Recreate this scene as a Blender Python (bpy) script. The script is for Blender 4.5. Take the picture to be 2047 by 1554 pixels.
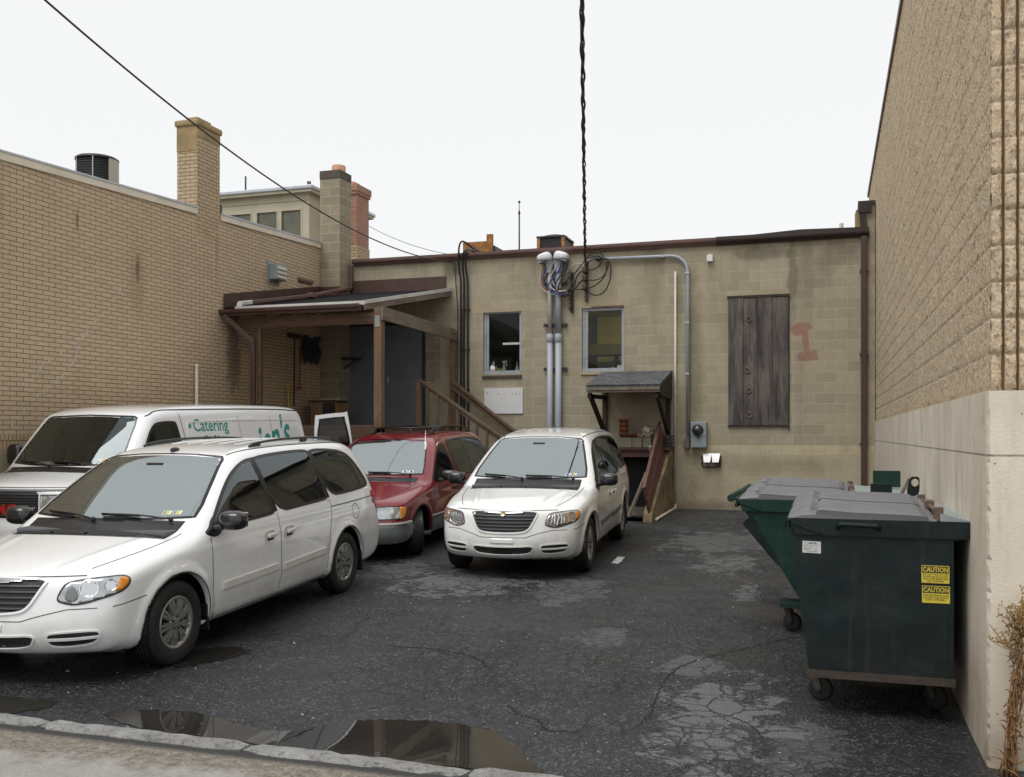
import bpy, bmesh, math, random
import numpy as np
from mathutils import Vector, Matrix, geometry

# ------------------------------------------------------------------ scene, camera, light
for o in list(bpy.data.objects):
    bpy.data.objects.remove(o)
SC = bpy.context.scene
COL = SC.collection
random.seed(7)
RNG = np.random.default_rng(7)

FPX, CX, HZ, CAMH = 1981.0, 1023.5, 868.0, 1.70      # focal length, centre, horizon (photo pixels), eye height
TH = math.atan(652.0 / 1981.0)                        # camera turned left of the lot's long axis (+Y)
ST, CT = math.sin(TH), math.cos(TH)

cam_data = bpy.data.cameras.new('camera')
cam = bpy.data.objects.new('camera', cam_data)
COL.objects.link(cam)
cam.location = (0, 0, CAMH)
cam.rotation_euler = (math.radians(90), 0, TH)
cam_data.sensor_width = 36.0
cam_data.lens = 36.0 * FPX / 2047.0
cam_data.shift_y = (HZ - 777.0) / 2047.0
cam_data.clip_start = 0.05
cam_data.clip_end = 2000
SC.camera = cam

SUN_EL, SUN_ROT = math.radians(60), math.radians(203)
world = bpy.data.worlds.new("World")
SC.world = world
world.use_nodes = True
wn = world.node_tree
wn.nodes.clear()
w_out = wn.nodes.new('ShaderNodeOutputWorld')
w_bg = wn.nodes.new('ShaderNodeBackground')
w_sky = wn.nodes.new('ShaderNodeTexSky')
w_sky.sky_type = 'NISHITA'
w_sky.sun_disc = False
w_sky.sun_elevation = SUN_EL
w_sky.sun_rotation = SUN_ROT
w_hs = wn.nodes.new('ShaderNodeHueSaturation')
w_hs.inputs['Saturation'].default_value = 0.05
w_hs.inputs['Value'].default_value = 1.0
w_mix = wn.nodes.new('ShaderNodeMix')
w_mix.data_type = 'RGBA'
w_mix.inputs[0].default_value = 0.90                  # closed cloud deck: almost even white
w_mix.inputs[7].default_value = (7.95, 8.05, 8.12, 1)
wn.links.new(w_sky.outputs[0], w_hs.inputs['Color'])
wn.links.new(w_hs.outputs[0], w_mix.inputs[6])
wn.links.new(w_mix.outputs[2], w_bg.inputs[0])
w_bg.inputs[1].default_value = 0.1
wn.links.new(w_bg.outputs[0], w_out.inputs[0])

sun_data = bpy.data.lights.new('sun', 'SUN')
sun_data.energy = 1.5
sun_data.angle = math.radians(35)
sun_data.color = (1.0, 0.985, 0.965)
sun = bpy.data.objects.new('sun', sun_data)
COL.objects.link(sun)
# sky sun_rotation is measured clockwise from +Y seen from above
sdir = Vector((math.sin(SUN_ROT) * math.cos(SUN_EL), math.cos(SUN_ROT) * math.cos(SUN_EL), math.sin(SUN_EL)))
sun.rotation_euler = sdir.to_track_quat('Z', 'Y').to_euler()
sun.location = (0, 0, 30)

SC.view_settings.view_transform = 'Standard'
SC.view_settings.look = 'None'
SC.view_settings.exposure = 0.28
SC.view_settings.gamma = 1.0
SC.view_settings.use_curve_mapping = False
SC.render.engine = 'CYCLES'

# ------------------------------------------------------------------ photo geometry helpers
YB = 20.1          # block wall plane
XL = -10.95        # tan brick wall plane

def ray(u, v):
    c = (u - CX) / FPX
    return (c * CT - ST, c * ST + CT, (HZ - v) / FPX)

def on_y(u, v, Y=YB):
    d = ray(u, v); t = Y / d[1]
    return Vector((d[0] * t, Y, CAMH + d[2] * t))

def on_x(u, v, X=XL):
    d = ray(u, v); t = X / d[0]
    return Vector((X, d[1] * t, CAMH + d[2] * t))

def gz(y):
    return min(0.19, max(0.19 - 0.028 * (20.1 - y), 0.19 - 0.028 * 13.3))     # the lot rises gently to the block wall

def on_g(u, v):
    d = ray(u, v); t = -CAMH / d[2]
    for _ in range(6):
        t = (gz(d[1] * t) - CAMH) / d[2]
    return Vector((d[0] * t, d[1] * t, gz(d[1] * t)))

# ------------------------------------------------------------------ objects
OFF = {}

def tag(o, label=None, cat=None, group=None, kind=None):
    if label: o['label'] = label
    if cat: o['category'] = cat
    if group: o['group'] = group
    if kind: o['kind'] = kind
    return o

def thing(name, loc, label, cat, group=None, rot=(0, 0, 0), local=False):
    o = bpy.data.objects.new(name, None)
    COL.objects.link(o)
    o.empty_display_size = 0.2
    o.location = loc
    o.rotation_euler = rot
    OFF[o.name] = Vector((0, 0, 0)) if local else Vector(loc)
    return tag(o, label, cat, group)

def link_mesh(name, me, parent=None):
    o = bpy.data.objects.new(name, me)
    COL.objects.link(o)
    if parent is not None:
        o.parent = parent
        OFF[o.name] = OFF[parent.name]
    return o

def mesh_np(name, V, Fc, mats, parent=None, smooth=False, midx=None):
    V = np.asarray(V, dtype=float)
    if parent is not None:
        V = V - np.array(OFF[parent.name])
    me = bpy.data.meshes.new(name)
    if isinstance(Fc, np.ndarray):
        n, k = Fc.shape
        me.vertices.add(len(V)); me.vertices.foreach_set('co', V.ravel())
        me.loops.add(n * k); me.loops.foreach_set('vertex_index', Fc.ravel().astype(np.int32))
        me.polygons.add(n)
        me.polygons.foreach_set('loop_start', (np.arange(n) * k).astype(np.int32))
        me.update(calc_edges=True)
    else:
        me.from_pydata([tuple(v) for v in V], [], [tuple(f) for f in Fc])
        me.update()
    for m in (mats if isinstance(mats, (list, tuple)) else [mats]):
        me.materials.append(m)
    if midx is not None:
        me.polygons.foreach_set('material_index', np.asarray(midx, dtype=np.int32))
    if smooth:
        me.polygons.foreach_set('use_smooth', np.ones(len(me.polygons), dtype=bool))
    me.validate()
    return link_mesh(name, me, parent)

class MB:
    """collects shapes, then builds ONE mesh object"""
    def __init__(self):
        self.v, self.f, self.m, self.s = [], [], [], []
    def add(self, vs, fs, m=0, smooth=False):
        b = len(self.v)
        self.v += [tuple(v) for v in vs]
        for f in fs:
            self.f.append(tuple(i + b for i in f)); self.m.append(m); self.s.append(smooth)
        return self
    def box(self, c, s, rot=None, m=0, bev=0.0):
        x, y, z = s[0] / 2, s[1] / 2, s[2] / 2
        if bev > 0:
            bm = bmesh.new()
            bmesh.ops.create_cube(bm, size=1.0)
            for q in bm.verts: q.co = Vector((q.co.x * s[0], q.co.y * s[1], q.co.z * s[2]))
            bmesh.ops.bevel(bm, geom=bm.edges[:], offset=bev, segments=2, affect='EDGES', profile=0.5)
            bm.verts.index_update()
            vs = [q.co.copy() for q in bm.verts]; fs = [[q.index for q in f.verts] for f in bm.faces]
            bm.free()
        else:
            vs = [Vector((i * x, j * y, k * z)) for i in (-1, 1) for j in (-1, 1) for k in (-1, 1)]
            fs = [(0, 1, 3, 2), (4, 6, 7, 5), (0, 4, 5, 1), (2, 3, 7, 6), (0, 2, 6, 4), (1, 5, 7, 3)]
        if rot is not None:
            R = rot if isinstance(rot, Matrix) else Matrix.Rotation(rot[2], 3, 'Z') @ Matrix.Rotation(rot[1], 3, 'Y') @ Matrix.Rotation(rot[0], 3, 'X')
            vs = [R @ q for q in vs]
        c = Vector(c)
        return self.add([q + c for q in vs], fs, m)
    def span(self, a, b, m=0, bev=0.0):
        a, b = Vector(a), Vector(b)
        return self.box((a + b) / 2, [abs(b[i] - a[i]) for i in range(3)], m=m, bev=bev)
    def bar(self, p, q, w, h, up=(0, 0, 1), m=0, bev=0.0):
        p, q = Vector(p), Vector(q); d = q - p; L = d.length; d.normalize()
        up = Vector(up)
        s = d.cross(up)
        if s.length < 1e-4: s = d.cross(Vector((0, 1, 0)))
        s.normalize(); t = s.cross(d)
        R = Matrix((d, s, t)).transposed()
        return self.box((p + q) / 2, (L, w, h), R, m, bev)
    def tube(self, pts, r, n=8, m=0, cap=True):
        pts = [Vector(p) for p in pts]
        rr = r if isinstance(r, (list, tuple)) else [r] * len(pts)
        vs, fs = [], []
        prev = None
        for i, p in enumerate(pts):
            t = (pts[min(i + 1, len(pts) - 1)] - pts[max(i - 1, 0)]).normalized()
            if prev is None:
                a = t.cross(Vector((0, 0, 1)))
                if a.length < 0.05: a = t.cross(Vector((0, 1, 0)))
                a.normalize()
            else:
                a = prev - t * prev.dot(t)
                if a.length < 1e-5: a = t.orthogonal()
                a.normalize()
            prev = a; b = t.cross(a)
            for k in range(n):
                an = 2 * math.pi * k / n
                vs.append(p + (a * math.cos(an) + b * math.sin(an)) * rr[i])
        for i in range(len(pts) - 1):
            for k in range(n):
                k2 = (k + 1) % n
                fs.append((i * n + k, i * n + k2, (i + 1) * n + k2, (i + 1) * n + k))
        self.add(vs, fs, m, True)
        if cap:
            e = (len(pts) - 1) * n
            self.add([vs[k] for k in range(n)], [tuple(range(n))], m)
            self.add([vs[e + k] for k in range(n)], [tuple(reversed(range(n)))], m)
        return self
    def lathe(self, c, prof, axis=(0, 0, 1), n=24, m=0, smooth=True):
        c = Vector(c); ax = Vector(axis).normalized()
        a = ax.orthogonal().normalized(); b = ax.cross(a)
        vs, fs = [], []
        for (r, h) in prof:
            for k in range(n):
                an = 2 * math.pi * k / n
                vs.append(c + ax * h + (a * math.cos(an) + b * math.sin(an)) * max(r, 1e-4))
        for i in range(len(prof) - 1):
            for k in range(n):
                k2 = (k + 1) % n
                fs.append((i * n + k, i * n + k2, (i + 1) * n + k2, (i + 1) * n + k))
        return self.add(vs, fs, m, smooth)
    def prism(self, poly, ax, h, m=0):
        """poly: 3-D points of a flat outline, extruded by vector ax*h"""
        ax = Vector(ax) * h; n = len(poly)
        p = [Vector(q) for q in poly]
        vs = p + [q + ax for q in p]
        fs = [tuple(range(n)), tuple(reversed(range(n, 2 * n)))]
        fs += [(i, i + n, (i + 1) % n + n, (i + 1) % n) for i in range(n)]
        return self.add(vs, fs, m)
    def blob(self, c, s, n=12, p=2.0, rot=None, m=0):
        """super-ellipsoid"""
        vs, fs = [], []
        sg = lambda q, e: math.copysign(abs(q) ** e, q)
        e = 2.0 / p
        for i in range(n + 1):
            la = -math.pi / 2 + math.pi * i / n
            for k in range(2 * n):
                lo = math.pi * k / n
                q = Vector((s[0] * sg(math.cos(la), e) * sg(math.cos(lo), e), s[1] * sg(math.cos(la), e) * sg(math.sin(lo), e), s[2] * sg(math.sin(la), e)))
                vs.append((rot @ q if rot else q) + Vector(c))
        w = 2 * n
        for i in range(n):
            for k in range(w):
                fs.append((i * w + k, i * w + (k + 1) % w, (i + 1) * w + (k + 1) % w, (i + 1) * w + k))
        return self.add(vs, fs, m, True)
    def build(self, name, mats, parent=None, fix=True):
        off = OFF[parent.name] if parent is not None else Vector((0, 0, 0))
        me = bpy.data.meshes.new(name)
        me.from_pydata([(x - off.x, y - off.y, z - off.z) for x, y, z in self.v], [], self.f)
        for q in (mats if isinstance(mats, (list, tuple)) else [mats]):
            me.materials.append(q)
        me.polygons.foreach_set('material_index', np.array(self.m, dtype=np.int32))
        me.polygons.foreach_set('use_smooth', np.array(self.s, dtype=bool))
        me.update()
        if fix:
            bm = bmesh.new(); bm.from_mesh(me)
            bmesh.ops.remove_doubles(bm, verts=bm.verts[:], dist=1e-5)
            bmesh.ops.recalc_face_normals(bm, faces=bm.faces[:])
            bm.to_mesh(me); bm.free()
        return link_mesh(name, me, parent)

def rebase(o, loc):
    """give a top-level one-mesh thing its origin at loc"""
    loc = Vector(loc)
    o.data.transform(Matrix.Translation(-loc)); o.location = loc
    return o

def base_of(o):
    co = [v.co for v in o.data.vertices]
    lo = [min(c[i] for c in co) for i in range(3)]; hi = [max(c[i] for c in co) for i in range(3)]
    return Vector(((lo[0] + hi[0]) / 2, (lo[1] + hi[1]) / 2, lo[2]))

def single(mb, name, mats, label, cat, group=None):
    o = mb.build(name, mats)
    rebase(o, base_of(o))
    return tag(o, label, cat, group)

def text_mesh(s, size, shear=0.0, extrude=0.0, bold=0.0, align='LEFT', sx=1.0, space=1.0):
    cu = bpy.data.curves.new('txt', 'FONT')
    cu.body = s; cu.size = size; cu.shear = shear; cu.offset = bold; cu.align_x = align; cu.resolution_u = 3; cu.space_character = space
    o = bpy.data.objects.new('txt', cu); COL.objects.link(o)
    dg = bpy.context.evaluated_depsgraph_get(); dg.update()
    me = o.evaluated_get(dg).to_mesh()
    V = [(v.co.x * sx, v.co.y) for v in me.vertices]; Fs = [tuple(p.vertices) for p in me.polygons]
    o.evaluated_get(dg).to_mesh_clear()
    bpy.data.objects.remove(o); bpy.data.curves.remove(cu)
    return V, Fs

def chaikin(P, n=2):
    P = np.array(P, dtype=float)
    for _ in range(n):
        Q = np.roll(P, -1, 0)
        P = np.stack([.75 * P + .25 * Q, .25 * P + .75 * Q], 1).reshape(-1, P.shape[1])
    return P

def catmull(pts, n=6, closed=False):
    P = [np.array(p, dtype=float) for p in pts]; N = len(P); out = []
    rng = range(N) if closed else range(N - 1)
    for i in rng:
        p1, p2 = P[i], P[(i + 1) % N]
        p0 = P[(i - 1) % N] if closed or i > 0 else 2 * p1 - p2
        p3 = P[(i + 2) % N] if closed or i + 2 < N else 2 * p2 - p1
        for k in range(n):
            t = k / n
            out.append(0.5 * ((2 * p1) + (-p0 + p2) * t + (2 * p0 - 5 * p1 + 4 * p2 - p3) * t * t + (-p0 + 3 * p1 - 3 * p2 + p3) * t ** 3))
    if not closed: out.append(P[-1])
    return out

# ------------------------------------------------------------------ materials
MAT = {}

class NB:
    def __init__(self, name):
        m = bpy.data.materials.new(name); m.use_nodes = True
        self.mat = m; self.t = m.node_tree; self.t.nodes.clear()
        self.out = self.t.nodes.new('ShaderNodeOutputMaterial')
        self.tc = None
        MAT[name] = m
    def n(self, typ, ins=None, **props):
        d = self.t.nodes.new('ShaderNode' + typ)
        for k, v in props.items(): setattr(d, k, v)
        for k, v in (ins or {}).items(): self.set(d.inputs[k], v)
        return d
    def set(self, sock, v):
        if isinstance(v, bpy.types.NodeSocket): self.t.links.new(v, sock)
        elif isinstance(v, (tuple, list)) and len(v) == 3 and sock.type == 'RGBA': sock.default_value = (*v, 1)
        else: sock.default_value = v
    def obj(self):
        if self.tc is None: self.tc = self.n('TexCoord')
        return self.tc.outputs['Object']
    def sep(self, v=None):
        return self.n('SeparateXYZ', {0: v or self.obj()}).outputs
    def comb(self, x=0.0, y=0.0, z=0.0):
        return self.n('CombineXYZ', {0: x, 1: y, 2: z}).outputs[0]
    def scaled(self, s, v=None, loc=(0, 0, 0)):
        return self.n('Mapping', {'Vector': v or self.obj(), 'Scale': s, 'Location': loc}).outputs[0]
    def noise(self, scale, detail=4.0, rough=0.55, v=None, dist=0.0):
        return self.n('TexNoise', {'Vector': v or self.obj(), 'Scale': scale, 'Detail': detail, 'Roughness': rough, 'Distortion': dist}).outputs[0]
    def m(self, op, a, b=0.0, c=0.0, clamp=False):
        return self.n('Math', {0: a, 1: b, 2: c}, operation=op, use_clamp=clamp).outputs[0]
    def mr(self, v, a, b, c=0.0, d=1.0, smooth=False):
        return self.n('MapRange', {'Value': v, 'From Min': a, 'From Max': b, 'To Min': c, 'To Max': d}, interpolation_type='SMOOTHSTEP' if smooth else 'LINEAR').outputs[0]
    def mix(self, f, a, b, blend='MIX'):
        d = self.n('Mix', {0: f, 6: a, 7: b}, data_type='RGBA', blend_type=blend)
        return d.outputs[2]
    def bump(self, h, s=0.3, dist=0.02, nrm=None):
        ins = {'Height': h, 'Strength': s, 'Distance': dist}
        if nrm is not None: ins['Normal'] = nrm
        return self.n('Bump', ins).outputs[0]
    def pbr(self, col, rough=0.6, metal=0.0, nrm=None, **kw):
        ins = {'Base Color': col, 'Roughness': rough, 'Metallic': metal}
        if nrm is not None: ins['Normal'] = nrm
        for k, v in kw.items(): ins[k.replace('_', ' ')] = v
        p = self.n('BsdfPrincipled', ins)
        self.t.links.new(p.outputs[0], self.out.inputs[0])
        return self.mat

def weathered(name, col, var=0.25, scale=6.0, rough=0.6, metal=0.0, bump=0.15, stretch=(1, 1, 1), bscale=40.0, tint=None, **kw):
    b = NB(name)
    v = b.scaled(stretch)
    n1 = b.noise(scale, 5, 0.6, v); n2 = b.noise(bscale, 3, 0.6, v)
    dark = tuple(c * (1 - var) for c in (tint or col)); lite = tuple(min(1, c * (1 + var * 0.6)) for c in col)
    c = b.mix(b.mr(n1, 0.3, 0.7), dark, lite)
    c = b.mix(b.mr(n2, 0.45, 0.75, 0, 0.35), c, tuple(q * 0.75 for q in col))
    r = b.mr(n1, 0.3, 0.7, max(rough - 0.1, 0.03), min(rough + 0.1, 1))
    return b.pbr(c, r, metal, b.bump(n2, bump, 0.01), **kw)

def flat(name, col, rough=0.5, metal=0.0, **kw):
    b = NB(name)
    n = b.noise(9.0, 4)
    c = b.mix(b.mr(n, 0.3, 0.7), tuple(q * 0.86 for q in col), tuple(min(1, q * 1.06) for q in col))
    return b.pbr(c, b.mr(n, 0.3, 0.7, rough * 0.9, min(1, rough * 1.12)), metal, **kw)

def brick_mat(name, c1, c2, mortar, bw, bh, ms, bias=0.0, vary=0.2, grime=(0.08, 0.06, 0.04), grime_amt=0.35, bump=0.5, extra=None, rough=0.85, freq=2, sq=0.5):
    b = NB(name)
    x, y, z = b.sep()
    uv = b.comb(b.m('ADD', x, y), z, 0.0)
    wob = b.n('TexNoise', {'Vector': b.obj(), 'Scale': 2.2, 'Detail': 2.0}).outputs[1]
    uvw = b.n('VectorMath', {0: uv, 1: b.n('VectorMath', {0: wob, 1: (0.012, 0.008, 0)}, operation='MULTIPLY').outputs[0]}, operation='ADD').outputs[0]
    t = b.n('TexBrick', {'Vector': uvw, 'Color1': c1, 'Color2': c2, 'Mortar': mortar, 'Scale': 1.0, 'Mortar Size': ms, 'Mortar Smooth': 0.25, 'Bias': bias, 'Brick Width': bw, 'Row Height': bh}, offset=0.5, offset_frequency=freq)
    n1 = b.noise(1.3, 6, 0.65); n2 = b.noise(38.0, 4, 0.7); n3 = b.noise(9.0, 4)
    col = b.mix(b.mr(n3, 0.3, 0.72, 0, vary), t.outputs[0], tuple(q * 0.55 for q in c1))
    col = b.mix(b.mr(n2, 0.5, 0.8, 0, 0.25), col, tuple(q * 0.5 for q in c1))
    streak = b.noise(1.0, 5, 0.6, b.comb(b.m('MULTIPLY', b.m('ADD', x, y), 2.6), b.m('MULTIPLY', z, 0.28), 0.0))
    gr = b.m('MULTIPLY', b.mr(streak, 0.5, 0.8, 0, 1, True), b.mr(n1, 0.3, 0.65))
    col = b.mix(b.m('MULTIPLY', gr, grime_amt), col, grime)
    if extra: col = extra(b, col, x, y, z, t.outputs[1])
    h = b.m('ADD', b.m('MULTIPLY', t.outputs[1], -1.0), b.m('MULTIPLY', n2, 0.35))
    return b.pbr(col, b.mr(n1, 0.3, 0.7, rough - 0.12, min(1, rough + 0.08)), 0.0, b.bump(h, bump, 0.012))
# ------------------------------------------------------------------ material library
def ex_left(b, col, x, y, z, fac):
    # rust runs and soot at fixed spots on the wall (object space, metres)
    n = b.noise(7.0, 5, 0.7)
    for (py, pz, ry, rz, c, amt) in [(13.56, 4.42, 0.07, 0.26, (0.10, 0.055, 0.03), 0.8), (13.56, 4.2, 0.25, 0.7, (0.28, 0.18, 0.10), 0.35), (12.2, 4.92, 0.035, 0.22, (0.20, 0.08, 0.04), 0.8), (15.75, 5.2, 0.05, 0.9, (0.30, 0.15, 0.05), 0.5),
                                 (10.6, 4.9, 0.25, 1.1, (0.14, 0.10, 0.065), 0.35), (16.3, 3.2, 0.30, 0.9, (0.06, 0.045, 0.035), 0.65)]:
        d = b.m('SQRT', b.m('ADD', b.m('POWER', b.m('DIVIDE', b.m('SUBTRACT', y, py), ry), 2), b.m('POWER', b.m('DIVIDE', b.m('SUBTRACT', z, pz), rz), 2)))
        k = b.mr(b.m('ADD', d, b.m('MULTIPLY', b.m('SUBTRACT', n, 0.5), 1.6)), 0.35, 1.1, amt, 0.0, True)
        col = b.mix(k, col, c)
    return col
brick_mat('tan_brick', (0.56, 0.43, 0.285), (0.505, 0.385, 0.25), (0.115, 0.078, 0.048), 0.24, 0.0677, 0.0058, bump=0.5, vary=0.12, grime=(0.16, 0.115, 0.075), grime_amt=0.22, extra=ex_left)
brick_mat('soldier_brick', (0.52, 0.39, 0.235), (0.45, 0.325, 0.19), (0.09, 0.05, 0.03), 0.0677, 0.23, 0.0058, bump=0.4, vary=0.2, sq=0.0)
brick_mat('chimney_brick', (0.53, 0.40, 0.25), (0.45, 0.33, 0.20), (0.08, 0.055, 0.035), 0.21, 0.0677, 0.006, bump=0.4, vary=0.2)
brick_mat('red_brick', (0.40, 0.20, 0.14), (0.33, 0.155, 0.10), (0.36, 0.27, 0.2), 0.21, 0.0677, 0.009, bump=0.5, vary=0.3)

def ex_block(b, col, x, y, z, fac):
    n = b.noise(3.0, 5, 0.65)
    nb = b.noise(0.55, 3)
    col = b.mix(b.mr(nb, 0.4, 0.65, 0, 0.35), col, (0.38, 0.32, 0.205))
    # lower courses right of the cellar hatch carry a lighter paint coat
    k = b.m('MULTIPLY', b.m('MULTIPLY', b.m('LESS_THAN', z, 1.4224), b.m('GREATER_THAN', x, 7.85)), b.mr(n, 0.28, 0.5, 0.35, 1.0))
    lite = b.mix(b.mr(n, 0.35, 0.7), (0.50, 0.42, 0.275), (0.58, 0.505, 0.35))
    lite = b.mix(b.m('MULTIPLY', fac, 0.6), lite, (0.22, 0.17, 0.10))
    bri = b.m('GREATER_THAN', z, 1.2192)
    col = b.mix(b.m('MULTIPLY', k, b.m('ADD', b.m('MULTIPLY', bri, 0.42), 0.30)), col, lite)
    # damp green-black stains: under the gutter, and as runs down the wall
    st = b.noise(1.0, 4, 0.6, b.comb(b.m('MULTIPLY', x, 1.5), b.m('MULTIPLY', z, 0.30), 3.0))
    top = b.m('MULTIPLY', b.mr(st, 0.46, 0.66, 0, 1, True), b.mr(z, 2.6, 5.4, 0.0, 0.5))
    col = b.mix(top, col, (0.105, 0.095, 0.06))
    for (px, pz, rx, rz, c, a) in [(3.02, 5.25, 0.35, 0.35, (0.10, 0.09, 0.06), 0.7), (10.15, 4.7, 0.12, 1.1, (0.08, 0.075, 0.05), 0.55), (9.55, 5.2, 0.6, 0.2, (0.10, 0.085, 0.055), 0.6),
                                   (8.25, 2.9, 0.22, 2.6, (0.12, 0.11, 0.06), 0.45), (7.95, 4.4, 0.12, 0.7, (0.10, 0.10, 0.06), 0.4), (3.15, 2.6, 0.13, 0.7, (0.45, 0.42, 0.36), 0.5), (10.95, 5.1, 0.5, 0.4, (0.10, 0.09, 0.06), 0.4), (6.7, 2.6, 0.7, 0.55, (0.15, 0.12, 0.075), 0.5), (9.9, 1.0, 1.6, 0.2, (0.2, 0.14, 0.08), 0.3), (9.0, 0.1, 3.0, 0.28, (0.10, 0.085, 0.06), 0.55)]:
        d = b.m('SQRT', b.m('ADD', b.m('POWER', b.m('DIVIDE', b.m('SUBTRACT', x, px), rx), 2), b.m('POWER', b.m('DIVIDE', b.m('SUBTRACT', z, pz), rz), 2)))
        col = b.mix(b.mr(b.m('ADD', d, b.m('MULTIPLY', b.m('SUBTRACT', n, 0.5), 1.5)), 0.3, 1.1, a, 0.0, True), col, c)
    return col
brick_mat('block', (0.42, 0.372, 0.27), (0.325, 0.288, 0.208), (0.485, 0.44, 0.335), 0.4064, 0.2032, 0.007, bump=0.35, vary=0.30, grime=(0.13, 0.11, 0.07), grime_amt=0.45, extra=ex_block)
brick_mat('chimney_block', (0.31, 0.27, 0.185), (0.25, 0.215, 0.145), (0.44, 0.38, 0.27), 0.4064, 0.2032, 0.008, bump=0.3, vary=0.25, grime=(0.08, 0.07, 0.05), grime_amt=0.4)
weathered('lintel', (0.40, 0.34, 0.23), 0.2, 3.0, 0.85, bump=0.2)
weathered('stucco', (0.36, 0.26, 0.13), 0.35, 4.0, 0.9, bump=0.3)
weathered('dark_cap', (0.10, 0.085, 0.065), 0.4, 4.0, 0.9, bump=0.3)
weathered('cream_paint', (0.52, 0.47, 0.35), 0.16, 3.0, 0.6, bump=0.08)
weathered('coping_cream', (0.70, 0.63, 0.50), 0.14, 2.5, 0.6, bump=0.06)
weathered('coping_metal', (0.50, 0.53, 0.57), 0.15, 3.0, 0.35, 0.3, bump=0.05)
weathered('terracotta', (0.55, 0.30, 0.19), 0.25, 8.0, 0.8)
weathered('clay', (0.34, 0.115, 0.045), 0.3, 8.0, 0.8)
weathered('brown_gutter', (0.075, 0.038, 0.030), 0.22, 3.0, 0.45, bump=0.05)
weathered('brown_gutter_pink', (0.15, 0.085, 0.072), 0.22, 3.0, 0.5, bump=0.05)
weathered('dark_gutter', (0.032, 0.020, 0.017), 0.25, 3.0, 0.45, bump=0.05)
weathered('gray_pvc', (0.37, 0.40, 0.44), 0.10, 3.0, 0.45, bump=0.03)
weathered('pale_pvc', (0.50, 0.48, 0.45), 0.14, 3.0, 0.45, bump=0.03)
weathered('white_pvc', (0.66, 0.60, 0.50), 0.15, 3.0, 0.45, bump=0.03)
weathered('galv', (0.40, 0.42, 0.43), 0.18, 6.0, 0.42, 0.55, bump=0.05)
weathered('meter_gray', (0.30, 0.345, 0.37), 0.14, 4.0, 0.45, 0.2, bump=0.03)
weathered('dark_steel', (0.045, 0.05, 0.06), 0.3, 12.0, 0.5, 0.4)
weathered('black_rubber', (0.012, 0.012, 0.013), 0.3, 20.0, 0.55)
weathered('black_cable', (0.012, 0.012, 0.013), 0.3, 20.0, 0.5)
weathered('orange_cable', (0.40, 0.10, 0.03), 0.2, 20.0, 0.5)
weathered('blue_cable', (0.03, 0.06, 0.25), 0.2, 20.0, 0.5)
weathered('gray_cable', (0.45, 0.44, 0.42), 0.2, 20.0, 0.5)
weathered('porcelain', (0.10, 0.045, 0.03), 0.3, 20.0, 0.3)
weathered('white_plastic', (0.75, 0.75, 0.73), 0.08, 6.0, 0.4, bump=0.03)
weathered('sign_white', (0.68, 0.69, 0.70), 0.05, 2.0, 0.5, bump=0.02)
weathered('wood_grey', (0.20, 0.165, 0.13), 0.45, 3.0, 0.85, stretch=(3, 3, 3), bump=0.3)
def wood(name, c1, c2, axis, rough=0.85, fq=26):
    b = NB(name)
    sc = [fq, fq, fq]; sc[axis] = 1.3
    g = b.noise(1.0, 6, 0.65, b.scaled(tuple(sc)), 0.6)
    big = b.noise(1.6, 4)
    c = b.mix(b.mr(g, 0.32, 0.68), c1, c2)
    c = b.mix(b.mr(big, 0.4, 0.75, 0, 0.45), c, tuple(q * 0.55 for q in c1))
    kn = b.n('TexVoronoi', {'Vector': b.scaled(tuple(2.2 if i == axis else 9 for i in range(3))), 'Scale': 1.0}, feature='F1').outputs[0]
    c = b.mix(b.mr(kn, 0.05, 0.14, 0.8, 0.0, True), c, tuple(q * 0.3 for q in c1))
    return b.pbr(c, rough, 0.0, b.bump(g, 0.5, 0.006))
wood('post_wood', (0.115, 0.068, 0.038), (0.235, 0.15, 0.09), 2)
wood('beam_wood', (0.12, 0.095, 0.07), (0.25, 0.205, 0.155), 1)
wood('rail_wood', (0.10, 0.068, 0.045), (0.21, 0.145, 0.095), 0)
wood('baluster_wood', (0.08, 0.058, 0.043), (0.19, 0.135, 0.098), 2)
wood('board_wood', (0.040, 0.033, 0.030), (0.185, 0.160, 0.148), 2, 0.9, 11)
wood('deck_wood', (0.07, 0.04, 0.025), (0.15, 0.085, 0.05), 0)
wood('dark_wood', (0.022, 0.017, 0.013), (0.06, 0.046, 0.036), 2)
wood('crate_wood', (0.20, 0.11, 0.05), (0.32, 0.19, 0.09), 2)
weathered('hatch_brown', (0.135, 0.060, 0.048), 0.25, 5.0, 0.6, bump=0.06)
weathered('hatch_cheek', (0.30, 0.235, 0.13), 0.55, 3.0, 0.9, bump=0.3, tint=(0.10, 0.085, 0.06))
weathered('door_grey', (0.16, 0.175, 0.20), 0.15, 2.0, 0.5, bump=0.03)
weathered('frame_alum', (0.38, 0.41, 0.45), 0.22, 8.0, 0.45, 0.2, bump=0.08)
weathered('white_trim', (0.62, 0.61, 0.58), 0.18, 4.0, 0.55, bump=0.05)
weathered('rusty_panel', (0.42, 0.20, 0.055), 0.55, 5.0, 0.8, tint=(0.15, 0.045, 0.02))
weathered('unit_beige', (0.47, 0.44, 0.36), 0.1, 4.0, 0.5)
weathered('grille_black', (0.014, 0.013, 0.013), 0.3, 30.0, 0.6)
weathered('flood_white', (0.46, 0.46, 0.455), 0.08, 9.0, 0.3, 0.2)
weathered('black_plastic', (0.018, 0.018, 0.019), 0.25, 15.0, 0.45, bump=0.06)
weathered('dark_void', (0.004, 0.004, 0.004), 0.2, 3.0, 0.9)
weathered('room_wall', (0.55, 0.48, 0.20), 0.2, 1.5, 0.8)
weathered('room_dark', (0.10, 0.085, 0.05), 0.3, 1.5, 0.8)
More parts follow.
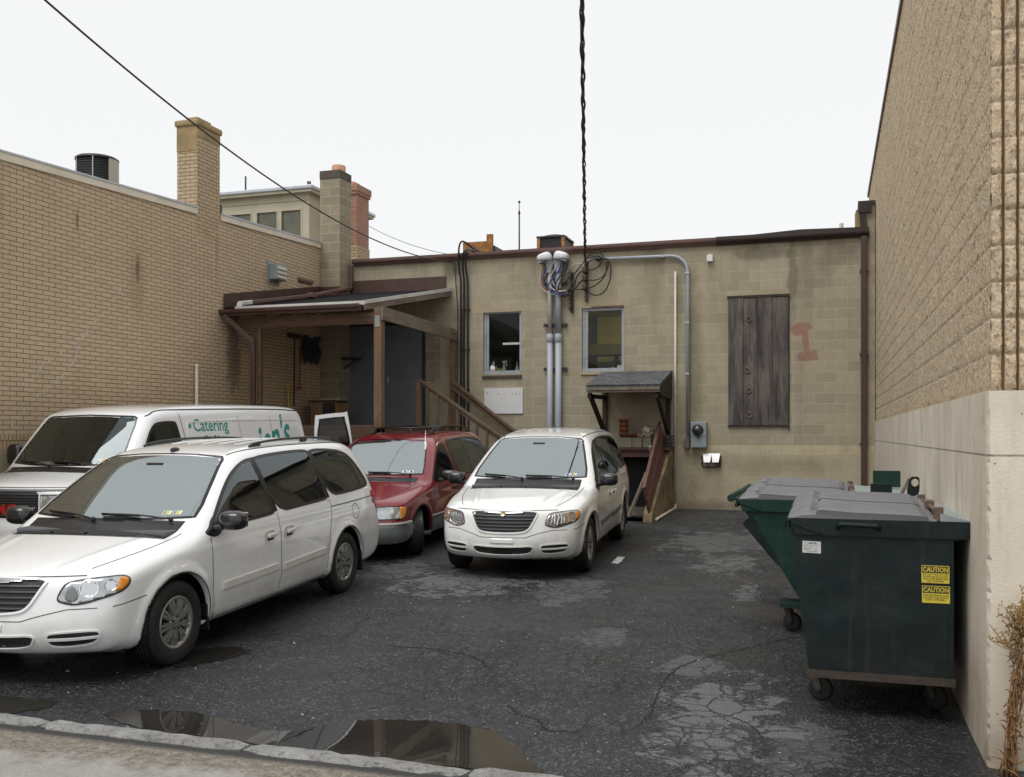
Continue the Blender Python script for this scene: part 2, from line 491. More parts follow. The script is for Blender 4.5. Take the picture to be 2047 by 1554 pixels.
weathered('yellow_plastic', (0.60, 0.42, 0.03), 0.15, 6.0, 0.45)
weathered('red_plastic', (0.35, 0.03, 0.02), 0.15, 6.0, 0.45)
weathered('blue_cloth', (0.022, 0.026, 0.045), 0.3, 5.0, 0.9)
weathered('paper_bag', (0.45, 0.33, 0.2), 0.25, 6.0, 0.8)
weathered('conc_block', (0.36, 0.335, 0.265), 0.22, 6.0, 0.9, bump=0.3)
weathered('paint_white', (0.62, 0.63, 0.63), 0.35, 14.0, 0.7, bump=0.2)

def mk_glass(name, tint, ior=1.75, rough=0.0, dust=0.02):
    b = NB(name)
    fr = b.n('Fresnel', {'IOR': ior}).outputs[0]
    tr = b.n('BsdfTransparent', {0: (*tint, 1)})
    gl = b.n('BsdfGlossy', {'Color': (0.89, 0.985, 1.0, 1), 'Roughness': rough})
    mx = b.n('MixShader', {0: fr, 1: tr.outputs[0], 2: gl.outputs[0]})
    df = b.n('BsdfDiffuse', {'Color': (0.45, 0.46, 0.44, 1)})          # thin road film, thicker in smears
    du = b.m('MULTIPLY', b.mr(b.noise(2.2, 6, 0.7, b.scaled((1, 1, .5))), 0.35, 0.75, 0.15, 1.0), dust)
    m2 = b.n('MixShader', {0: du, 1: mx.outputs[0], 2: df.outputs[0]})
    b.t.links.new(m2.outputs[0], b.out.inputs[0])
mk_glass('clear_glass', (0.80, 0.85, 0.80), 1.36)
mk_glass('windshield', (0.46, 0.58, 0.55), 4.8, dust=0.11)
mk_glass('tinted_glass', (0.03, 0.031, 0.033), 1.8, dust=0.01)
mk_glass('door_glass', (0.30, 0.35, 0.33), 1.6)

def paint(name, col, dirt=(0.16, 0.14, 0.11), rough=0.26, coat=1.0, amt=0.5):
    b = NB(name)
    x, y, z = b.sep()
    n = b.noise(3.5, 5, 0.65); f = b.noise(60.0, 3)
    low = b.mr(z, 0.25, 0.85, 1.0, 0.0)                   # road dirt thrown up on the sills and bumpers
    k = b.m('MULTIPLY', b.m('MULTIPLY', low, b.mr(n, 0.25, 0.75)), amt)
    k = b.m('ADD', k, b.mr(f, 0.6, 0.85, 0, 0.015), clamp=True)
    c = b.mix(k, col, dirt)
    return b.pbr(c, b.m('ADD', rough, b.m('MULTIPLY', k, 0.3)), 0.0, None, Coat_Weight=coat, Coat_Roughness=0.03, Specular_IOR_Level=0.5)
paint('car_white', (0.87, 0.88, 0.875), amt=0.42)
paint('car_cream', (0.86, 0.86, 0.835), amt=0.5)
paint('van_white', (0.83, 0.84, 0.845), amt=0.45)
paint('car_red', (0.21, 0.008, 0.015), dirt=(0.09, 0.035, 0.03), amt=0.3, rough=0.28)
weathered('cladding_grey', (0.19, 0.20, 0.205), 0.2, 5.0, 0.45, bump=0.04)
weathered('molding_white', (0.66, 0.655, 0.61), 0.1, 6.0, 0.45, bump=0.03)
weathered('molding_dark', (0.11, 0.115, 0.12), 0.15, 6.0, 0.5, bump=0.03)
weathered('seam_dark', (0.035, 0.033, 0.03), 0.2, 10.0, 0.7)
flat('trim_black', (0.012, 0.012, 0.013), 0.35)
flat('frit_black', (0.006, 0.006, 0.007), 0.18)
flat('mirror_black', (0.014, 0.014, 0.016), 0.22, Coat_Weight=0.5)
flat('chrome', (0.80, 0.81, 0.82), 0.12, 1.0)
flat('gold', (0.62, 0.47, 0.20), 0.25, 1.0)
weathered('rim_silver', (0.40, 0.40, 0.385), 0.18, 8.0, 0.38, 0.75, bump=0.03)
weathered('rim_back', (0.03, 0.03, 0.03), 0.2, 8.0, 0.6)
weathered('tyre', (0.016, 0.0155, 0.015), 0.35, 9.0, 0.75, bump=0.2)
weathered('interior', (0.10, 0.105, 0.11), 0.2, 5.0, 0.8)
weathered('interior_dark', (0.02, 0.02, 0.022), 0.2, 5.0, 0.8)
weathered('seat_grey', (0.16, 0.165, 0.175), 0.2, 5.0, 0.85)
weathered('grille_bar', (0.10, 0.105, 0.115), 0.2, 8.0, 0.4, 0.4, bump=0.02)
weathered('grille_red', (0.45, 0.02, 0.015), 0.15, 6.0, 0.4)
flat('tail_red', (0.35, 0.012, 0.012), 0.12, Coat_Weight=0.8)
flat('amber', (0.75, 0.26, 0.02), 0.12, Coat_Weight=0.8)
flat('van_teal', (0.015, 0.30, 0.25), 0.4)
flat('sticker_white', (0.70, 0.74, 0.70), 0.5)
flat('sticker_yellow', (0.66, 0.52, 0.05), 0.5)
flat('sticker_ink', (0.05, 0.045, 0.02), 0.6)
flat('sticker_grey', (0.55, 0.56, 0.55), 0.6)
def lamp_mat():
    b = NB('lamp_lens')
    v = b.n('TexVoronoi', {'Vector': b.scaled((14, 14, 22)), 'Scale': 1.0}, feature='F1').outputs[0]
    n = b.noise(10.0, 2)
    c = b.mix(b.mr(n, 0.3, 0.7), (0.28, 0.30, 0.31), (0.60, 0.62, 0.63))
    b.pbr(c, 0.12, 0.75, b.bump(v, 0.15, 0.02), Coat_Weight=1.0, Coat_Roughness=0.03)
lamp_mat()
def lamp_bowl():
    b = NB('lamp_bowl')
    x, y, z = b.sep()
    w = b.n('TexWave', {'Vector': b.obj(), 'Scale': 9.0, 'Distortion': 6.0}, bands_direction='Y').outputs[1]
    b.pbr((0.62, 0.64, 0.65), 0.16, 1.0, b.bump(w, 0.25, 0.02), Coat_Weight=1.0, Coat_Roughness=0.02)
lamp_bowl()

def asphalt():
    b = NB('asphalt')
    x, y, z = b.sep()
    xy = b.comb(x, y, 0.0)
    big = b.noise(0.45, 5, 0.6, xy); mid = b.noise(2.4, 6, 0.65, xy); fine = b.noise(70.0, 3, 0.7, xy)
    c = b.mix(b.mr(big, 0.3, 0.7), (0.0085, 0.0105, 0.0133), (0.0200, 0.0240, 0.0292))
    c = b.mix(b.mr(mid, 0.42, 0.72, 0, 0.5), c, (0.030, 0.0335, 0.038))
    # exposed stone: single pale and dark grains
    st = b.n('TexVoronoi', {'Vector': xy, 'Scale': 70.0}, feature='F1')
    sv = b.n('SeparateColor', {0: st.outputs[1]}).outputs[0]
    c = b.mix(b.m('MULTIPLY', b.m('GREATER_THAN', sv, 0.86), b.mr(mid, 0.35, 0.6, 0.2, 0.8)), c, (0.14, 0.142, 0.140))
    c = b.mix(b.m('MULTIPLY', b.m('LESS_THAN', sv, 0.32), 0.75), c, (0.014, 0.014, 0.015))
    # worn pale patches, each at its own spot
    pn = b.noise(3.0, 6, 0.72, xy)
    pm = None
    for (px, py, rx, ry, a) in PATCHES:
        d = b.m('SQRT', b.m('ADD', b.m('POWER', b.m('DIVIDE', b.m('SUBTRACT', x, px), rx), 2), b.m('POWER', b.m('DIVIDE', b.m('SUBTRACT', y, py), ry), 2)))
        k = b.mr(b.m('ADD', d, b.m('MULTIPLY', b.m('SUBTRACT', pn, 0.5), 4.2)), 0.80, 0.92, a, 0.0)
        pm = k if pm is None else b.m('MAXIMUM', pm, k)
    c = b.mix(pm, c, b.mix(b.mr(fine, 0.35, 0.65), (0.080, 0.084, 0.086), (0.155, 0.159, 0.158)))
    # cracks
    wob = b.n('TexNoise', {'Vector': xy, 'Scale': 3.0, 'Detail': 5.0, 'Roughness': 0.7}).outputs[1]
    xw = b.n('VectorMath', {0: xy, 1: b.n('VectorMath', {0: wob, 1: (0.30, 0.30, 0)}, operation='MULTIPLY').outputs[0]}, operation='ADD').outputs[0]
    e1 = b.n('TexVoronoi', {'Vector': xw, 'Scale': 3.4}, feature='DISTANCE_TO_EDGE').outputs[0]
    e2 = b.n('TexVoronoi', {'Vector': xw, 'Scale': 0.75}, feature='DISTANCE_TO_EDGE').outputs[0]
    e3 = b.n('TexVoronoi', {'Vector': xw, 'Scale': 7.0}, feature='DISTANCE_TO_EDGE').outputs[0]
    area = b.m('MAXIMUM', b.mr(b.noise(0.7, 3, 0.5, b.comb(b.m('ADD', x, 31.0), y, 0)), 0.54, 0.66), b.m('MULTIPLY', pm, 0.9), clamp=True)
    ga = _g(1050, 1340); da = b.m('SQRT', b.m('ADD', b.m('POWER', b.m('DIVIDE', b.m('SUBTRACT', x, ga.x), 1.1), 2), b.m('POWER', b.m('DIVIDE', b.m('SUBTRACT', y, ga.y), 1.3), 2)))
    area3 = b.mr(b.m('ADD', da, b.m('MULTIPLY', b.m('SUBTRACT', pn, 0.5), 1.5)), 0.6, 1.1, 1.0, 0.0)
    area2 = b.mr(b.noise(0.9, 3, 0.5, b.comb(b.m('ADD', x, 11.0), y, 0)), 0.52, 0.6)
    area2 = b.m('MAXIMUM', area2, area3)
    cr = b.m('MULTIPLY', b.mr(e1, 0.008, 0.035, 1, 0, True), area)
    cr = b.m('MAXIMUM', cr, b.m('MULTIPLY', b.mr(e2, 0.001, 0.007, 0.8, 0, True), b.mr(mid, 0.4, 0.55)))
    cr = b.m('MAXIMUM', cr, b.m('MULTIPLY', b.mr(e3, 0.02, 0.08, 0.7, 0, True), area2))
    c = b.mix(b.m('MULTIPLY', cr, 0.92), c, (0.010, 0.010, 0.010))
    # damp film close to the puddles and under the wheel tracks
    wet = b.mr(b.noise(0.8, 4, 0.6, b.comb(x, b.m('ADD', y, 50.0), 0)), 0.42, 0.62)
    near = b.mr(y, 7.3, 5.5, 0, 1)
    wet = b.m('MAXIMUM', wet, b.m('MULTIPLY', near, 0.8))
    wet = b.m('MULTIPLY', wet, b.m('SUBTRACT', 1.0, b.m('MULTIPLY', pm, 0.8)))
    c = b.mix(b.m('MULTIPLY', wet, 0.30), c, (0.022, 0.023, 0.025))
    r = b.mr(wet, 0, 1, 0.70, 0.29)
    r = b.m('ADD', r, b.mr(fine, 0.3, 0.7, -0.08, 0.10))
    sh = b.mr(st.outputs[0], 0.0, 0.6, 1.0, 0.0)
    h = b.m('ADD', b.m('ADD', b.m('MULTIPLY', sh, 0.45), b.m('MULTIPLY', mid, 0.5)), b.m('MULTIPLY', cr, -1.6))
    b.pbr(c, r, 0.0, b.bump(h, 0.75, 0.02), Specular_IOR_Level=0.5)
_g = lambda u, v: on_g(u, v)
def _patch(u0, v0, u1, v1, a=1.0):
    p, q, r, s = _g(u0, (v0 + v1) / 2), _g(u1, (v0 + v1) / 2), _g((u0 + u1) / 2, v0), _g((u0 + u1) / 2, v1)
    c = (p + q) / 2
    return (c.x, ((r + s) / 2).y, max(0.15, (q - p).length / 2), max(0.2, abs(r.y - s.y) / 2), a)
PATCHES = [_patch(780, 1135, 1090, 1195), _patch(700, 1120, 850, 1175, 0.7), _patch(1330, 1060, 1545, 1110, 0.7), _patch(1390, 1105, 1510, 1150, .75), _patch(1060, 1150, 1210, 1215, 0.6), _patch(1290, 1360, 1560, 1554, 1.0),
           _patch(1320, 1310, 1480, 1360, 0.7), _patch(1460, 1165, 1520, 1205, 0.8), _patch(1160, 1250, 1260, 1300, 0.6), _patch(1500, 1440, 1700, 1560, 0.45), _patch(1100, 1000, 1500, 1060, 0.2), _patch(1560, 1180, 1650, 1215, 0.6)]
asphalt()

def water():
    b = NB('puddle_water')
    n = b.noise(1.6, 3); w = b.noise(5.0, 2)
    c = b.mix(b.mr(n, 0.3, 0.7), (0.024, 0.022, 0.0195), (0.036, 0.033, 0.029))
    b.pbr(c, 0.015, 0.0, b.bump(w, 0.02, 0.01), IOR=1.45, Specular_IOR_Level=0.6)
water()

def alley():
    b = NB('alley_mat')
    x, y, z = b.sep(); xy = b.comb(x, y, 0)
    n = b.noise(2.6, 6, 0.7, xy); f = b.noise(45.0, 4, 0.75, xy); g = b.noise(14.0, 5, 0.7, xy)
    conc = b.mix(b.mr(f, 0.3, 0.7), (0.24, 0.225, 0.21), (0.40, 0.385, 0.36))
    conc = b.mix(b.mr(n, 0.45, 0.75, 0, 0.5), conc, (0.19, 0.17, 0.15))
    sand = b.mix(b.mr(g, 0.4, 0.62), (0.15, 0.132, 0.105), (0.29, 0.26, 0.21))
    sand = b.mix(b.mr(f, 0.52, 0.62, 0, 0.85), sand, (0.045, 0.04, 0.035))
    yy = b.m('ADD', y, b.m('MULTIPLY', b.m('SUBTRACT', n, 0.5), 0.9))
    c = b.mix(b.mr(yy, 4.60, 4.76), conc, sand)
    c = b.mix(b.mr(b.m('ADD', y, b.m('MULTIPLY', b.m('SUBTRACT', g, 0.5), 0.12)), 4.96, 5.02), c, (0.035, 0.034, 0.033))
    b.pbr(c, 0.8, 0.0, b.bump(b.m('ADD', f, b.m('MULTIPLY', g, 0.7)), 0.7, 0.012))
alley()
def kerbm():
    b = NB('kerb_conc')
    n = b.noise(5.0, 5, 0.7); f = b.noise(60.0, 4, 0.7); sp = b.noise(28.0, 5, 0.8)
    c = b.mix(b.mr(n, 0.3, 0.7), (0.19, 0.185, 0.178), (0.33, 0.325, 0.315))
    c = b.mix(b.mr(sp, 0.52, 0.62, 0, 0.8), c, (0.085, 0.082, 0.078))
    b.pbr(c, 0.85, 0.0, b.bump(b.m('ADD', f, sp), 0.7, 0.012))
kerbm()

def splitface(name, c1, c2):
    b = NB(name)
    n1 = b.noise(34.0, 5, 0.75); n2 = b.noise(1.2, 4); v = b.n('TexVoronoi', {'Vector': b.scaled((60, 60, 45)), 'Scale': 1.0}, feature='F1')
    c = b.mix(b.mr(n1, 0.32, 0.68), c1, c2)
    c = b.mix(b.mr(n2, 0.35, 0.7, 0, 0.3), c, tuple(q * 0.7 for q in c1))
    sv = b.n('SeparateColor', {0: v.outputs[1]}).outputs[0]
    c = b.mix(b.m('MULTIPLY', b.m('GREATER_THAN', sv, 0.9), 0.7), c, (0.55, 0.47, 0.36))
    c = b.mix(b.m('MULTIPLY', b.m('LESS_THAN', sv, 0.1), 0.6), c, (0.22, 0.15, 0.09))
    b.pbr(c, 0.95, 0.0, b.bump(b.m('ADD', n1, v.outputs[0]), 0.5, 0.012))
splitface('split_face', (0.49, 0.378, 0.245), (0.68, 0.555, 0.395))
weathered('split_groove', (0.15, 0.085, 0.045), 0.2, 6.0, 0.9, bump=0.2)
def concm():
    b = NB('base_conc')
    x, y, z = b.sep()
    st = b.noise(1.0, 5, 0.65, b.comb(b.m('MULTIPLY', b.m('ADD', x, y), 5.0), b.m('MULTIPLY', z, 0.6), 0))
    n = b.noise(1.4, 5); f = b.noise(50.0, 4, 0.7); pit = b.n('TexVoronoi', {'Vector': b.obj(), 'Scale': 9.0}, feature='F1').outputs[0]
    c = b.mix(b.mr(n, 0.3, 0.7), (0.60, 0.53, 0.425), (0.74, 0.67, 0.555))
    c = b.mix(b.mr(st, 0.5, 0.75, 0, 0.55), c, (0.27, 0.225, 0.155))
    p = b.mr(pit, 0.035, 0.06, 1, 0)
    c = b.mix(b.m('MULTIPLY', p, 0.8), c, (0.10, 0.08, 0.06))
    ms = b.mr(b.noise(3.2, 6, 0.75), 0.58, 0.72, 0, 0.5)
    c = b.mix(ms, c, (0.20, 0.18, 0.125))
    # mud splash at the foot
    c = b.mix(b.m('MULTIPLY', b.mr(z, 0.0, 0.55, 0.8, 0.0), b.mr(n, 0.25, 0.7)), c, (0.19, 0.13, 0.07))
    b.pbr(c, 0.85, 0.0, b.bump(b.m('SUBTRACT', f, b.m('MULTIPLY', p, 2.0)), 0.35, 0.01))
concm()
def shingle(name, c1, c2, w, h):
    b = NB(name)
    x, y, z = b.sep()
    t = b.n('TexBrick', {'Vector': b.comb(x, y, 0), 'Color1': c1, 'Color2': c2, 'Mortar': (0.02, 0.02, 0.02), 'Scale': 1.0, 'Mortar Size': 0.006, 'Brick Width': w, 'Row Height': h})
    f = b.noise(80.0, 3, 0.7); n = b.noise(2.0, 4)
    c = b.mix(b.mr(f, 0.4, 0.7, 0, 0.4), t.outputs[0], tuple(q * 0.5 for q in c1))
    c = b.mix(b.mr(n, 0.4, 0.7, 0, 0.4), c, tuple(q * 1.4 for q in c2))
    b.pbr(c, 0.9, 0.0, b.bump(b.m('SUBTRACT', b.m('MULTIPLY', f, 0.4), t.outputs[1]), 0.6, 0.01), Specular_IOR_Level=0.15)
shingle('shingle_grey', (0.17, 0.177, 0.187), (0.105, 0.11, 0.118), 0.16, 0.14)
shingle('shingle_black', (0.011, 0.0113, 0.012), (0.007, 0.0074, 0.008), 0.25, 0.13)
def dumpm(name, col, rust=(0.06, 0.035, 0.02)):
    b = NB(name)
    n = b.noise(3.0, 6, 0.7); f = b.noise(40.0, 4, 0.7); x, y, z = b.sep()
    st = b.noise(1.0, 5, 0.7, b.comb(b.m('MULTIPLY', b.m('ADD', x, y), 9.0), b.m('MULTIPLY', z, 0.8), 0))
    c = b.mix(b.mr(n, 0.3, 0.7), tuple(q * 0.75 for q in col), tuple(q * 1.15 for q in col))
    c = b.mix(b.mr(st, 0.55, 0.8, 0, 0.35), c, (0.028, 0.03, 0.027))
    c = b.mix(b.m('MULTIPLY', b.mr(z, 0.15, 0.6, 0.8, 0.0), b.mr(n, 0.35, 0.65)), c, (0.022, 0.018, 0.014))
    c = b.mix(b.mr(f, 0.68, 0.76, 0, 0.8), c, rust)
    sc = b.noise(1.0, 4, 0.75, b.comb(b.m('MULTIPLY', b.m('ADD', x, y), 2.2), b.m('MULTIPLY', z, 38.0), 0)); sk = b.mr(b.noise(2.3, 3, 0.5, b.scaled((1, 1, 1), loc=(4, 2, 7))), 0.55, 0.7)
    c = b.mix(b.m('MULTIPLY', b.mr(sc, 0.66, 0.72), b.m('MULTIPLY', sk, 0.6)), c, (0.055, 0.058, 0.055))
    run = b.noise(1.0, 3, 0.6, b.comb(b.m('MULTIPLY', b.m('ADD', x, y), 16.0), b.m('MULTIPLY', z, 0.7), 5.0))
    c = b.mix(b.m('MULTIPLY', b.mr(run, 0.58, 0.72), 0.45), c, (0.045, 0.032, 0.022))
    dent = b.noise(2.6, 2, 0.4)
    b.pbr(c, b.mr(n, 0.3, 0.7, 0.42, 0.65), 0.0, b.bump(b.m('ADD', b.m('MULTIPLY', dent, 5.0), b.m('ADD', b.m('MULTIPLY', n, 0.6), b.m('MULTIPLY', f, 0.2))), 0.45, 0.02), Specular_IOR_Level=0.3)
dumpm('bin_green', (0.0042, 0.0125, 0.0122))
dumpm('bin_green_bright', (0.006, 0.034, 0.024))
weathered('bin_lid', (0.155, 0.157, 0.165), 0.28, 2.2, 0.5, bump=0.15)
weathered('bin_lid_shade', (0.050, 0.050, 0.052), 0.3, 3.0, 0.6, bump=0.15)  # darker lid colour, paints in the shade between ribs
weathered('bin_plate', (0.31, 0.345, 0.35), 0.25, 4.0, 0.5, bump=0.12)
weathered('bin_hinge', (0.16, 0.10, 0.075), 0.5, 9.0, 0.7)
weathered('rust_dark', (0.05, 0.036, 0.028), 0.4, 9.0, 0.7)
weathered('caster_steel', (0.06, 0.045, 0.035), 0.5, 12.0, 0.7)
weathered('vine_brown', (0.24, 0.125, 0.05), 0.4, 9.0, 0.85)
weathered('vine_tan', (0.36, 0.23, 0.09), 0.4, 9.0, 0.85)
weathered('stone_pale', (0.42, 0.41, 0.39), 0.4, 30.0, 0.8)
def redpaint():
    b = NB('red_number')
    n = b.noise(9.0, 5, 0.7); f = b.noise(2.0, 3)
    c = b.mix(b.mr(n, 0.35, 0.65), (0.38, 0.225, 0.17), (0.45, 0.22, 0.175))
    p = b.pbr(c, 0.9); ps = [q for q in b.t.nodes if q.type == 'BSDF_PRINCIPLED'][0]
    ms = b.n('MixShader', {0: b.mr(b.noise(6.0, 5, 0.75), 0.36, 0.62, 0.9, 0.35), 1: b.n('BsdfTransparent').outputs[0], 2: ps.outputs[0]})
    b.t.links.new(ms.outputs[0], b.out.inputs[0])
redpaint()

# ------------------------------------------------------------------ ground, alley, kerb, puddles
def axis_pts(lo, hi, dense_lo, dense_hi, d):
    a = list(np.arange(dense_lo, dense_hi + 1e-6, d))
    k, s = dense_lo, d
    while k > lo: s *= 1.6; k = max(lo, k - s); a.insert(0, k)
    k, s = dense_hi, d
    while k < hi: s *= 1.6; k = min(hi, k + s); a.append(k)
    return np.array(a)
gx = axis_pts(-220, 220, -13, 4, 0.25); gy = np.concatenate([[5.08], axis_pts(5.22, 260, 5.22, 21, 0.25)])
GX, GY = np.meshgrid(gx, gy, indexing='ij')
GZ = np.vectorize(gz)(GY)
nx, ny = GX.shape
ii = np.arange(nx * ny).reshape(nx, ny)
FQ = np.stack([ii[:-1, :-1].ravel(), ii[1:, :-1].ravel(), ii[1:, 1:].ravel(), ii[:-1, 1:].ravel()], axis=1)
o = mesh_np('parking_lot', np.stack([GX.ravel(), GY.ravel(), GZ.ravel()], 1), FQ, MAT['asphalt'], smooth=True)
tag(o, kind='structure')
gy2 = -axis_pts(-5.08, 220, -5.08, 6, 0.3)
GX, GY = np.meshgrid(gx, gy2, indexing='ij')
nx, ny = GX.shape
ii = np.arange(nx * ny).reshape(nx, ny)
FQ = np.stack([ii[:-1, :-1].ravel(), ii[:-1, 1:].ravel(), ii[1:, 1:].ravel(), ii[1:, :-1].ravel()], axis=1)
o = mesh_np('alley_pavement', np.stack([GX.ravel(), GY.ravel(), 0 * GX.ravel() + gz(0) - 0.004], 1), FQ, MAT['alley_mat'], smooth=True)
tag(o, kind='structure')

mb = MB()
xk = -14.0
while xk < 4.5:
    L = 1.55 + RNG.uniform(-0.25, 0.2)
    nseg = 16; rows = []
    j1 = RNG.uniform(-0.012, 0.012)
    yc0 = 5.147 + j1; zt = gz(0) + 0.022 + RNG.uniform(-0.008, 0.006)
    for i in range(nseg + 1):
        x = xk + 0.006 + (L - 0.012) * i / nseg
        e = RNG.uniform(-0.013, 0.013, 4); r = 0.022 if i in (0, nseg) else 0.0
        prof = [(yc0 - 0.075 + e[0], gz(0) - 0.05), (yc0 - 0.072 + e[0] + r, zt - 0.022 - r), (yc0 - 0.05 + e[1], zt + e[2] * 0.5 - r), (yc0 + 0.045 + e[3], zt + e[1] * 0.5 - r), (yc0 + 0.072 + e[2] - r, zt - 0.022 - r), (yc0 + 0.078, gz(0) - 0.05)]
        rows.append([(x, p, q) for p, q in prof])
    vs = [p for r_ in rows for p in r_]; k = 6
    fs = [(i * k + j, i * k + j + 1, (i + 1) * k + j + 1, (i + 1) * k + j) for i in range(nseg) for j in range(k - 1)]
    fs += [tuple(range(k)), tuple(nseg * k + q for q in reversed(range(k)))]
    mb.add(vs, fs, 0, False)
    xk += L
tag(mb.build('kerb', MAT['kerb_conc']), kind='structure')

def puddle(px, step=0.05, amp=0.02):
    pts = [on_g(u, v) for u, v in px]
    c = catmull([(p.x, p.y) for p in pts], 8, True)
    out = []
    for i, p in enumerate(c):
        q = c[(i + 1) % len(c)]; n = max(1, int(np.linalg.norm(q - p) / step))
        for k in range(n):
            s = p + (q - p) * k / n
            s = s + RNG.normal(0, amp * 0.5, 2)
            y = max(s[1], 5.216) if s[1] < 6.1 else s[1]
            out.append((s[0], y, gz(y) + 0.004))
    mb = MB(); mb.add(out, [tuple(range(len(out)))])
    o = mb.build('puddle', MAT['puddle_water'], fix=False)
    bm = bmesh.new(); bm.from_mesh(o.data)
    bmesh.ops.triangulate(bm, faces=bm.faces[:]); bmesh.ops.recalc_face_normals(bm, faces=bm.faces[:])
    for f in bm.faces:
        if f.normal.z < 0: f.normal_flip()
    bm.to_mesh(o.data); bm.free()
    return tag(o, kind='structure')
puddle([(208, 1430), (290, 1420), (380, 1424), (440, 1438), (500, 1454), (560, 1462), (605, 1459), (650, 1449), (700, 1442), (760, 1440), (840, 1441), (920, 1448), (985, 1462), (1025, 1488), (1055, 1515), (1078, 1545), (1040, 1560), (900, 1560), (780, 1540), (650, 1512), (520, 1490), (400, 1474), (280, 1456)])
puddle([(-30, 1396), (60, 1397), (115, 1402), (95, 1415), (45, 1424), (-10, 1430), (-60, 1420)], 0.04, 0.025)
puddle([(395, 1300), (450, 1293), (500, 1301), (470, 1314), (410, 1328), (350, 1335), (370, 1312)], 0.04, 0.03)

# grit and small pale stones scattered over the lot
mb = MB()
for i in range(1100):
    u = RNG.uniform(-20, 1560) if i < 1250 else RNG.uniform(0, 1100)
    v = RNG.uniform(1180, 1545) if i < 1250 else RNG.uniform(1230, 1450)
    p = on_g(u, v)
    if p.y < 5.24: p.y = 5.25 + RNG.uniform(0, 0.3)
    s = RNG.gamma(1.6, 0.0014) + 0.0013
    a = RNG.uniform(0, 6.28)
    vs = [(p.x + s * math.cos(a + k * 1.5708) * RNG.uniform(0.6, 1.3), p.y + s * math.sin(a + k * 1.5708) * RNG.uniform(0.6, 1.3), p.z + 0.001) for k in range(4)]
    vs.append((p.x, p.y, p.z + s * 0.9))
    mb.add(vs, [(0, 1, 4), (1, 2, 4), (2, 3, 4), (3, 0, 4)])
tag(mb.build('loose_gravel', MAT['stone_pale'], fix=False), 'pale grit and small stones scattered over the dark asphalt', 'gravel', kind='stuff')

def crack(px, w):
    pts = catmull([tuple(on_g(u, v)) for u, v in px], 14); mb = MB(); L, R = [], []
    for i, p in enumerate(pts):
        q = pts[min(i + 1, len(pts) - 1)] - pts[max(i - 1, 0)]; n = np.array([-q[1], q[0]]); n /= np.linalg.norm(n) + 1e-9
        ww = w * RNG.uniform(.25, 1.0) * min(1, .25 + min(i, len(pts) - 1 - i) / 10); j = RNG.normal(0, w * .8)
        L.append((p[0] + n[0] * (j + ww), p[1] + n[1] * (j + ww), gz(p[1]) + .003)); R.append((p[0] + n[0] * (j - ww), p[1] + n[1] * (j - ww), gz(p[1]) + .003))
    m = len(L); mb.add(L + R, [(i, m + i, m + i + 1, i + 1) for i in range(m - 1)])
    tag(mb.build('road_crack', MAT['crack_dark']), kind='structure')
weathered('crack_dark', (0.008, 0.008, 0.009), 0.3, 20.0, 0.9)
crack([(768, 1289), (800, 1294), (850, 1296), (900, 1303), (940, 1311), (962, 1323), (984, 1340)], .013)
crack([(1640, 1268), (1560, 1280), (1480, 1300), (1400, 1318), (1350, 1340), (1326, 1366), (1312, 1400), (1296, 1440)], .009)
crack([(1010, 1405), (1040, 1428), (1075, 1440), (1100, 1462), (1180, 1462)], .009)
crack([(1312, 1400), (1370, 1420), (1430, 1425), (1500, 1450), (1530, 1490)], .007)
a, b_, c_, d_ = on_g(1222, 1126), on_g(1236, 1128), on_g(1249, 1115), on_g(1236, 1113)
mb = MB(); vs = []
for p, q in ((a, b_), (b_, c_), (c_, d_), (d_, a)):
    for k in range(6):
        s = p.lerp(q, k / 6); vs.append((s.x + RNG.normal(0, 0.006), s.y + RNG.normal(0, 0.01), s.z + 0.004))
mb.add(vs, [tuple(range(len(vs)))])
tag(mb.build('road_marking', MAT['paint_white']), kind='structure')
# ------------------------------------------------------------------ tan brick building on the left
brick = thing('brick_building', (-10.95, 0, 0), 'long tan brick building with sloping white coping along the left of the lot', 'building')
zt = lambda y: 5.47 + (y - 10.74) * 0.0406                      # wall top under the coping
mb = MB()
ys = [-6, 0, 6, 10.74, 15.15, 15.84, 19.6, 24.5]
mb.prism([(XL, -6, 1.70), (XL, 24.5, 1.70), (XL, 24.5, 5.9), (XL, 19.6, zt(19.6)), (XL, -6, zt(-6))], (-1, 0, 0), 0.4)
mb.build('wall', MAT['tan_brick'], brick)
mb = MB().span((XL - 0.4, -6, 1.497), (XL, 24.5, 1.70)); mb.build('soldier_course', MAT['soldier_brick'], brick)
mb = MB().span((XL - 0.4, -6, -0.2), (XL + 0.012, 24.5, 1.497)); mb.build('foundation', MAT['lintel'], brick)
mb = MB().prism([(XL - 0.4, -6, zt(-6) - 0.1), (XL - 0.4, 24.5, 5.75), (-22, 24.5, 5.75), (-22, -6, zt(-6) - 0.1)], (0, 0, 1), 0.05)
mb.build('roof', MAT['dark_cap'], brick)
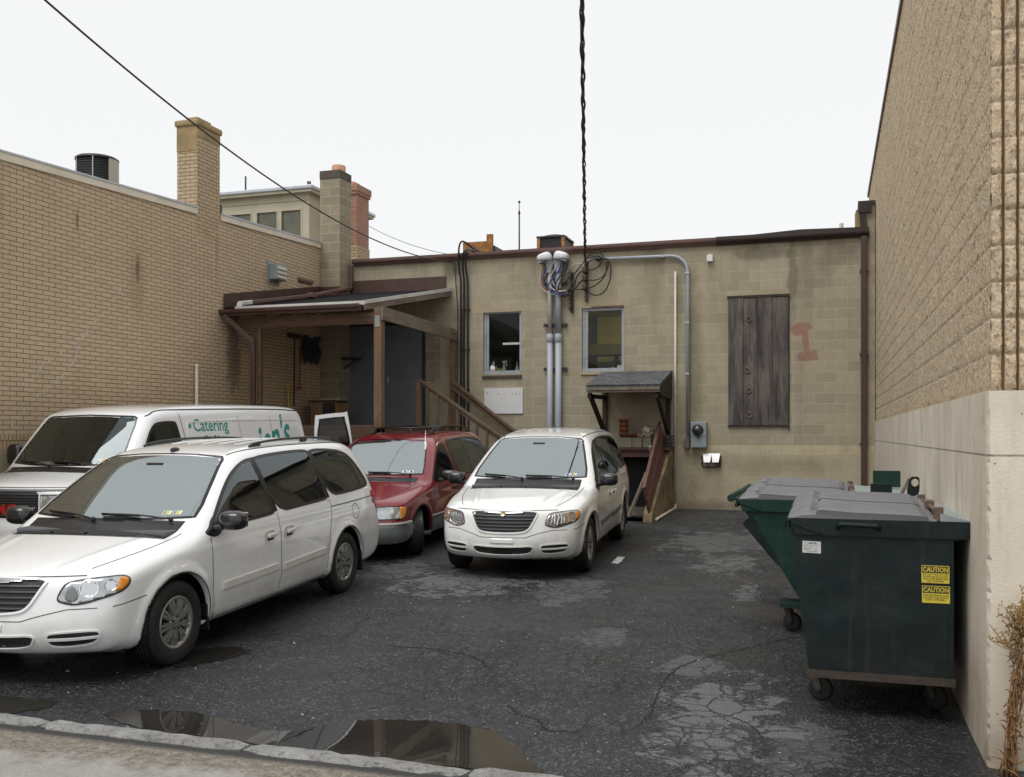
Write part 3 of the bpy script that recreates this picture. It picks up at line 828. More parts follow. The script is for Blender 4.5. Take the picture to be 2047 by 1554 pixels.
for (y0, y1) in ((-6, 15.13), (15.86, 19.58)):
    mb = MB()
    prof = lambda y: [(XL + 0.035, y, zt(y) - 0.0), (XL + 0.035, y, zt(y) + 0.105), (XL - 0.43, y, zt(y) + 0.105), (XL - 0.43, y, zt(y))]
    mb.add(prof(y0) + prof(y1), [(0, 1, 5, 4), (1, 2, 6, 5), (2, 3, 7, 6), (3, 0, 4, 7), (0, 3, 2, 1), (4, 5, 6, 7)])
    cp = mb.build('coping', MAT['coping_cream'], brick)
    mb = MB()
    n = int((y1 - y0) / 1.2) + 1
    for k in range(n):                                          # sheet metal cap in lapped lengths
        a, b = y0 + (y1 - y0) * k / n, y0 + (y1 - y0) * (k + 1) / n
        lift = 0.003 * (k % 2) + RNG.uniform(0, 0.004)
        P = lambda y: [(XL + 0.045 + lift, y, zt(y) + 0.107), (XL + 0.048 + lift, y, zt(y) + 0.135), (XL - 0.1, y, zt(y) + 0.172 + lift), (XL - 0.44, y, zt(y) + 0.175 + lift), (XL - 0.44, y, zt(y) + 0.107)]
        q = P(a) + P(b)
        mb.add(q, [(i, (i + 1) % 5, (i + 1) % 5 + 5, i + 5) for i in range(5)] + [(4, 3, 2, 1, 0), (5, 6, 7, 8, 9)])
    mb.build('metal_cap', MAT['coping_metal'], cp)
# tall chimney rising flush with the wall
ch = MB().span((XL - 0.42, 15.15, 5.3), (XL + 0.004, 15.84, 7.22)).build('chimney', MAT['chimney_brick'], brick)
mb = MB()
mb.span((XL - 0.428, 15.14, 6.80), (XL + 0.002, 15.30, 7.25), bev=0.01); mb.span((XL - 0.428, 15.15, 7.06), (XL + 0.014, 15.85, 7.25), bev=0.012)
mb.build('stucco_band', MAT['stucco'], ch)
mb = MB()
mb.span((XL - 0.46, 15.105, 7.25), (XL + 0.045, 15.885, 7.37), bev=0.035)
mb.span((XL - 0.32, 15.28, 7.36), (XL - 0.08, 15.70, 7.46), bev=0.02)
mb.build('cap', MAT['stucco'], ch)
mb = MB().span((XL - 0.30, 14.98, 5.62), (XL - 0.03, 15.15, 5.80)); mb.span((XL - 0.3, 15.84, 5.7), (XL - 0.0, 15.92, 5.98)); mb.build('flashing', MAT['dark_steel'], ch)
# second chimney behind the roof of the block building
ch = MB().span((XL - 0.42, 21.37, 5.5), (XL + 0.004, 22.01, 7.50)).build('chimney', MAT['red_brick'], brick)
ch['label'] = 'worn reddish brick chimney'
MB().span((XL - 0.435, 21.355, 5.4), (XL + 0.02, 22.025, 6.22)).build('stack_foot', MAT['chimney_brick'], ch)
mb = MB(); mb.span((XL - 0.455, 21.335, 7.45), (XL + 0.035, 22.045, 7.52)); mb.span((XL - 0.475, 21.315, 7.52), (XL + 0.055, 22.065, 7.68), bev=0.01); mb.build('cap', MAT['red_brick'], ch)
MB().span((XL - 0.33, 21.48, 7.68), (XL - 0.12, 21.8, 7.79), bev=0.015).build('flue', MAT['terracotta'], ch)
# stair-stepped pale mortar repairs
def steps(px):
    for (u0, v0), (u1, v1) in zip(px[:-1], px[1:]):
        p, q = on_x(u0, v0), on_x(u1, v1)
        n = max(1, int(round(abs(q.z - p.z) / 0.0677)))
        for k in range(n):
            a = p.lerp(q, k / n); b = p.lerp(q, (k + 1) / n)
            if RNG.random() < 0.42: continue
            mb = MB().span((XL, a.y - 0.010, a.z), (XL + 0.003, a.y + 0.010 + RNG.uniform(0, .02), b.z - .006))
            if RNG.random() < .6: mb.span((XL, a.y, b.z - 0.008), (XL + 0.0026, b.y, b.z + 0.006))
            mb.build('mortar_repair', MAT['patch_mortar'], brick)
weathered('patch_mortar', (0.54, 0.50, 0.44), 0.25, 20.0, 0.9)
steps([(14, 866), (32, 842), (62, 805), (100, 778), (124, 758), (150, 722), (160, 690)])
steps([(44, 772), (74, 748), (86, 732), (132, 704), (165, 676), (205, 634), (246, 575)])

# roof things of that building
def cyl_unit():
    d = ray(194, 330); X = -13.1; t = X / d[0]; c = Vector((X, d[1] * t, 0))
    r = 0.37
    root = thing('condenser_unit', (c.x, c.y, 5.5), 'round air conditioner with dark louvres behind the white coping', 'air conditioner')
    MB().lathe((c.x, c.y, 5.5), [(0.0, 0), (r - 0.01, 0), (r - 0.01, 1.28), (0.0, 1.28)], n=40).build('coil_guard', MAT['grille_black'], root)
    mb = MB()
    vs, fs = [], []
    for k in range(13):
        an = -0.30 + 1.25 * k / 12
        for rr in (r - 0.002, r + 0.012):
            for z in (5.5, 6.78): vs.append((c.x + rr * math.cos(an), c.y + rr * math.sin(an), z))
    for k in range(12):
        b = k * 4
        fs += [(b + 2, b + 3, b + 7, b + 6), (b, b + 4, b + 5, b + 1), (b + 1, b + 5, b + 7, b + 3), (b, b + 2, b + 6, b + 4)]
    fs += [(0, 1, 3, 2), (48, 50, 51, 49)]
    mb.add(vs, fs, 0, False); mb.build('side_panel', MAT['unit_beige'], root)
    MB().lathe((c.x, c.y, 6.775), [(r + 0.015, 0), (r + 0.018, 0.03), (r - 0.02, 0.055), (0, 0.075)], n=40).build('top_rim', MAT['black_plastic'], root)
    mb = MB()
    for k in range(26):
        z = 5.55 + k * 0.047; mb.lathe((c.x, c.y, z), [(r - 0.004, 0), (r + 0.004, 0.008), (r - 0.004, 0.016)], n=32)
    mb.build('louvres', MAT['black_plastic'], root)
    an = math.radians(-62)
    for a2 in (-2.05, -1.05): MB().tube([(c.x + (r + .008) * math.cos(a2), c.y + (r + .008) * math.sin(a2), z) for z in (5.5, 6.78)], 0.009, 6).build('corner_post', MAT['unit_beige'], root)
cyl_unit()

# cream penthouse with windows
def penthouse():
    Y = 20.5
    pr = on_y(618, 386, Y); x1 = pr.x; x0 = x1 - 3.0; ztop = pr.z
    root = thing('roof_penthouse', ((x0 + x1) / 2, Y + 1.5, 5.7), 'cream painted rooftop penthouse with a row of windows between two chimneys', 'penthouse')
    wz0 = ztop - 1.3; wz1 = on_y(560, 420, Y).z
    ws = []
    for (ua, ub) in ((455, 504), (511, 556), (560, 604)):
        ws.append((on_y(ua, 440, Y).x, on_y(ub, 440, Y).x))
    # front wall with openings
    xs = [x0] + [q for w in ws for q in w] + [x1]
    mb = MB()
    for i in range(0, len(xs), 2): mb.span((xs[i], Y, 5.6), (xs[i + 1], Y + 0.12, ztop))
    for (a, b) in ws:
        mb.span((a, Y, wz1), (b, Y + 0.12, ztop)); mb.span((a, Y, 5.6), (b, Y + 0.12, wz0))
    mb.span((x1 - 0.12, Y + 0.12, 5.6), (x1, Y + 3.0, ztop)); mb.span((x0, Y + 0.12, 5.6), (x0 + 0.12, Y + 3.0, ztop)); mb.span((x0, Y + 2.88, 5.6), (x1, Y + 3.0, ztop - 0.002))
    mb.build('wall', MAT['cream_paint'], root)
    for (a, b) in ws:
        mb = MB(); f = 0.035
        mb.span((a, Y - 0.01, wz1 - f), (b, Y + 0.05, wz1)); mb.span((a, Y - 0.01, wz0), (b, Y + 0.05, wz0 + f))
        mb.span((a, Y - 0.01, wz0 + f), (a + f, Y + 0.05, wz1 - f)); mb.span((b - f, Y - 0.01, wz0 + f), (b, Y + 0.05, wz1 - f))
        w = mb.build('window', MAT['cream_paint'], root)
        MB().add([(a + f, Y + 0.03, wz0 + f), (b - f, Y + 0.03, wz0 + f), (b - f, Y + 0.03, wz1 - f), (a + f, Y + 0.03, wz1 - f)], [(0, 1, 2, 3)]).build('pane', MAT['clear_glass'], w, fix=False)
        MB().span((a + f, Y + 0.07, wz0 + f), (b - f, Y + 0.08, wz1 - f)).build('blind', MAT['room_blind'], w)
    mb = MB(); mb.span((x0 - 0.12, Y - 0.16, ztop), (x1 + 0.14, Y + 3.1, ztop + 0.06)); mb.build('roof_edge', MAT['cream_paint'], root)
    mb = MB(); mb.span((x0 - 0.16, Y - 0.2, ztop + 0.06), (x1 + 0.18, Y + 3.15, ztop + 0.15), bev=0.02); mb.build('roof', MAT['coping_metal'], root)
    MB().span((x0, Y - 0.02, ztop - 0.16), (x1 + 0.02, Y - 0.002, ztop - 0.12)).build('trim_board', MAT['cream_paint'], root)
    p = on_y(491, 395, 21.2)
    mb = MB().tube([(p.x, 21.2, ztop + 0.1), (p.x, 21.2, p.z + 0.52)], 0.022, 8)
    single(mb, 'vent_pipe', MAT['dark_steel'], 'thin dark standpipe on the cream penthouse roof', 'pipe')
    p = on_y(618, 380, 20.9)
    mb = MB().span((p.x - 0.035, 20.86, ztop + 0.14), (p.x + 0.035, 20.93, p.z + 0.2)); mb.bar((p.x, 20.9, p.z + 0.14), (p.x + 0.28, 20.9, p.z - 0.05), 0.015, 0.015)
    single(mb, 'roof_bracket', MAT['bin_hinge'], 'short rusty bracket on the corner of the penthouse roof', 'bracket')
weathered('room_blind', (0.50, 0.43, 0.36), 0.25, 3.0, 0.8)
penthouse()

# louvred vent on the brick wall
def vent():
    a, b = on_x(532, 527), on_x(557, 565)
    y0, y1 = on_x(540, 545).y - 0.07, on_x(557, 545).y
    z1, z0 = on_x(548, 531).z, on_x(548, 562).z
    root = thing('wall_vent', (XL, (y0 + y1) / 2, z0), 'grey metal louvred exhaust vent high on the tan brick wall', 'vent')
    mb = MB(); mb.span((XL + 0.001, y0 - 0.05, z0 - 0.05), (XL + 0.02, y1 + 0.03, z1 + 0.05)); mb.span((XL + 0.02, y0, z0), (XL + 0.20, y1 - 0.002, z1), bev=0.008)
    mb.build('housing', MAT['meter_gray'], root)
    mb = MB()
    for k in range(3):
        za = z0 + 0.03 + (z1 - z0 - 0.05) * k / 3; zb = za + (z1 - z0 - 0.07) / 3 - 0.015
        mb.add([(XL + 0.225, y0 + 0.02, za), (XL + 0.225, y1 - 0.03, za), (XL + 0.205, y1 - 0.03, zb), (XL + 0.205, y0 + 0.02, zb), (XL + 0.2, y0 + 0.02, za), (XL + 0.2, y1 - 0.03, za), (XL + 0.2, y1 - 0.03, zb), (XL + 0.2, y0 + 0.02, zb)], [(0, 1, 2, 3), (4, 7, 6, 5), (0, 4, 5, 1), (1, 5, 6, 2), (2, 6, 7, 3), (3, 7, 4, 0)])
    mb.build('louvres', MAT['unit_beige'], root)
vent()
mb = MB()
p, q = on_x(595, 560), on_x(623, 567)
mb.span((XL + 0.001, p.y, q.z - 0.02), (XL + 0.05, q.y, q.z + 0.045)); mb.span((XL + 0.001, p.y + 0.02, q.z - 0.06), (XL + 0.02, p.y + 0.2, q.z - 0.02))
single(mb, 'rusty_angle', MAT['bin_hinge'], 'short rusty steel angle stuck out of the brick wall below the vent', 'bracket')
p, q = on_x(388, 728), on_x(388, 806)
mb = MB().tube([(XL + 0.05, p.y, 0.3), (XL + 0.05, p.y, p.z)], 0.03, 12); mb.lathe((XL + 0.05, p.y, p.z - 0.01), [(0.034, -0.05), (0.036, 0), (0.0, 0.012)], n=12)
single(mb, 'standpipe', MAT['white_pvc'], 'white plastic pipe standing against the brick wall behind the white van', 'pipe')

# ------------------------------------------------------------------ block building at the back
BX = -11.0
block = thing('block_building', (BX, YB, 0.0646), 'low painted block building with brown gutter at the back of the lot', 'building')
W1 = [on_y(966, 623), on_y(1042, 747)]; W2 = [on_y(1163, 617), on_y(1247, 742)]
holes = [(W1[0].x, W1[1].x, W1[1].z, W1[0].z), (W2[0].x, W2[1].x, W2[1].z, W2[0].z)]
Z0, Z1 = -0.3, 5.56
xs = sorted({-10.45, 0.50} | {h[0] for h in holes} | {h[1] for h in holes})
mb = MB()
for a, b in zip(xs[:-1], xs[1:]):
    hz = [h for h in holes if h[0] <= a + 1e-6 and h[1] >= b - 1e-6]
    segs = [(Z0, Z1)] if not hz else [(Z0, hz[0][2]), (hz[0][3], Z1)]
    for (p, q) in segs: mb.add([(a, YB, p), (b, YB, p), (b, YB, q), (a, YB, q)], [(0, 1, 2, 3)])
for (a, b, p, q) in holes:
    y2 = YB + 0.2
    mb.add([(a, YB, p), (b, YB, p), (b, YB, q), (a, YB, q), (a, y2, p), (b, y2, p), (b, y2, q), (a, y2, q)], [(0, 4, 5, 1), (1, 5, 6, 2), (2, 6, 7, 3), (3, 7, 4, 0)])
mb.add([(0.5, YB, Z0), (0.5, 27, Z0), (0.5, 27, Z1), (0.5, YB, Z1)], [(0, 1, 2, 3)])
mb.build('wall', MAT['block'], block)
MB().span((-10.9, YB + 0.25, 5.40), (0.49, 27, 5.5)).build('roof', MAT['dark_cap'], block)
# chimney of the same block in the corner
ch = MB().span((-10.945, 19.6, 1.0), (-10.45, 20.12, 7.36)).build('chimney', MAT['chimney_block'], block)
MB().span((-10.955, 19.585, 7.36), (-10.44, 20.135, 7.545), bev=0.012).build('cap', MAT['dark_cap'], ch)
MB().lathe((-10.62, 19.86, 7.54), [(0.155, 0), (0.155, 0.15), (0.145, 0.16), (0.12, 0.16), (0.12, 0)], n=24).build('flue_pot', MAT['terracotta'], ch)
# raised block pier at the right end
pr = MB().span((0.50, YB - 0.02, -0.3), (0.668, 20.5, 6.08)).build('pier', MAT['block'], block)
mb = MB(); mb.span((0.36, YB - 0.05, 6.08), (0.668, 20.5, 6.15)); mb.build('cap', MAT['dark_gutter'], pr)
MB().prism([(0.33, 20.25, 5.5), (0.33, 22.0, 5.5), (0.33, 22.0, 6.3), (0.33, 20.25, 6.03)], (1, 0, 0), 0.14).build('side_parapet', MAT['stucco'], pr)
# gutter along the roof edge: brown, then a darker length
def gutter_run(x0, x1, zt_, name, mat, parent, y=YB, d=0.13, h=0.125):
    prof = [(0, 0), (-0.055, 0), (-0.075, 0.035), (-d + 0.01, 0.06), (-d, 0.09), (-d, h), (-d + 0.012, h), (-d + 0.012, 0.1), (-0.012, 0.1), (0, h)]
    V = []
    for x in (x0, x1): V += [(x, y + p, zt_ - h + q) for p, q in prof]
    n = len(prof)
    mb = MB().add(V, [(i, (i + 1) % n, (i + 1) % n + n, i + n) for i in range(n)] + [tuple(range(n)), tuple(reversed(range(n, 2 * n)))])
    return mb.build(name, mat, parent)
xm = on_y(1432, 480).x
xr = on_y(1737, 460).x
g = gutter_run(-10.36, xm, 5.60, 'gutter', MAT['brown_gutter_pink'], block)
MB().span((-10.40, YB - 0.02, 5.565), (xm, YB + 0.3, 5.63)).build('drip_edge', MAT['brown_gutter'], g)
g = gutter_run(xm + 0.002, xr, 5.61, 'gutter', MAT['dark_gutter'], block, d=0.14, h=0.15)
mb = MB().span((xm, YB - 0.02, 5.572), (xr, YB + 0.3, 5.64)); mb.prism([(on_y(1475, 470).x, YB + 0.05, 5.64), (on_y(1735, 470).x, YB + 0.05, 5.64), (on_y(1735, 470).x, YB + 0.05, 5.67), (on_y(1600, 470).x, YB + 0.05, 5.70)], (0, 1, 0), 0.5)
mb.build('drip_edge', MAT['dark_gutter'], g)
xd = on_y(1727, 700).x
dp = MB(); dp.span((xd - 0.055, YB - 0.115, 0.35), (xd + 0.055, YB - 0.03, 5.47), bev=0.012)
for z in (1.5, 3.2, 4.8): dp.span((xd - 0.075, YB - 0.12, z), (xd + 0.075, YB, z + 0.035))
dp.build('downspout', MAT['brown_gutter'], block)
mb = MB(); p = on_y(1740, 420)
mb.bar((0.47, YB - 0.02, 5.60), (0.43, YB - 0.02, 6.0), 0.10, 0.12); mb.span((0.36, YB - 0.10, 5.92), (0.60, YB - 0.022, 6.078)); mb.build('leader_head', MAT['dark_gutter'], block)
# lintels
for (a, b) in (((943, 603), (1054, 622)), ((1150, 594), (1261, 613))):
    p, q = on_y(*a), on_y(*b)
    MB().span((p.x, YB - 0.003, q.z), (q.x, YB + 0.05, p.z)).build('lintel', MAT['lintel'], block)
MB().span((on_y(1455, 0).x - 0.02, YB - 0.003, on_y(1515, 597).z), (on_y(1577, 0).x, YB + 0.05, on_y(1515, 580).z)).build('lintel', MAT['lintel'], block)
# windows
for i, (x0, x1, z0, z1) in enumerate(holes):
    f = 0.05; y0, y1 = YB + 0.05, YB + 0.11
    mb = MB()
    for (p, q) in (((x0 + .004, y0, z1 - f - .004), (x1 - .004, y1, z1 - .004)), ((x0 + .004, y0 - 0.03, z0 + .004), (x1 - .004, y1, z0 + f + .02)), ((x0 + .004, y0, z0 + f + .02), (x0 + f + .004, y1, z1 - f - .004)), ((x1 - f - .004, y0, z0 + f + .02), (x1 - .004, y1, z1 - f - .004))):
        mb.span(p, q)
    # inner storm sash leaves a second step on the hinge side
    mb.span((x0 + f + .004, y0 + 0.02, z0 + f + .02), (x0 + f + 0.055, y1 + 0.02, z1 - f - .004))
    w = mb.build('window', MAT['frame_alum'], block)
    xa = x0 + f + 0.055
    MB().add([(xa, y0 + .03, z0 + f + .02), (x1 - f - .004, y0 + .03, z0 + f + .02), (x1 - f - .004, y0 + .03, z1 - f - .004), (xa, y0 + .03, z1 - f - .004)], [(0, 1, 2, 3)]).build('pane', MAT['clear_glass'], w, fix=False)
    if i == 0:
        zm = on_y(1010, 687).z
        MB().span((on_y(1003, 0).x, y0 + 0.015, zm - 0.022), (x1 - f - .004, y0 + 0.028, zm + 0.022)).build('sash_rail', MAT['white_trim'], w)
    mb = MB()
    if i == 0:
        n = 11
        for k in range(n): mb.span((x0 - 0.02 + (x1 - x0 + 0.04) * k / n + 0.004, YB - 0.035, z0 - 0.095), (x0 - 0.02 + (x1 - x0 + 0.04) * (k + 1) / n - 0.004, YB + 0.04, z0 - 0.03), bev=0.006)
    else:
        mb.span((x0 - 0.02, YB - 0.03, z0 - 0.07), (x1 + 0.02, YB + 0.04, z0 - 0.005), bev=0.008)
    mb.build('sill', MAT['dark_cap'] if i == 0 else MAT['lintel'], w)
# rusty broken lintel angle over the right window
mb = MB().span((holes[1][0] + 0.2, YB - 0.012, holes[1][3] + 0.004), (holes[1][1], YB + 0.03, holes[1][3] + 0.035)); mb.build('lintel_angle', MAT['bin_hinge'], block)
# rooms behind the windows
mb = MB()
xa, xb, ya, yb, za, zb = -9.5, -2.0, YB + 0.3, YB + 4.0, 1.7, 4.6
mb.add([(xa, ya, za), (xb, ya, za), (xb, yb, za), (xa, yb, za), (xa, ya, zb), (xb, ya, zb), (xb, yb, zb), (xa, yb, zb)], [(0, 1, 2, 3), (4, 7, 6, 5), (3, 2, 6, 7), (0, 3, 7, 4), (1, 5, 6, 2)])
xw = (holes[0][1] + holes[1][0]) / 2
rm = mb.build('room', MAT['room_wall'], block, fix=False)
MB().span((xw - 0.05, ya, za), (xw + 0.05, yb, zb)).build('partition', MAT['room_dark'], rm)
MB().span((xa + 0.01, yb - 0.35, za), (xw - 0.06, yb - 0.3, zb)).build('back_panel', MAT['room_dark'], rm)
mb = MB()
for k in range(3): mb.span((xw + 0.06, yb - 0.5, 2.2 + k * 0.55), (xb, yb - 0.1, 2.23 + k * 0.55))
for k in range(22):
    x = xw + 0.3 + k * 0.13; z = 2.23 + (k % 3) * 0.55
    mb.span((x, yb - 0.42, z), (x + RNG.uniform(.07, .12), yb - 0.25, z + RNG.uniform(0.12, 0.4)), m=int(RNG.integers(0, 3)))
mb.build('shelving', [MAT['room_dark'], MAT['yellow_plastic'], MAT['unit_beige']], rm)
MB().span((xw + 0.06, ya + 2.2, 3.55), (xb, ya + 2.8, 3.8)).build('ceiling_duct', MAT['room_dark'], rm)
b = NB('tube_light'); e_ = b.n('Emission', {'Color': (1.0, 0.90, 0.50, 1), 'Strength': 16.0}); b.t.links.new(e_.outputs[0], b.out.inputs[0])
MB().span((xw + 0.5, ya + 0.55, 4.50), (xw + 3.0, ya + 0.65, 4.56)).build('ceiling_light', MAT['tube_light'], rm)
# boarded opening
p, q = on_y(1456, 598), on_y(1576, 850)
sh = MB()
w = (q.x - p.x); edges = [0, 0.26, 0.50, 0.74, 1.0]
for i in range(4):
    sh.span((p.x + w * edges[i] + 0.003, YB - 0.045 + 0.004 * (i % 2), q.z), (p.x + w * edges[i + 1] - 0.003, YB - 0.003, p.z - 0.015 * (i % 2)), bev=0.004)
sh = sh.build('boarded_shutter', MAT['board_wood'], block)
mb = MB(); mb.span((p.x - 0.02, YB - 0.05, p.z), (q.x + 0.02, YB, p.z + 0.05)); mb.span((q.x + 0.004, YB - 0.02, q.z - 0.1), (q.x + 0.022, YB, p.z)); mb.span((p.x - 0.01, YB - 0.05, q.z - 0.025), (q.x, YB, q.z - 0.002)); mb.build('frame', MAT['dark_wood'], sh)
for (u, v) in ((1497, 638), (1494, 741), (1497, 781), (1498, 830)):
    c = on_y(u, v, YB - 0.05); mb = MB()
    mb.tube([(c.x + 0.045 * math.sin(t), YB - 0.055, c.z + 0.05 * math.cos(t)) for t in np.linspace(0, 6.28, 15)], 0.010, 6); mb.span((c.x - 0.02, YB - 0.058, c.z + 0.035), (c.x + 0.02, YB - 0.044, c.z + 0.075))
    mb.build('ring_pull', MAT['wood_grey'], sh)
# faded red numeral painted on the blocks
px = [(1581, 655), (1590, 648), (1604, 645), (1618, 647), (1622, 655), (1615, 661), (1617, 682), (1619, 700), (1631, 699), (1634, 710), (1634, 720), (1622, 718), (1612, 722), (1600, 722), (1594, 716), (1597, 705), (1607, 703), (1604, 684), (1602, 668), (1592, 671), (1584, 667)]
c = catmull([(on_y(u, v).x, on_y(u, v).z) for u, v in px], 4, True)
o = MB().add([(x + RNG.normal(0, .006), YB - 0.003, z + RNG.normal(0, .006)) for x, z in c], [tuple(reversed(range(len(c))))]).build('painted_numeral', MAT['red_number'], block, fix=False)
# door at the back of the porch
p, q = on_y(700, 655), on_y(845, 850)
d = MB().span((p.x, YB - 0.05, q.z), ((p.x + q.x) / 2 - 0.004, YB - 0.004, p.z)); d.span(((p.x + q.x) / 2 + 0.004, YB - 0.05, q.z), (q.x, YB - 0.004, p.z))
d = d.build('door', MAT['door_grey'], block)
mb = MB(); mb.span((p.x - 0.07, YB - 0.06, q.z), (p.x - 0.003, YB, p.z + 0.07)); mb.span((q.x + 0.003, YB - 0.06, q.z), (q.x + 0.07, YB, p.z + 0.07)); mb.span((p.x - 0.003, YB - 0.06, p.z + 0.003), (q.x + 0.003, YB, p.z + 0.07)); mb.build('frame', MAT['dark_steel'], d)
mb = MB().box(((p.x + q.x) / 2 + 0.08, YB - 0.075, q.z + 1.0), (0.03, 0.05, 0.14), bev=0.01); mb.build('handle', MAT['galv'], d)
# glazed block panel beside the door
p, q = on_y(847, 666), on_y(880, 760)
MB().span((p.x + 0.02, YB - 0.01, q.z), (q.x, YB + 0.02, p.z)).build('infill_panel', MAT['chimney_block'], block)

# ------------------------------------------------------------------ split-face building on the right
A = Vector((0.822, 6.17)); B = Vector((0.647, 23.5))
split = thing('split_face_building', (0.822, 6.17, 0), 'tall tan split-face block building on a concrete base at the right', 'building')
ZB, ZT = 1.949, 6.98
def rib_wall(o2, d2, nrm, L, name, gd=-0.020, am=1.0):
    p, ru = 0.0735, 0.2032
    nr = int(L / p)
    us, kind, rid = [], [], []
    for k in range(nr):
        for (s, g) in ((0.0, 0), (0.014, 0), (0.030, 0), (0.044, 0), (0.0525, 0), (0.0545, 1), (0.0715, 1)):
            us.append(k * p + s); kind.append(g); rid.append(k)
    us = np.array(us); kind = np.array(kind); rid = np.array(rid)
    zs, zk, zr = [], [], []
    nc = int((ZT - ZB) / ru) + 1
    for k in range(nc):
        for (s, g) in ((0.0, 1), (0.006, 1), (0.012, 0), (0.045, 0), (0.08, 0), (0.115, 0), (0.15, 0), (0.18, 0), (0.197, 0)):
            z = ZB + k * ru + s
            if z <= ZT: zs.append(z); zk.append(g); zr.append(k)
    zs = np.array(zs); zk = np.array(zk); zr = np.array(zr)
    nu, nz = len(us), len(zs)
    cell = RNG.uniform(-0.006, 0.010, (nr, nc)) * (1 if am > .9 else .18)
    D = cell[rid[:, None], zr[None, :]] + RNG.normal(0, 0.0065, (nu, nz))
    D = np.where(kind[:, None] == 1, gd, D * am)
    D = np.where((zk[None, :] == 1) & (kind[:, None] == 0), -0.011 if am > .9 else -.003, D)
    U = us[:, None] + np.where(kind[:, None] == 0, RNG.normal(0, 0.0012, (nu, nz)), 0)
    V = np.stack([o2.x + d2.x * U + nrm.x * D, o2.y + d2.y * U + nrm.y * D, np.broadcast_to(zs[None, :], U.shape)], -1).reshape(-1, 3)
    ii = np.arange(nu * nz).reshape(nu, nz)
    Fq = np.stack([ii[:-1, :-1].ravel(), ii[1:, :-1].ravel(), ii[1:, 1:].ravel(), ii[:-1, 1:].ravel()], 1)
    g = ((kind[:-1] == 1) & (kind[1:] == 1) & (gd < -.01))[:, None] | np.zeros((1, nz - 1), bool)
    if nrm.x < -0.5: Fq = Fq[:, ::-1].copy()
    return mesh_np(name, V, Fq, [MAT['split_face'], MAT['split_groove']], split, False, g.ravel())
d = (B - A).normalized()
rib_wall(A, d, Vector((-d.y, d.x)), (B - A).length, 'side_wall', -0.003, 0.45)
rib_wall(A, Vector((1, 0)), Vector((0, -1)), 2.4, 'front_wall')
mb = MB(); mb.prism([(A.x + 0.03, A.y + 0.03, ZB), (3.1, A.y + 0.03, ZB), (3.1, B.y, ZB), (B.x + 0.03, B.y, ZB)], (0, 0, 1), ZT - ZB - 0.02); mb.build('core', MAT['split_groove'], split)
mb = MB(); mb.prism([(A.x - 0.03, A.y - 0.03, ZT), (3.1, A.y - 0.03, ZT), (3.1, B.y, ZT), (B.x - 0.03, B.y, ZT)], (0, 0, 1), 0.09); mb.build('coping', MAT['brown_gutter_pink'], split)
# concrete base with a form joint and a chipped corner
mb = MB()
zf = on_y(1990, 911, 6.17).z
for (z0, z1, o_) in ((-0.3, zf - 0.006, 0.0), (zf + 0.006, ZB - 0.004, 0.0), (zf - 0.006, zf + 0.006, 0.008)):
    zz = list(np.linspace(z0, z1, max(2, int((z1 - z0) / 0.03)))) if o_ == 0 else [z0, z1]
    ring = []
    for z in zz:
        ch_ = 0.006 + abs(RNG.normal(0, 0.006)) if o_ == 0 else 0.02
        ring.append([(B.x - 0.022 + o_, B.y, z), (A.x - 0.022 + o_, A.y + ch_, z), (A.x - 0.022 + o_ + ch_, A.y - 0.022 + o_, z), (3.1, A.y - 0.022 + o_, z)])
    vs = [p for r in ring for p in r]
    fs = [(i * 4 + j, i * 4 + j + 1, (i + 1) * 4 + j + 1, (i + 1) * 4 + j) for i in range(len(ring) - 1) for j in range(3)]
    mb.add(vs, fs)
mb.add([(B.x - 0.022, B.y, ZB - 0.004), (A.x - 0.022, A.y, ZB - 0.004), (A.x, A.y - 0.022, ZB - 0.004), (3.1, A.y - 0.022, ZB - 0.004), (3.1, B.y, ZB - 0.004)], [(0, 1, 2, 3, 4)])
mb.build('base', MAT['base_conc'], split)
# ------------------------------------------------------------------ porch with stairs
PX0, PX1, PY0, DZ = XL + 0.02, -7.76, 16.10, 1.86
porch = thing('porch', ((PX0 + PX1) / 2, 18.0, 0.1), 'wooden loading porch with black shingled lean-to roof beside the brick wall', 'porch')
ze, zb_ = 4.06, 4.86                                             # roof top at eave and at the wall
def rz(y): return ze + (zb_ - ze) * (y - (PY0 - 0.15)) / (YB - 0.02 - (PY0 - 0.15))
ya, yb = PY0 - 0.15, YB - 0.02
xa, xb = PX0, -8.10
mb = MB().add([(xa, ya, ze), (xb + 0.08, ya, ze), (xb + 0.08, yb, zb_), (xa, yb, zb_), (xa, ya, ze - 0.05), (xb + 0.08, ya, ze - 0.05), (xb + 0.08, yb, zb_ - 0.05), (xa, yb, zb_ - 0.05)], [(0, 1, 2, 3), (7, 6, 5, 4), (0, 4, 5, 1), (1, 5, 6, 2), (2, 6, 7, 3), (3, 7, 4, 0)])
rf = mb.build('roof', MAT['shingle_black'], porch)
mb = MB()
for k in range(6):                                               # rafters
    x = xa + 0.1 + (xb - xa - 0.2) * k / 5
    mb.add([(x - .02, ya + 0.04, ze - 0.055), (x + .02, ya + 0.04, ze - 0.055), (x + .02, yb, zb_ - 0.055), (x - .02, yb, zb_ - 0.055), (x - .02, ya + 0.04, ze - 0.19), (x + .02, ya + 0.04, ze - 0.19), (x + .02, yb, zb_ - 0.19), (x - .02, yb, zb_ - 0.19)], [(0, 1, 2, 3), (7, 6, 5, 4), (0, 4, 5, 1), (1, 5, 6, 2), (2, 6, 7, 3), (3, 7, 4, 0)])
mb.build('rafters', MAT['deck_wood'], rf)
mb = MB().bar((xa + 0.25, ya - 0.012, ze - 0.02), (xb + 0.085, ya - 0.012, ze - 0.02), 0.02, 0.075); mb.build('drip_edge', MAT['white_trim'], rf)
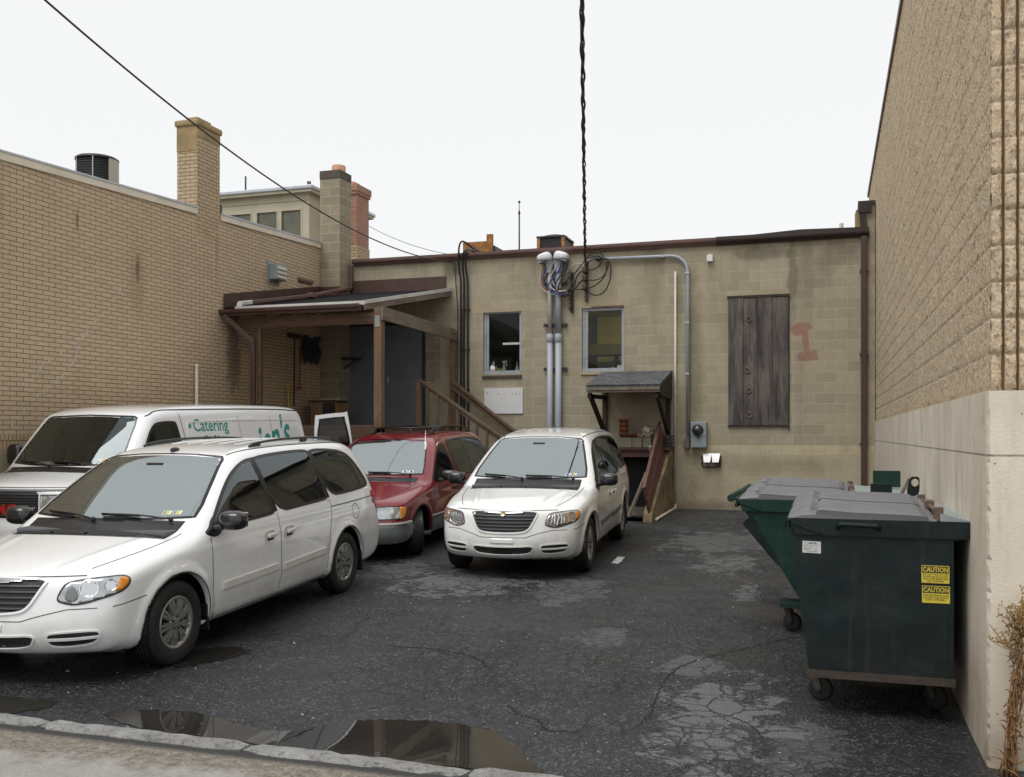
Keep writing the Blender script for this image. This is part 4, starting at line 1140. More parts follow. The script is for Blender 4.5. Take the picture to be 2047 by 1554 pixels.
mb = MB().bar((xb + 0.095, ya - 0.02, ze - 0.01), (xb + 0.095, yb, zb_ - 0.01), 0.03, 0.065); mb.build('rake_trim', MAT['white_trim'], rf)
mb = MB().bar((xb + 0.085, ya - 0.005, ze - 0.10), (xb + 0.085, yb, zb_ - 0.10), 0.035, 0.10); mb.build('rake_board', MAT['beam_wood'], rf)
# brown flashing boards where the roof meets the two walls
mb = MB().add([(xa + .004, ya, ze + .004), (xa + .004, YB - 0.55, rz(YB - .55) + .004), (xa + .004, YB - 0.55, rz(YB - .55) + 0.22), (xa + .004, ya, ze + 0.27), (xa + .03, ya, ze + .004), (xa + .03, YB - .55, rz(YB - .55) + .004), (xa + .03, YB - .55, rz(YB - .55) + 0.22), (xa + .03, ya, ze + 0.27)], [(3, 2, 1, 0), (4, 5, 6, 7), (0, 1, 5, 4), (1, 2, 6, 5), (2, 3, 7, 6), (3, 0, 4, 7)])
mb.span((-10.98 + 0.04, 19.57, rz(19.57) + .004), (-10.44, 19.596, rz(19.57) + 0.2))
mb.span((-10.44, YB - 0.03, zb_ - 0.02), (on_y(892, 570).x, YB - 0.004, zb_ + 0.28))
mb.build('wall_flashing', MAT['brown_gutter'], rf)
# eave gutter, pipe over the roof, corner downspout
g = gutter_run(xa - 0.02, xb + 0.05, ze - 0.045, 'gutter', MAT['brown_gutter'], porch, y=ya - 0.025, d=0.13, h=0.12)
x5 = on_y(507, 700, PY0 - 0.1).x
mb = MB().bar((xa + 0.06, ya - 0.09, ze - 0.15), (x5, PY0 - 0.10, 3.42), 0.07, 0.09); mb.span((x5 - 0.045, PY0 - 0.15, 0.2), (x5 + 0.045, PY0 - 0.075, 3.45), bev=0.01)
mb.build('downspout', MAT['brown_gutter'], porch)
P = lambda x, y, h=0.07: (x, y, rz(y) + h)
pa = on_y(695, 560)
mb = MB().bar((-10.405, YB - 0.08, 5.48), (-10.405, YB - 0.08, rz(YB) + 0.10), 0.09, 0.075, bev=0.01)
mb.bar((-10.405, YB - 0.12, rz(YB) + 0.10), P(-10.42, 18.3), 0.09, 0.07, bev=0.01); mb.bar(P(-10.42, 18.35), P(-10.55, 17.1), 0.085, 0.07, bev=0.01); mb.box(P(-10.42, 18.32, 0.07), (0.13, 0.18, 0.10), bev=0.012); mb.bar(P(-10.55, 17.15), P(-10.62, 16.35), 0.085, 0.07, bev=0.01)
mb.build('roof_pipe', MAT['brown_gutter_pink'], porch)
mb = MB().bar(P(-10.62, 16.37), P(-10.64, 16.02), 0.095, 0.08, bev=0.015); mb.bar(P(-10.64, 16.06, 0.09), P(-10.64, 15.98, -0.06), 0.095, 0.08, bev=0.015)
mb.build('pipe_elbow', MAT['white_trim'], porch)
# posts and beams
for (x, y, z0, z1, w, m_) in ((PX1 - 0.075, PY0 + 0.075, 0.1, 3.97, 0.15, 'post_wood'), (x5 + 0.075, PY0 + 0.0, 0.1, 3.70, 0.08, 'deck_wood'), (PX1 - 0.17, YB - 0.08, 0.15, 3.76, 0.12, 'post_wood')):
    MB().span((x - w / 2, y - w / 2, z0), (x + w / 2, y + w / 2, z1), bev=0.008).build('post', MAT[m_], porch)
MB().bar((PX1 + 0.022, PY0 - 0.02, 3.86), (PX1 - 0.10, YB - 0.02, 3.84), 0.04, 0.24, bev=0.004).build('side_beam', MAT['beam_wood'], porch)
mb = MB().span((xa, PY0 + 0.01, 3.68), (PX1 - 0.155, PY0 + 0.05, 3.88)); mb.build('front_beam', MAT['deck_wood'], porch)
mb = MB().box((PX1 - 0.075, PY0 - 0.006, 3.72), (0.10, 0.008, 0.2)); mb.build('post_bracket', MAT['galv'], porch)
# deck
mb = MB()
n = 22
for k in range(n):
    y0 = PY0 + 0.02 + (YB - PY0 - 0.03) * k / n; mb.span((xa + 0.0, y0 + 0.003, DZ - 0.035), (PX1 - 0.005, y0 + (YB - PY0 - 0.03) / n - 0.003, DZ))
mb.build('deck', MAT['deck_wood'], porch)
mb = MB(); mb.span((xa, PY0, DZ - 0.30), (PX1, PY0 + 0.04, DZ - 0.037)); mb.span((PX1 - 0.04, PY0 + 0.04, DZ - 0.30), (PX1, YB - 0.01, DZ - 0.037)); mb.build('rim_joist', MAT['deck_wood'], porch)
# stairs going down to the right along the wall
SY0, SY1, RUN, NST = 18.0, 19.75, 2.45, 9
st = MB()
for k in range(NST):
    z = DZ - (k + 1) * (DZ - 0.19) / (NST + 1); x = PX1 + RUN * k / NST
    st.span((x, SY0, z - 0.04), (x + 0.30, SY1, z))
st = st.build('stair_treads', MAT['deck_wood'], porch)
for y in (SY0 - 0.03, SY1 + 0.03):
    MB().bar((PX1, y, DZ - 0.2), (PX1 + RUN + 0.1, y, 0.22), 0.045, 0.26).build('stringer', MAT['beam_wood'], porch)
sl = (0.19 - DZ) / (RUN + 0.1)
mb = MB().bar((PX1 - 0.12, 19.88, DZ + 0.97), (PX1 + RUN, 19.88, DZ + 0.97 + sl * RUN * 1.22), 0.10, 0.045); mb.bar((PX1 - 0.12, 19.90, DZ + 0.88), (PX1 + RUN, 19.90, DZ + 0.88 + sl * RUN * 1.22), 0.04, 0.14)
mb.build('handrail', MAT['rail_wood'], porch)
hr = MB().bar((PX1 - 0.10, SY0, DZ + 0.92), (PX1 + RUN, SY0, DZ + 0.92 + sl * RUN * 1.05), 0.075, 0.04); hr.bar((PX1, SY0 + 0.02, DZ + 0.84), (PX1 + RUN, SY0 + 0.02, DZ + 0.84 + sl * RUN * 1.05), 0.04, 0.11)
hr = hr.build('handrail', MAT['rail_wood'], porch)
MB().span((PX1 - 0.15, SY0 - 0.05, DZ - 0.3), (PX1 - 0.05, SY0 + 0.05, DZ + 0.86), bev=0.005).build('newel_post', MAT['post_wood'], porch)
for k in range(11):
    x = PX1 + 0.10 + k * 0.205; z = DZ + 0.82 + sl * 1.05 * (x - PX1)
    MB().span((x - 0.024, SY0 - 0.025, z - 0.86), (x + 0.024, SY0 + 0.012, z)).build('baluster', MAT['baluster_wood'], porch)
MB().bar((PX1 - 0.02, SY0 + 0.6, DZ + 0.92), (PX1 - 0.02, SY0 - 1.75, DZ + 0.92), 0.01, 0.01).build('rail_wire', MAT['dark_steel'], porch)

# things kept on the porch
X = XL + 0.08
p, q = on_x(589, 672, X), on_x(582, 812, X)
mb = MB().box((X, p.y - 0.02, p.z), (0.06, 0.42, 0.09), bev=0.01); mb.tube([(X, p.y, p.z), (X + 0.02, p.y - 0.06, q.z)], 0.016, 8)
single(mb, 'push_broom', MAT['dark_wood'], 'dark push broom hung head-up on the brick wall under the porch roof', 'broom')
p, q = on_x(576, 770, X), on_x(578, 816, X)
mb = MB().tube([p, (X, q.y, 1.88)], 0.018, 8); mb.box((X, p.y, p.z - 0.02), (0.03, 0.12, 0.05), bev=0.01)
single(mb, 'yellow_tool', MAT['yellow_plastic'], 'yellow long-handled tool leaning on the brick wall behind the van', 'tool')
p, q = on_x(600, 692, X), on_x(599, 776, X)
mb = MB().tube([p, q], 0.014, 8); mb.box(q, (0.03, 0.16, 0.05))
single(mb, 'red_tool', MAT['red_plastic'], 'tool with a red handle hung beside the dark blue cloth', 'tool')
p, q = on_x(604, 672, X), on_x(636, 728, X)
mb = MB()
g_ = 9
vs = [(X + 0.05 + 0.03 * math.sin(j * 1.7 + i), p.y + (q.y - p.y) * j / g_, p.z + 0.04 * math.sin(j) * (i == 0) - (p.z - q.z) * i / g_ - 0.06 * (i == g_) * math.sin(j * 2.1)) for i in range(g_ + 1) for j in range(g_ + 1)]
vs2 = [(x - 0.02, y, z) for x, y, z in vs]; w = g_ + 1; N_ = len(vs)
fs = [(i * w + j, i * w + j + 1, (i + 1) * w + j + 1, (i + 1) * w + j) for i in range(g_) for j in range(g_)]
mb.add(vs + vs2, fs + [tuple(N_ + k for k in reversed(f)) for f in fs], 0, True)
single(mb, 'hung_tarp', MAT['blue_cloth'], 'dark blue cloth hung in folds on the wall under the porch roof', 'cloth')
p, q = on_x(615, 738, X), on_x(615, 792, X)
mb = MB().tube(catmull([p, (X + .01, p.y + 0.02, (p.z + q.z) / 2), q], 6), 0.012, 6)
single(mb, 'hanging_rope', MAT['yellow_plastic'], 'short yellow rope hanging below the dark blue cloth', 'rope')
cx, cy = -10.38, 18.95
root = thing('wooden_cabinet', (cx, cy, DZ), 'small wooden cabinet with dark top standing on the porch deck', 'cabinet')
mb = MB(); mb.span((cx - .30, cy - .22, DZ), (cx + .30, cy + .25, DZ + 0.52), bev=0.006); mb.build('carcass', MAT['crate_wood'], root)
mb = MB(); mb.span((cx - .345, cy - .26, DZ + 0.52), (cx + .345, cy + .27, DZ + 0.555), bev=0.006); mb.build('top', MAT['dark_wood'], root)
mb = MB(); mb.span((cx - .01, cy - .228, DZ + .02), (cx + .28, cy - .219, DZ + .50)); mb.build('door', MAT['dark_wood'], root)
mb = MB(); mb.box((cx, cy, DZ + 0.575), (0.26, 0.18, 0.035), bev=0.008); mb.box((cx + 0.2, cy + .02, DZ + 0.585), (0.1, 0.06, 0.05), bev=0.01)
single(mb, 'drop_cloth', MAT['unit_beige'], 'folded pale rag on top of the wooden cabinet', 'rag')
p = on_y(658, 716, YB - 0.7)
mb = MB(); mb.span((-10.44, 19.62, p.z - 0.02), (-10.05, 19.85, p.z + 0.03)); mb.bar((-10.42, 19.72, p.z - 0.22), (-10.1, 19.72, p.z - 0.02), 0.03, 0.03)
single(mb, 'wall_shelf', MAT['dark_wood'], 'small dark shelf fixed to the block chimney under the porch roof', 'shelf')

# ------------------------------------------------------------------ rooftop things on the block building
c = on_y(948, 490, 21.6); a, b = on_y(925, 485, 21.6), on_y(972, 485, 21.6)
root = thing('rusty_rooftop_unit', (c.x, 21.9, 5.5), 'rust-streaked orange metal unit on the flat roof above the black cables', 'rooftop unit')
MB().span((a.x, 21.6, 5.5), (b.x, 22.2, on_y(940, 484, 21.6).z), bev=0.01).build('casing', MAT['rusty_panel'], root)
MB().span((b.x + 0.002, 21.62, 5.5), (on_y(989, 490, 21.6).x, 22.2, on_y(975, 492, 21.6).z), bev=0.01).build('end_box', MAT['dark_steel'], root)
MB().span((on_y(974, 0, 21.55).x, 21.5, 5.5), (on_y(985, 0, 21.55).x, 21.597, on_y(980, 469, 21.55).z)).build('corner_post', MAT['rusty_panel'], root)
MB().span((a.x + 0.2, 21.585, 5.85), (a.x + 0.32, 21.598, 5.95)).build('label_plate', MAT['red_plastic'], root)
a, b = on_y(1073, 485, 21.3), on_y(1128, 485, 21.3); zt_ = on_y(1100, 473, 21.3).z
root = thing('square_condenser', ((a.x + b.x) / 2, 21.6, 5.5), 'square dark air conditioner with rusty corners at the roof edge', 'air conditioner')
MB().span((a.x + .03, 21.33, 5.5), (b.x - .03, 22.1, zt_ - 0.02)).build('coil', MAT['grille_black'], root)
for (x, y) in ((a.x, 21.3), (b.x - .07, 21.3), (b.x - .07, 22.06), (a.x, 22.06)): MB().span((x, y, 5.5), (x + .07, y + .07, zt_ - .02)).build('corner_post', MAT['rusty_panel'], root)
MB().span((a.x - .01, 21.29, zt_ - .02), (b.x + .01, 22.14, zt_ + .02), bev=0.006).build('lid', MAT['dark_steel'], root)
MB().lathe(((a.x + b.x) / 2, 21.7, zt_ + 0.02), [(0.3, 0), (0.29, 0.04), (0.2, 0.065), (0, 0.07)], n=28).build('fan_guard', MAT['black_plastic'], root)
p = on_y(1038, 404, 21.4)
root = thing('roof_antenna', (p.x, 21.4, 5.5), 'thin antenna pole with a small ball tip on the flat roof', 'antenna')
MB().tube([(p.x, 21.4, 5.5), (p.x, 21.4, p.z - 0.2)], 0.018, 8).build('pole', MAT['dark_steel'], root)
mb = MB().tube([(p.x, 21.4, p.z - 0.2), (p.x, 21.4, p.z)], 0.009, 6); mb.blob((p.x, 21.4, p.z), (0.03, 0.03, 0.03), 6); mb.lathe((p.x, 21.4, p.z - 0.28), [(0.02, 0), (0.03, 0.03), (0.02, 0.06)], n=10); mb.build('tip', MAT['dark_steel'], root)
p = on_y(1682, 447, 20.9)
mb = MB().tube([(p.x, 20.9, 5.5), (p.x, 20.9, p.z)], 0.04, 12)
single(mb, 'roof_vent_pipe', MAT['unit_beige'], 'short pale vent pipe on the flat roof near the right end', 'pipe')

# ------------------------------------------------------------------ electrical service on the block wall
def W(u, v, d=0.06): return on_y(u, v, YB - d)
weathered('white_pvc2', (0.70, 0.71, 0.72), 0.08, 6.0, 0.4)
for i, (u, vt, lab, offu) in enumerate(((1100, 520, 'left of two grey electrical masts with a pale upper pipe', -8), (1117, 515, 'right of two grey electrical masts, the thicker one', 8))):
    root = thing('service_mast', (W(u, 850).x, YB, 0.2), lab + ' on the block wall', 'conduit', 'electrical masts between the two windows')
    r1, r2 = (0.045, 0.062) if i == 0 else (0.062, 0.066)
    zs = W(u, 670).z
    MB().tube([(W(u, 0).x, YB - 0.09, 0.15), (W(u, 0).x, YB - 0.09, zs)], r2, 16).build('lower_pipe', MAT['gray_pvc'], root)
    MB().tube([(W(u, 0).x, YB - 0.09, zs), (W(u, 0).x, YB - 0.09, W(u, vt).z)], r1, 16).build('upper_pipe', MAT['pale_pvc' if i == 0 else 'gray_pvc'], root)
    MB().lathe((W(u, 0).x, YB - 0.09, zs), [(r2, -0.16), (r2 + .012, -0.15), (r2 + .012, 0.0), (r1, 0.02)], n=16).build('coupling', MAT['gray_pvc'], root)
    hx = W(u + offu, 0).x; hz = W(u, 520).z + (0.02 if i else 0.0)
    R = Matrix.Rotation(math.radians(-18 if i == 0 else 16), 3, 'Y')
    mb = MB()
    mb.blob((hx, YB - 0.17, hz + 0.02), (0.155, 0.15, 0.11), 10, 3.2, R)
    # cut flat underside
    mb.v = [(x, y, max(z, hz - 0.035)) for x, y, z in mb.v]
    mb.build('weatherhead', MAT['white_pvc2'], root)
    mb = MB().box((hx, YB - 0.17, hz - 0.045), (0.25, 0.22, 0.03), R, bev=0.01); mb.lathe((W(u, 0).x, YB - 0.10, hz - 0.28), [(r1 + .02, 0), (r1 + .03, 0.1), (0.11, 0.24)], n=16)
    mb.build('hood_collar', MAT['gray_pvc'], root)
for v in (650, 738, 568):
    mb = MB(); z = W(1110, v).z
    mb.span((W(1092, 0).x, YB - 0.045, z - 0.025), (W(1133, 0).x, YB - 0.004, z + 0.025))
    for u in (1090, 1110, 1130): mb.span((W(u, 0).x - .035, YB - 0.075, z - 0.035), (W(u, 0).x + .035, YB - 0.046, z + 0.035), bev=0.005)
    single(mb, 'strut_channel', MAT['dark_steel'], {650: 'dark steel strut strapped behind both masts at window-head height', 738: 'dark steel strut strapped behind both masts near the window sills', 568: 'dark steel strut strapped behind both masts under the cable loops'}[v], 'bracket', 'dark steel struts behind the two masts')
# insulator racks
def rack(u, v0, v1, knobs, label, r=0.06):
    p, q = W(u, v0), W(u, v1)
    root = thing('insulator_rack', (p.x, YB, q.z), label, 'insulator rack', 'insulator racks beside the masts')
    MB().span((p.x - .028, YB - 0.07, q.z), (p.x + .028, YB - 0.004, p.z)).build('bar', MAT['dark_steel'], root)
    for v in knobs:
        z = W(u, v).z
        MB().lathe((p.x - 0.02, YB - 0.13, z), [(0.0, -.055), (r * .7, -.055), (r, -.035), (r * .55, 0), (r, .035), (r * .7, .055), (0, .055)], n=14).build('spool', MAT['porcelain'], root)
        mb = MB(); mb.span((p.x - .05, YB - .145, z + .06), (p.x + .01, YB - .07, z + .068)); mb.span((p.x - .05, YB - .145, z - .068), (p.x + .01, YB - .07, z - .06)); mb.build('clevis', MAT['dark_steel'], root)
rack(1172, 522, 603, (541, 557, 575), 'large black rack with three spool insulators where the thick cable ends')
rack(1143, 545, 625, (552, 575, 594, 614), 'thin rusty rack with small insulators between the masts and the right window', 0.032)

def wire(px, r, mat, label, name='service_wire', d=0.12, cat='cable', group='cable loops between the masts and the insulator racks', n=7):
    pts = [W(u, v, (q[0] if (q := rest) else d)) for u, v, *rest in px]
    mb = MB().tube(catmull([tuple(p) for p in pts], n), r, 7)
    return single(mb, name, MAT[mat], label, cat, group)
wire([(1085, 530), (1081, 548), (1079, 565), (1084, 578), (1100, 588), (1122, 590), (1135, 586)], 0.016, 'gray_cable', 'outermost pale cable drooping from the left weatherhead')
wire([(1089, 528), (1083, 545), (1084, 566), (1095, 581), (1118, 587), (1134, 583)], 0.014, 'orange_cable', 'orange cable drooping from the left weatherhead')
wire([(1094, 528), (1088, 545), (1086, 560), (1093, 575), (1112, 588), (1130, 588)], 0.014, 'blue_cable', 'blue cable drooping from the left weatherhead')
wire([(1098, 528), (1097, 545), (1088, 560), (1094, 577), (1115, 585), (1136, 580)], 0.014, 'black_cable', 'black cable drooping nearest the left mast')
wire([(1104, 526), (1100, 545), (1104, 562), (1112, 577), (1126, 584)], 0.015, 'gray_cable', 'pale grey cable hanging straight down between the two weatherheads', d=0.17)
wire([(1118, 526), (1108, 540), (1100, 556), (1100, 572), (1114, 583), (1132, 581)], 0.014, 'gray_cable', 'pale cable crossing from the right weatherhead to the left', d=0.19)
wire([(1124, 526), (1115, 545), (1102, 560), (1096, 574), (1106, 586), (1130, 590)], 0.014, 'blue_cable', 'blue cable crossing from the right weatherhead to the left', d=0.2)
wire([(1130, 526), (1124, 545), (1112, 565), (1110, 578), (1122, 588), (1138, 588)], 0.014, 'black_cable', 'black cable hanging from the middle of the right weatherhead', d=0.2)
wire([(1136, 522), (1132, 540), (1122, 560), (1116, 577), (1126, 592), (1140, 590)], 0.014, 'black_cable', 'black cable hanging from the right edge of the right weatherhead', d=0.18)
wire([(1121, 563), (1132, 545), (1146, 530), (1160, 527), (1168, 531)], 0.012, 'gray_cable', 'thin pale cable arching from the right mast to the large rack')
wire([(1130, 566), (1138, 555), (1150, 545), (1164, 528), (1170, 520)], 0.013, 'black_cable', 'black cable rising from the thin rack to the thick cable end')
wire([(1136, 584), (1148, 571), (1152, 556), (1162, 543), (1170, 541)], 0.015, 'black_cable', 'black cable looping to the top spool')
wire([(1136, 582), (1150, 576), (1158, 566), (1170, 557)], 0.015, 'black_cable', 'black cable looping to the middle spool')
wire([(1136, 586), (1148, 579), (1160, 579), (1170, 575)], 0.015, 'black_cable', 'black cable running nearly level to the bottom spool')
wire([(1172, 541), (1190, 537), (1200, 528), (1203, 520), (1199, 516)], 0.013, 'black_cable', 'lowest of the short loops from the rack to the grey conduit mouth')
wire([(1172, 528), (1180, 522), (1192, 516), (1199, 518)], 0.013, 'black_cable', 'short flat cable from the rack to the grey conduit mouth')
wire([(1172, 518), (1180, 509), (1194, 504), (1204, 510), (1205, 520)], 0.013, 'black_cable', 'upper arched cable over the grey conduit mouth')
wire([(1172, 516), (1184, 514), (1196, 512), (1204, 517)], 0.012, 'black_cable', 'thin cable just under the upper arch')
wire([(1172, 560), (1190, 560), (1205, 553), (1214, 538), (1215, 520), (1208, 516)], 0.013, 'black_cable', 'wide cable loop from the middle spool to the conduit')
wire([(1172, 577), (1186, 573), (1202, 561), (1211, 546), (1212, 522)], 0.013, 'black_cable', 'slanting cable loop from the bottom spool to the conduit')
wire([(1172, 578), (1182, 588), (1196, 590), (1210, 581), (1219, 560), (1221, 535), (1214, 518)], 0.013, 'black_cable', 'largest and lowest cable loop hanging right of the rack')
mb = MB()
for k in range(3): mb.box(W(1118 + k * 6, 578 + k * 4, 0.16), (0.09, 0.05, 0.045), (0, 0.3, 0), bev=0.008)
single(mb, 'cable_splice', MAT['dark_steel'], 'bundle of splice connectors gathered below the weatherheads', 'connector')

# grey conduit arching down to the meter
root = thing('meter_conduit', (W(1375, 880).x, YB, W(1375, 880).z), 'long grey conduit bending from the cable loops down to the electric meter', 'conduit')
pts = [W(1200, 518, .07), W(1330, 512.5, .07)] + [W(u, v, .07) for u, v in ((1345, 512), (1357, 515), (1367, 522), (1373, 533), (1375, 546))] + [W(1375, 880, .07)]
MB().tube(pts, 0.034, 12).build('pipe', MAT['gray_pvc'], root)
mb = MB()
for (u, v) in ((1324, 513), (1374, 547), (1374, 646), (1374, 748)):
    p = W(u, v, .07); mb.span((p.x - .042, YB - 0.11, p.z - .022), (p.x + .042, YB - .003, p.z + .022), bev=0.005)
mb.build('strap', MAT['galv'], root)
p = W(1199, 518, .09); MB().blob((p.x - 0.03, YB - 0.09, p.z), (0.07, 0.06, 0.05), 8).build('entrance_cap', MAT['dark_steel'], root)
p = W(1373, 887); MB().span((p.x - .06, YB - .12, p.z - .09), (p.x + .055, YB - .004, p.z + .09), bev=0.008).build('junction_box', MAT['wood_grey'], root)
b = NB('dial_glass'); b.pbr((0.03, 0.03, 0.032), 0.08, 0.0, None, Coat_Weight=1.0)
p, q = W(1382, 844), W(1413, 895)
root = thing('electric_meter', ((p.x + q.x) / 2, YB, q.z), 'grey electric meter box with round glass dial on the block wall', 'meter')
MB().span((p.x, YB - .16, q.z), (q.x, YB - .004, p.z), bev=0.008).build('box', MAT['meter_gray'], root)
MB().span((p.x + .005, YB - .166, (p.z + q.z) / 2 - .03), (q.x - .005, YB - .161, (p.z + q.z) / 2 - .022)).build('cover_seam', MAT['dark_steel'], root)
c = W(1396, 860); MB().lathe((c.x, YB - .16, c.z), [(.10, 0), (.10, .03), (.085, .035), (.08, .09), (.06, .11), (0, .115)], (0, -1, 0), n=24).build('dial', MAT['dial_glass'], root)
mb = MB().lathe((c.x, YB - .161, c.z), [(.105, 0), (.115, .012), (.105, .026), (.09, .026)], (0, -1, 0), n=24); mb.box((c.x + .01, YB - .19, c.z - .12), (.05, .05, .06), bev=.008); mb.build('ring', MAT['dark_steel'], root)
c2 = (c.x, YB - .255, c.z + 0.02); mb = MB().box((c.x, YB - .262, c.z + .015), (.075, .02, .05), bev=.005); mb.build('register', MAT['unit_beige'], root)
mb = MB().tube([W(1350, 543, .05), W(1350, 1013, .05)], 0.021, 10)
p = W(1350, 1013, .05); e = on_g(1312, 1043)
mb.tube([p, (p.x - .02, YB - .12, p.z - .04), (e.x, e.y, e.z + 0.04)], 0.024, 10); mb.lathe((p.x, YB - .05, p.z - .06), [(.03, 0), (.032, .12)], n=10); mb.lathe((W(1350, 0).x, YB - .05, W(1350, 790).z), [(.027, 0), (.027, .1)], n=10)
single(mb, 'drain_pipe', MAT['white_pvc'], 'thin white plastic pipe down the wall with its foot angled over the asphalt', 'pipe')
p, q = W(1413, 510), W(1425, 523)
single(MB().span((p.x, YB - .09, q.z), (q.x, YB - .003, p.z), bev=0.012), 'junction_box', MAT['white_plastic'], 'small white square box high on the block wall above the shutter', 'box')
root = thing('flood_light', (W(1422, 918).x, YB, W(1422, 930).z), 'pair of white flood lamp shades on a rusty strip under the meter', 'lamp')
p, q = W(1401, 911), W(1441, 918); MB().span((p.x, YB - .04, q.z - .02), (q.x, YB - .003, p.z)).build('bracket', MAT['bin_hinge'], root)
for u in (1413, 1430):
    c = W(u, 916, .15); a = 0.085
    vs = [(c.x - a, YB - .06, c.z + .09), (c.x + a, YB - .06, c.z + .09), (c.x + a * .72, YB - .16, c.z - .085), (c.x - a * .72, YB - .16, c.z - .085), (c.x - a, YB - .04, c.z + .075), (c.x + a, YB - .04, c.z + .075), (c.x + a * .72, YB - .045, c.z - .085), (c.x - a * .72, YB - .045, c.z - .085)]
    MB().add(vs, [(0, 3, 2, 1), (4, 5, 6, 7), (0, 1, 5, 4), (1, 2, 6, 5), (2, 3, 7, 6), (3, 0, 4, 7)]).build('shade', MAT['flood_white'], root)
mb = MB().tube(catmull([W(1403, 922, .03), W(1405, 932, .03), W(1420, 934, .03), W(1436, 932, .03), W(1439, 925, .03)], 5), 0.012, 6); mb.span(W(1437, 920, .06), W(1441, 932, .0)); mb.build('cord', MAT['black_cable'], root)
flat('faded_red', (0.45, 0.25, 0.22), 0.7)
p, q = W(967, 777), W(1044, 827)
root = thing('wall_sign', ((p.x + q.x) / 2, YB, q.z), 'blank white sign board with faded red marks below the left window', 'sign')
MB().span((p.x, YB - .03, q.z), (q.x, YB - .003, p.z), bev=0.003).build('panel', MAT['sign_white'], root)
mb = MB(); p0 = W(973, 782, .031)
for (u, v, w, h) in ((973, 784, 1.5, 5), (975, 783, 2, 1.2), (994, 787, 3, 2), (1009, 787, 2, 1), (1020, 788, 1, 2), (1024, 785, .8, 4), (1031, 784, 1, 6), (1037, 786, 1.2, 3), (1039, 787, 1, 1.5)):
    a, b = W(u, v, .0315), W(u + w, v + h, .0315); mb.add([(a.x, YB - .0312, a.z), (b.x, YB - .0312, a.z), (b.x, YB - .0312, b.z), (a.x, YB - .0312, b.z)], [(3, 2, 1, 0)])
mb.build('faded_lettering', MAT['faded_red'], root)
# black cables running over the parapet and down the wall
for i, (pts, r) in enumerate((
    ([(957, 502, -0.9), (945, 496, -0.5), (932, 486, -0.2), (924, 483, .1), (919, 489, .17), (917, 505, .17), (918, 540, .10), (921, 570, .06), (921, 700, .05), (921, 869, .05)], 0.020),
    ([(955, 505, -0.6), (938, 499, -0.1), (929, 502, .17), (925, 515, .17), (926, 545, .10), (928, 575, .06), (927, 700, .05), (928, 870, .05)], 0.022),
    ([(950, 506, -0.6), (940, 500, -0.1), (933, 503, .17), (930, 516, .17), (932, 545, .10), (935, 572, .06), (935, 700, .05), (936, 870, .05)], 0.022))):
    p3 = [on_y(u, v, YB - d) for u, v, d in pts]
    for p in p3:
        if p.y > YB: p.z = max(p.z, 5.68)
    mb = MB().tube(catmull([tuple(p) for p in p3], 6), r, 8)
    for v in (620, 700, 780): z = W(928, v).z; mb.span((p3[-1].x - .03, YB - .06, z), (p3[-1].x + .03, YB - .003, z + .02))
    single(mb, 'wall_cable', MAT['black_cable'], ['left of three black cables looping over the roof edge, with the highest loop', 'middle of three black cables looping over the roof edge', 'right of three black cables looping over the roof edge'][i], 'cable', 'black cables down the block wall')
pts = [(900, 524, .06), (906, 525, .09), (910, 528, .08), (909, 535, .05), (912, 580, .03), (915, 640, .03), (915, 868, .03)]
single(MB().tube(catmull([tuple(on_y(u, v, YB - d)) for u, v, d in pts], 6), 0.009, 6), 'wall_cable', MAT['black_cable'], 'thinnest black cable down the wall from the long overhead wire', 'cable', 'black cables down the block wall')
p = W(905, 700)
single(MB().span((W(920.5, 0).x - .016, YB - .03, W(920, 868).z), (W(920.5, 0).x + .02, YB - .003, W(920, 620).z)), 'rusty_conduit', MAT['bin_hinge'], 'flat rusty conduit behind the black cables on the wall', 'conduit')

# overhead cables
def P3(u, v, Z):
    c = (u - CX) / FPX
    return Vector((c * Z * CT - Z * ST, c * Z * ST + Z * CT, CAMH + (HZ - v) / FPX * Z))
a = P3(1160, -260, 8.6); b = Vector(W(1170, 520, .16))
A_ = [a.lerp(b, t) - Vector((0, 0, 0.10 * math.sin(math.pi * t))) for t in np.linspace(0, 1, 120)]
d = (b - a).normalized(); s1 = d.cross(Vector((0, 0, 1))).normalized(); s2 = s1.cross(d)
root = thing('service_cable', b, 'thick twisted black power cable dropping from the sky to the wall rack', 'cable')
for k in range(3):
    mb = MB(); pts = []
    for i, p in enumerate(A_):
        for jj in range(2):
            t = i + jj * 0.5; q = A_[min(i + 1, 119)]
            an = t * 0.52 + k * 2.094; wob = 1 + 0.35 * math.sin(t * 0.9)
            pts.append(p.lerp(q, jj * 0.5) + (s1 * math.cos(an) + s2 * math.sin(an)) * 0.016 * wob)
    mb.tube(pts, 0.0145 if k < 2 else 0.011, 6); mb.build('strand', MAT['black_cable'], root)
MB().tube([b, b - Vector((0, 0, .12)), (b.x + .01, YB - .08, b.z - .16)], 0.016, 6).build('dead_end', MAT['dark_steel'], root)
def span_cable(a, b, sag, r, label):
    pts = [a.lerp(b, t) - Vector((0, 0, sag * 4 * t * (1 - t))) for t in np.linspace(0, 1, 50)]
    return single(MB().tube(pts, r, 6), 'overhead_wire', MAT['black_cable'], label, 'cable', 'wires crossing the sky')
span_cable(P3(60, -26, 8.7), W(901, 524, .06), 0.52, 0.0105, 'long sagging wire from the top left across the tall chimney to the wall')
span_cable(P3(640, 382, 30.0), on_y(893, 508, 21.5), 0.3, 0.007, 'short thin wire behind the reddish brick chimney')
span_cable(P3(225, 372, 26.0), P3(660, 392, 26.0), 0.35, 0.006, 'faint thin wire passing behind the tall brick chimney')

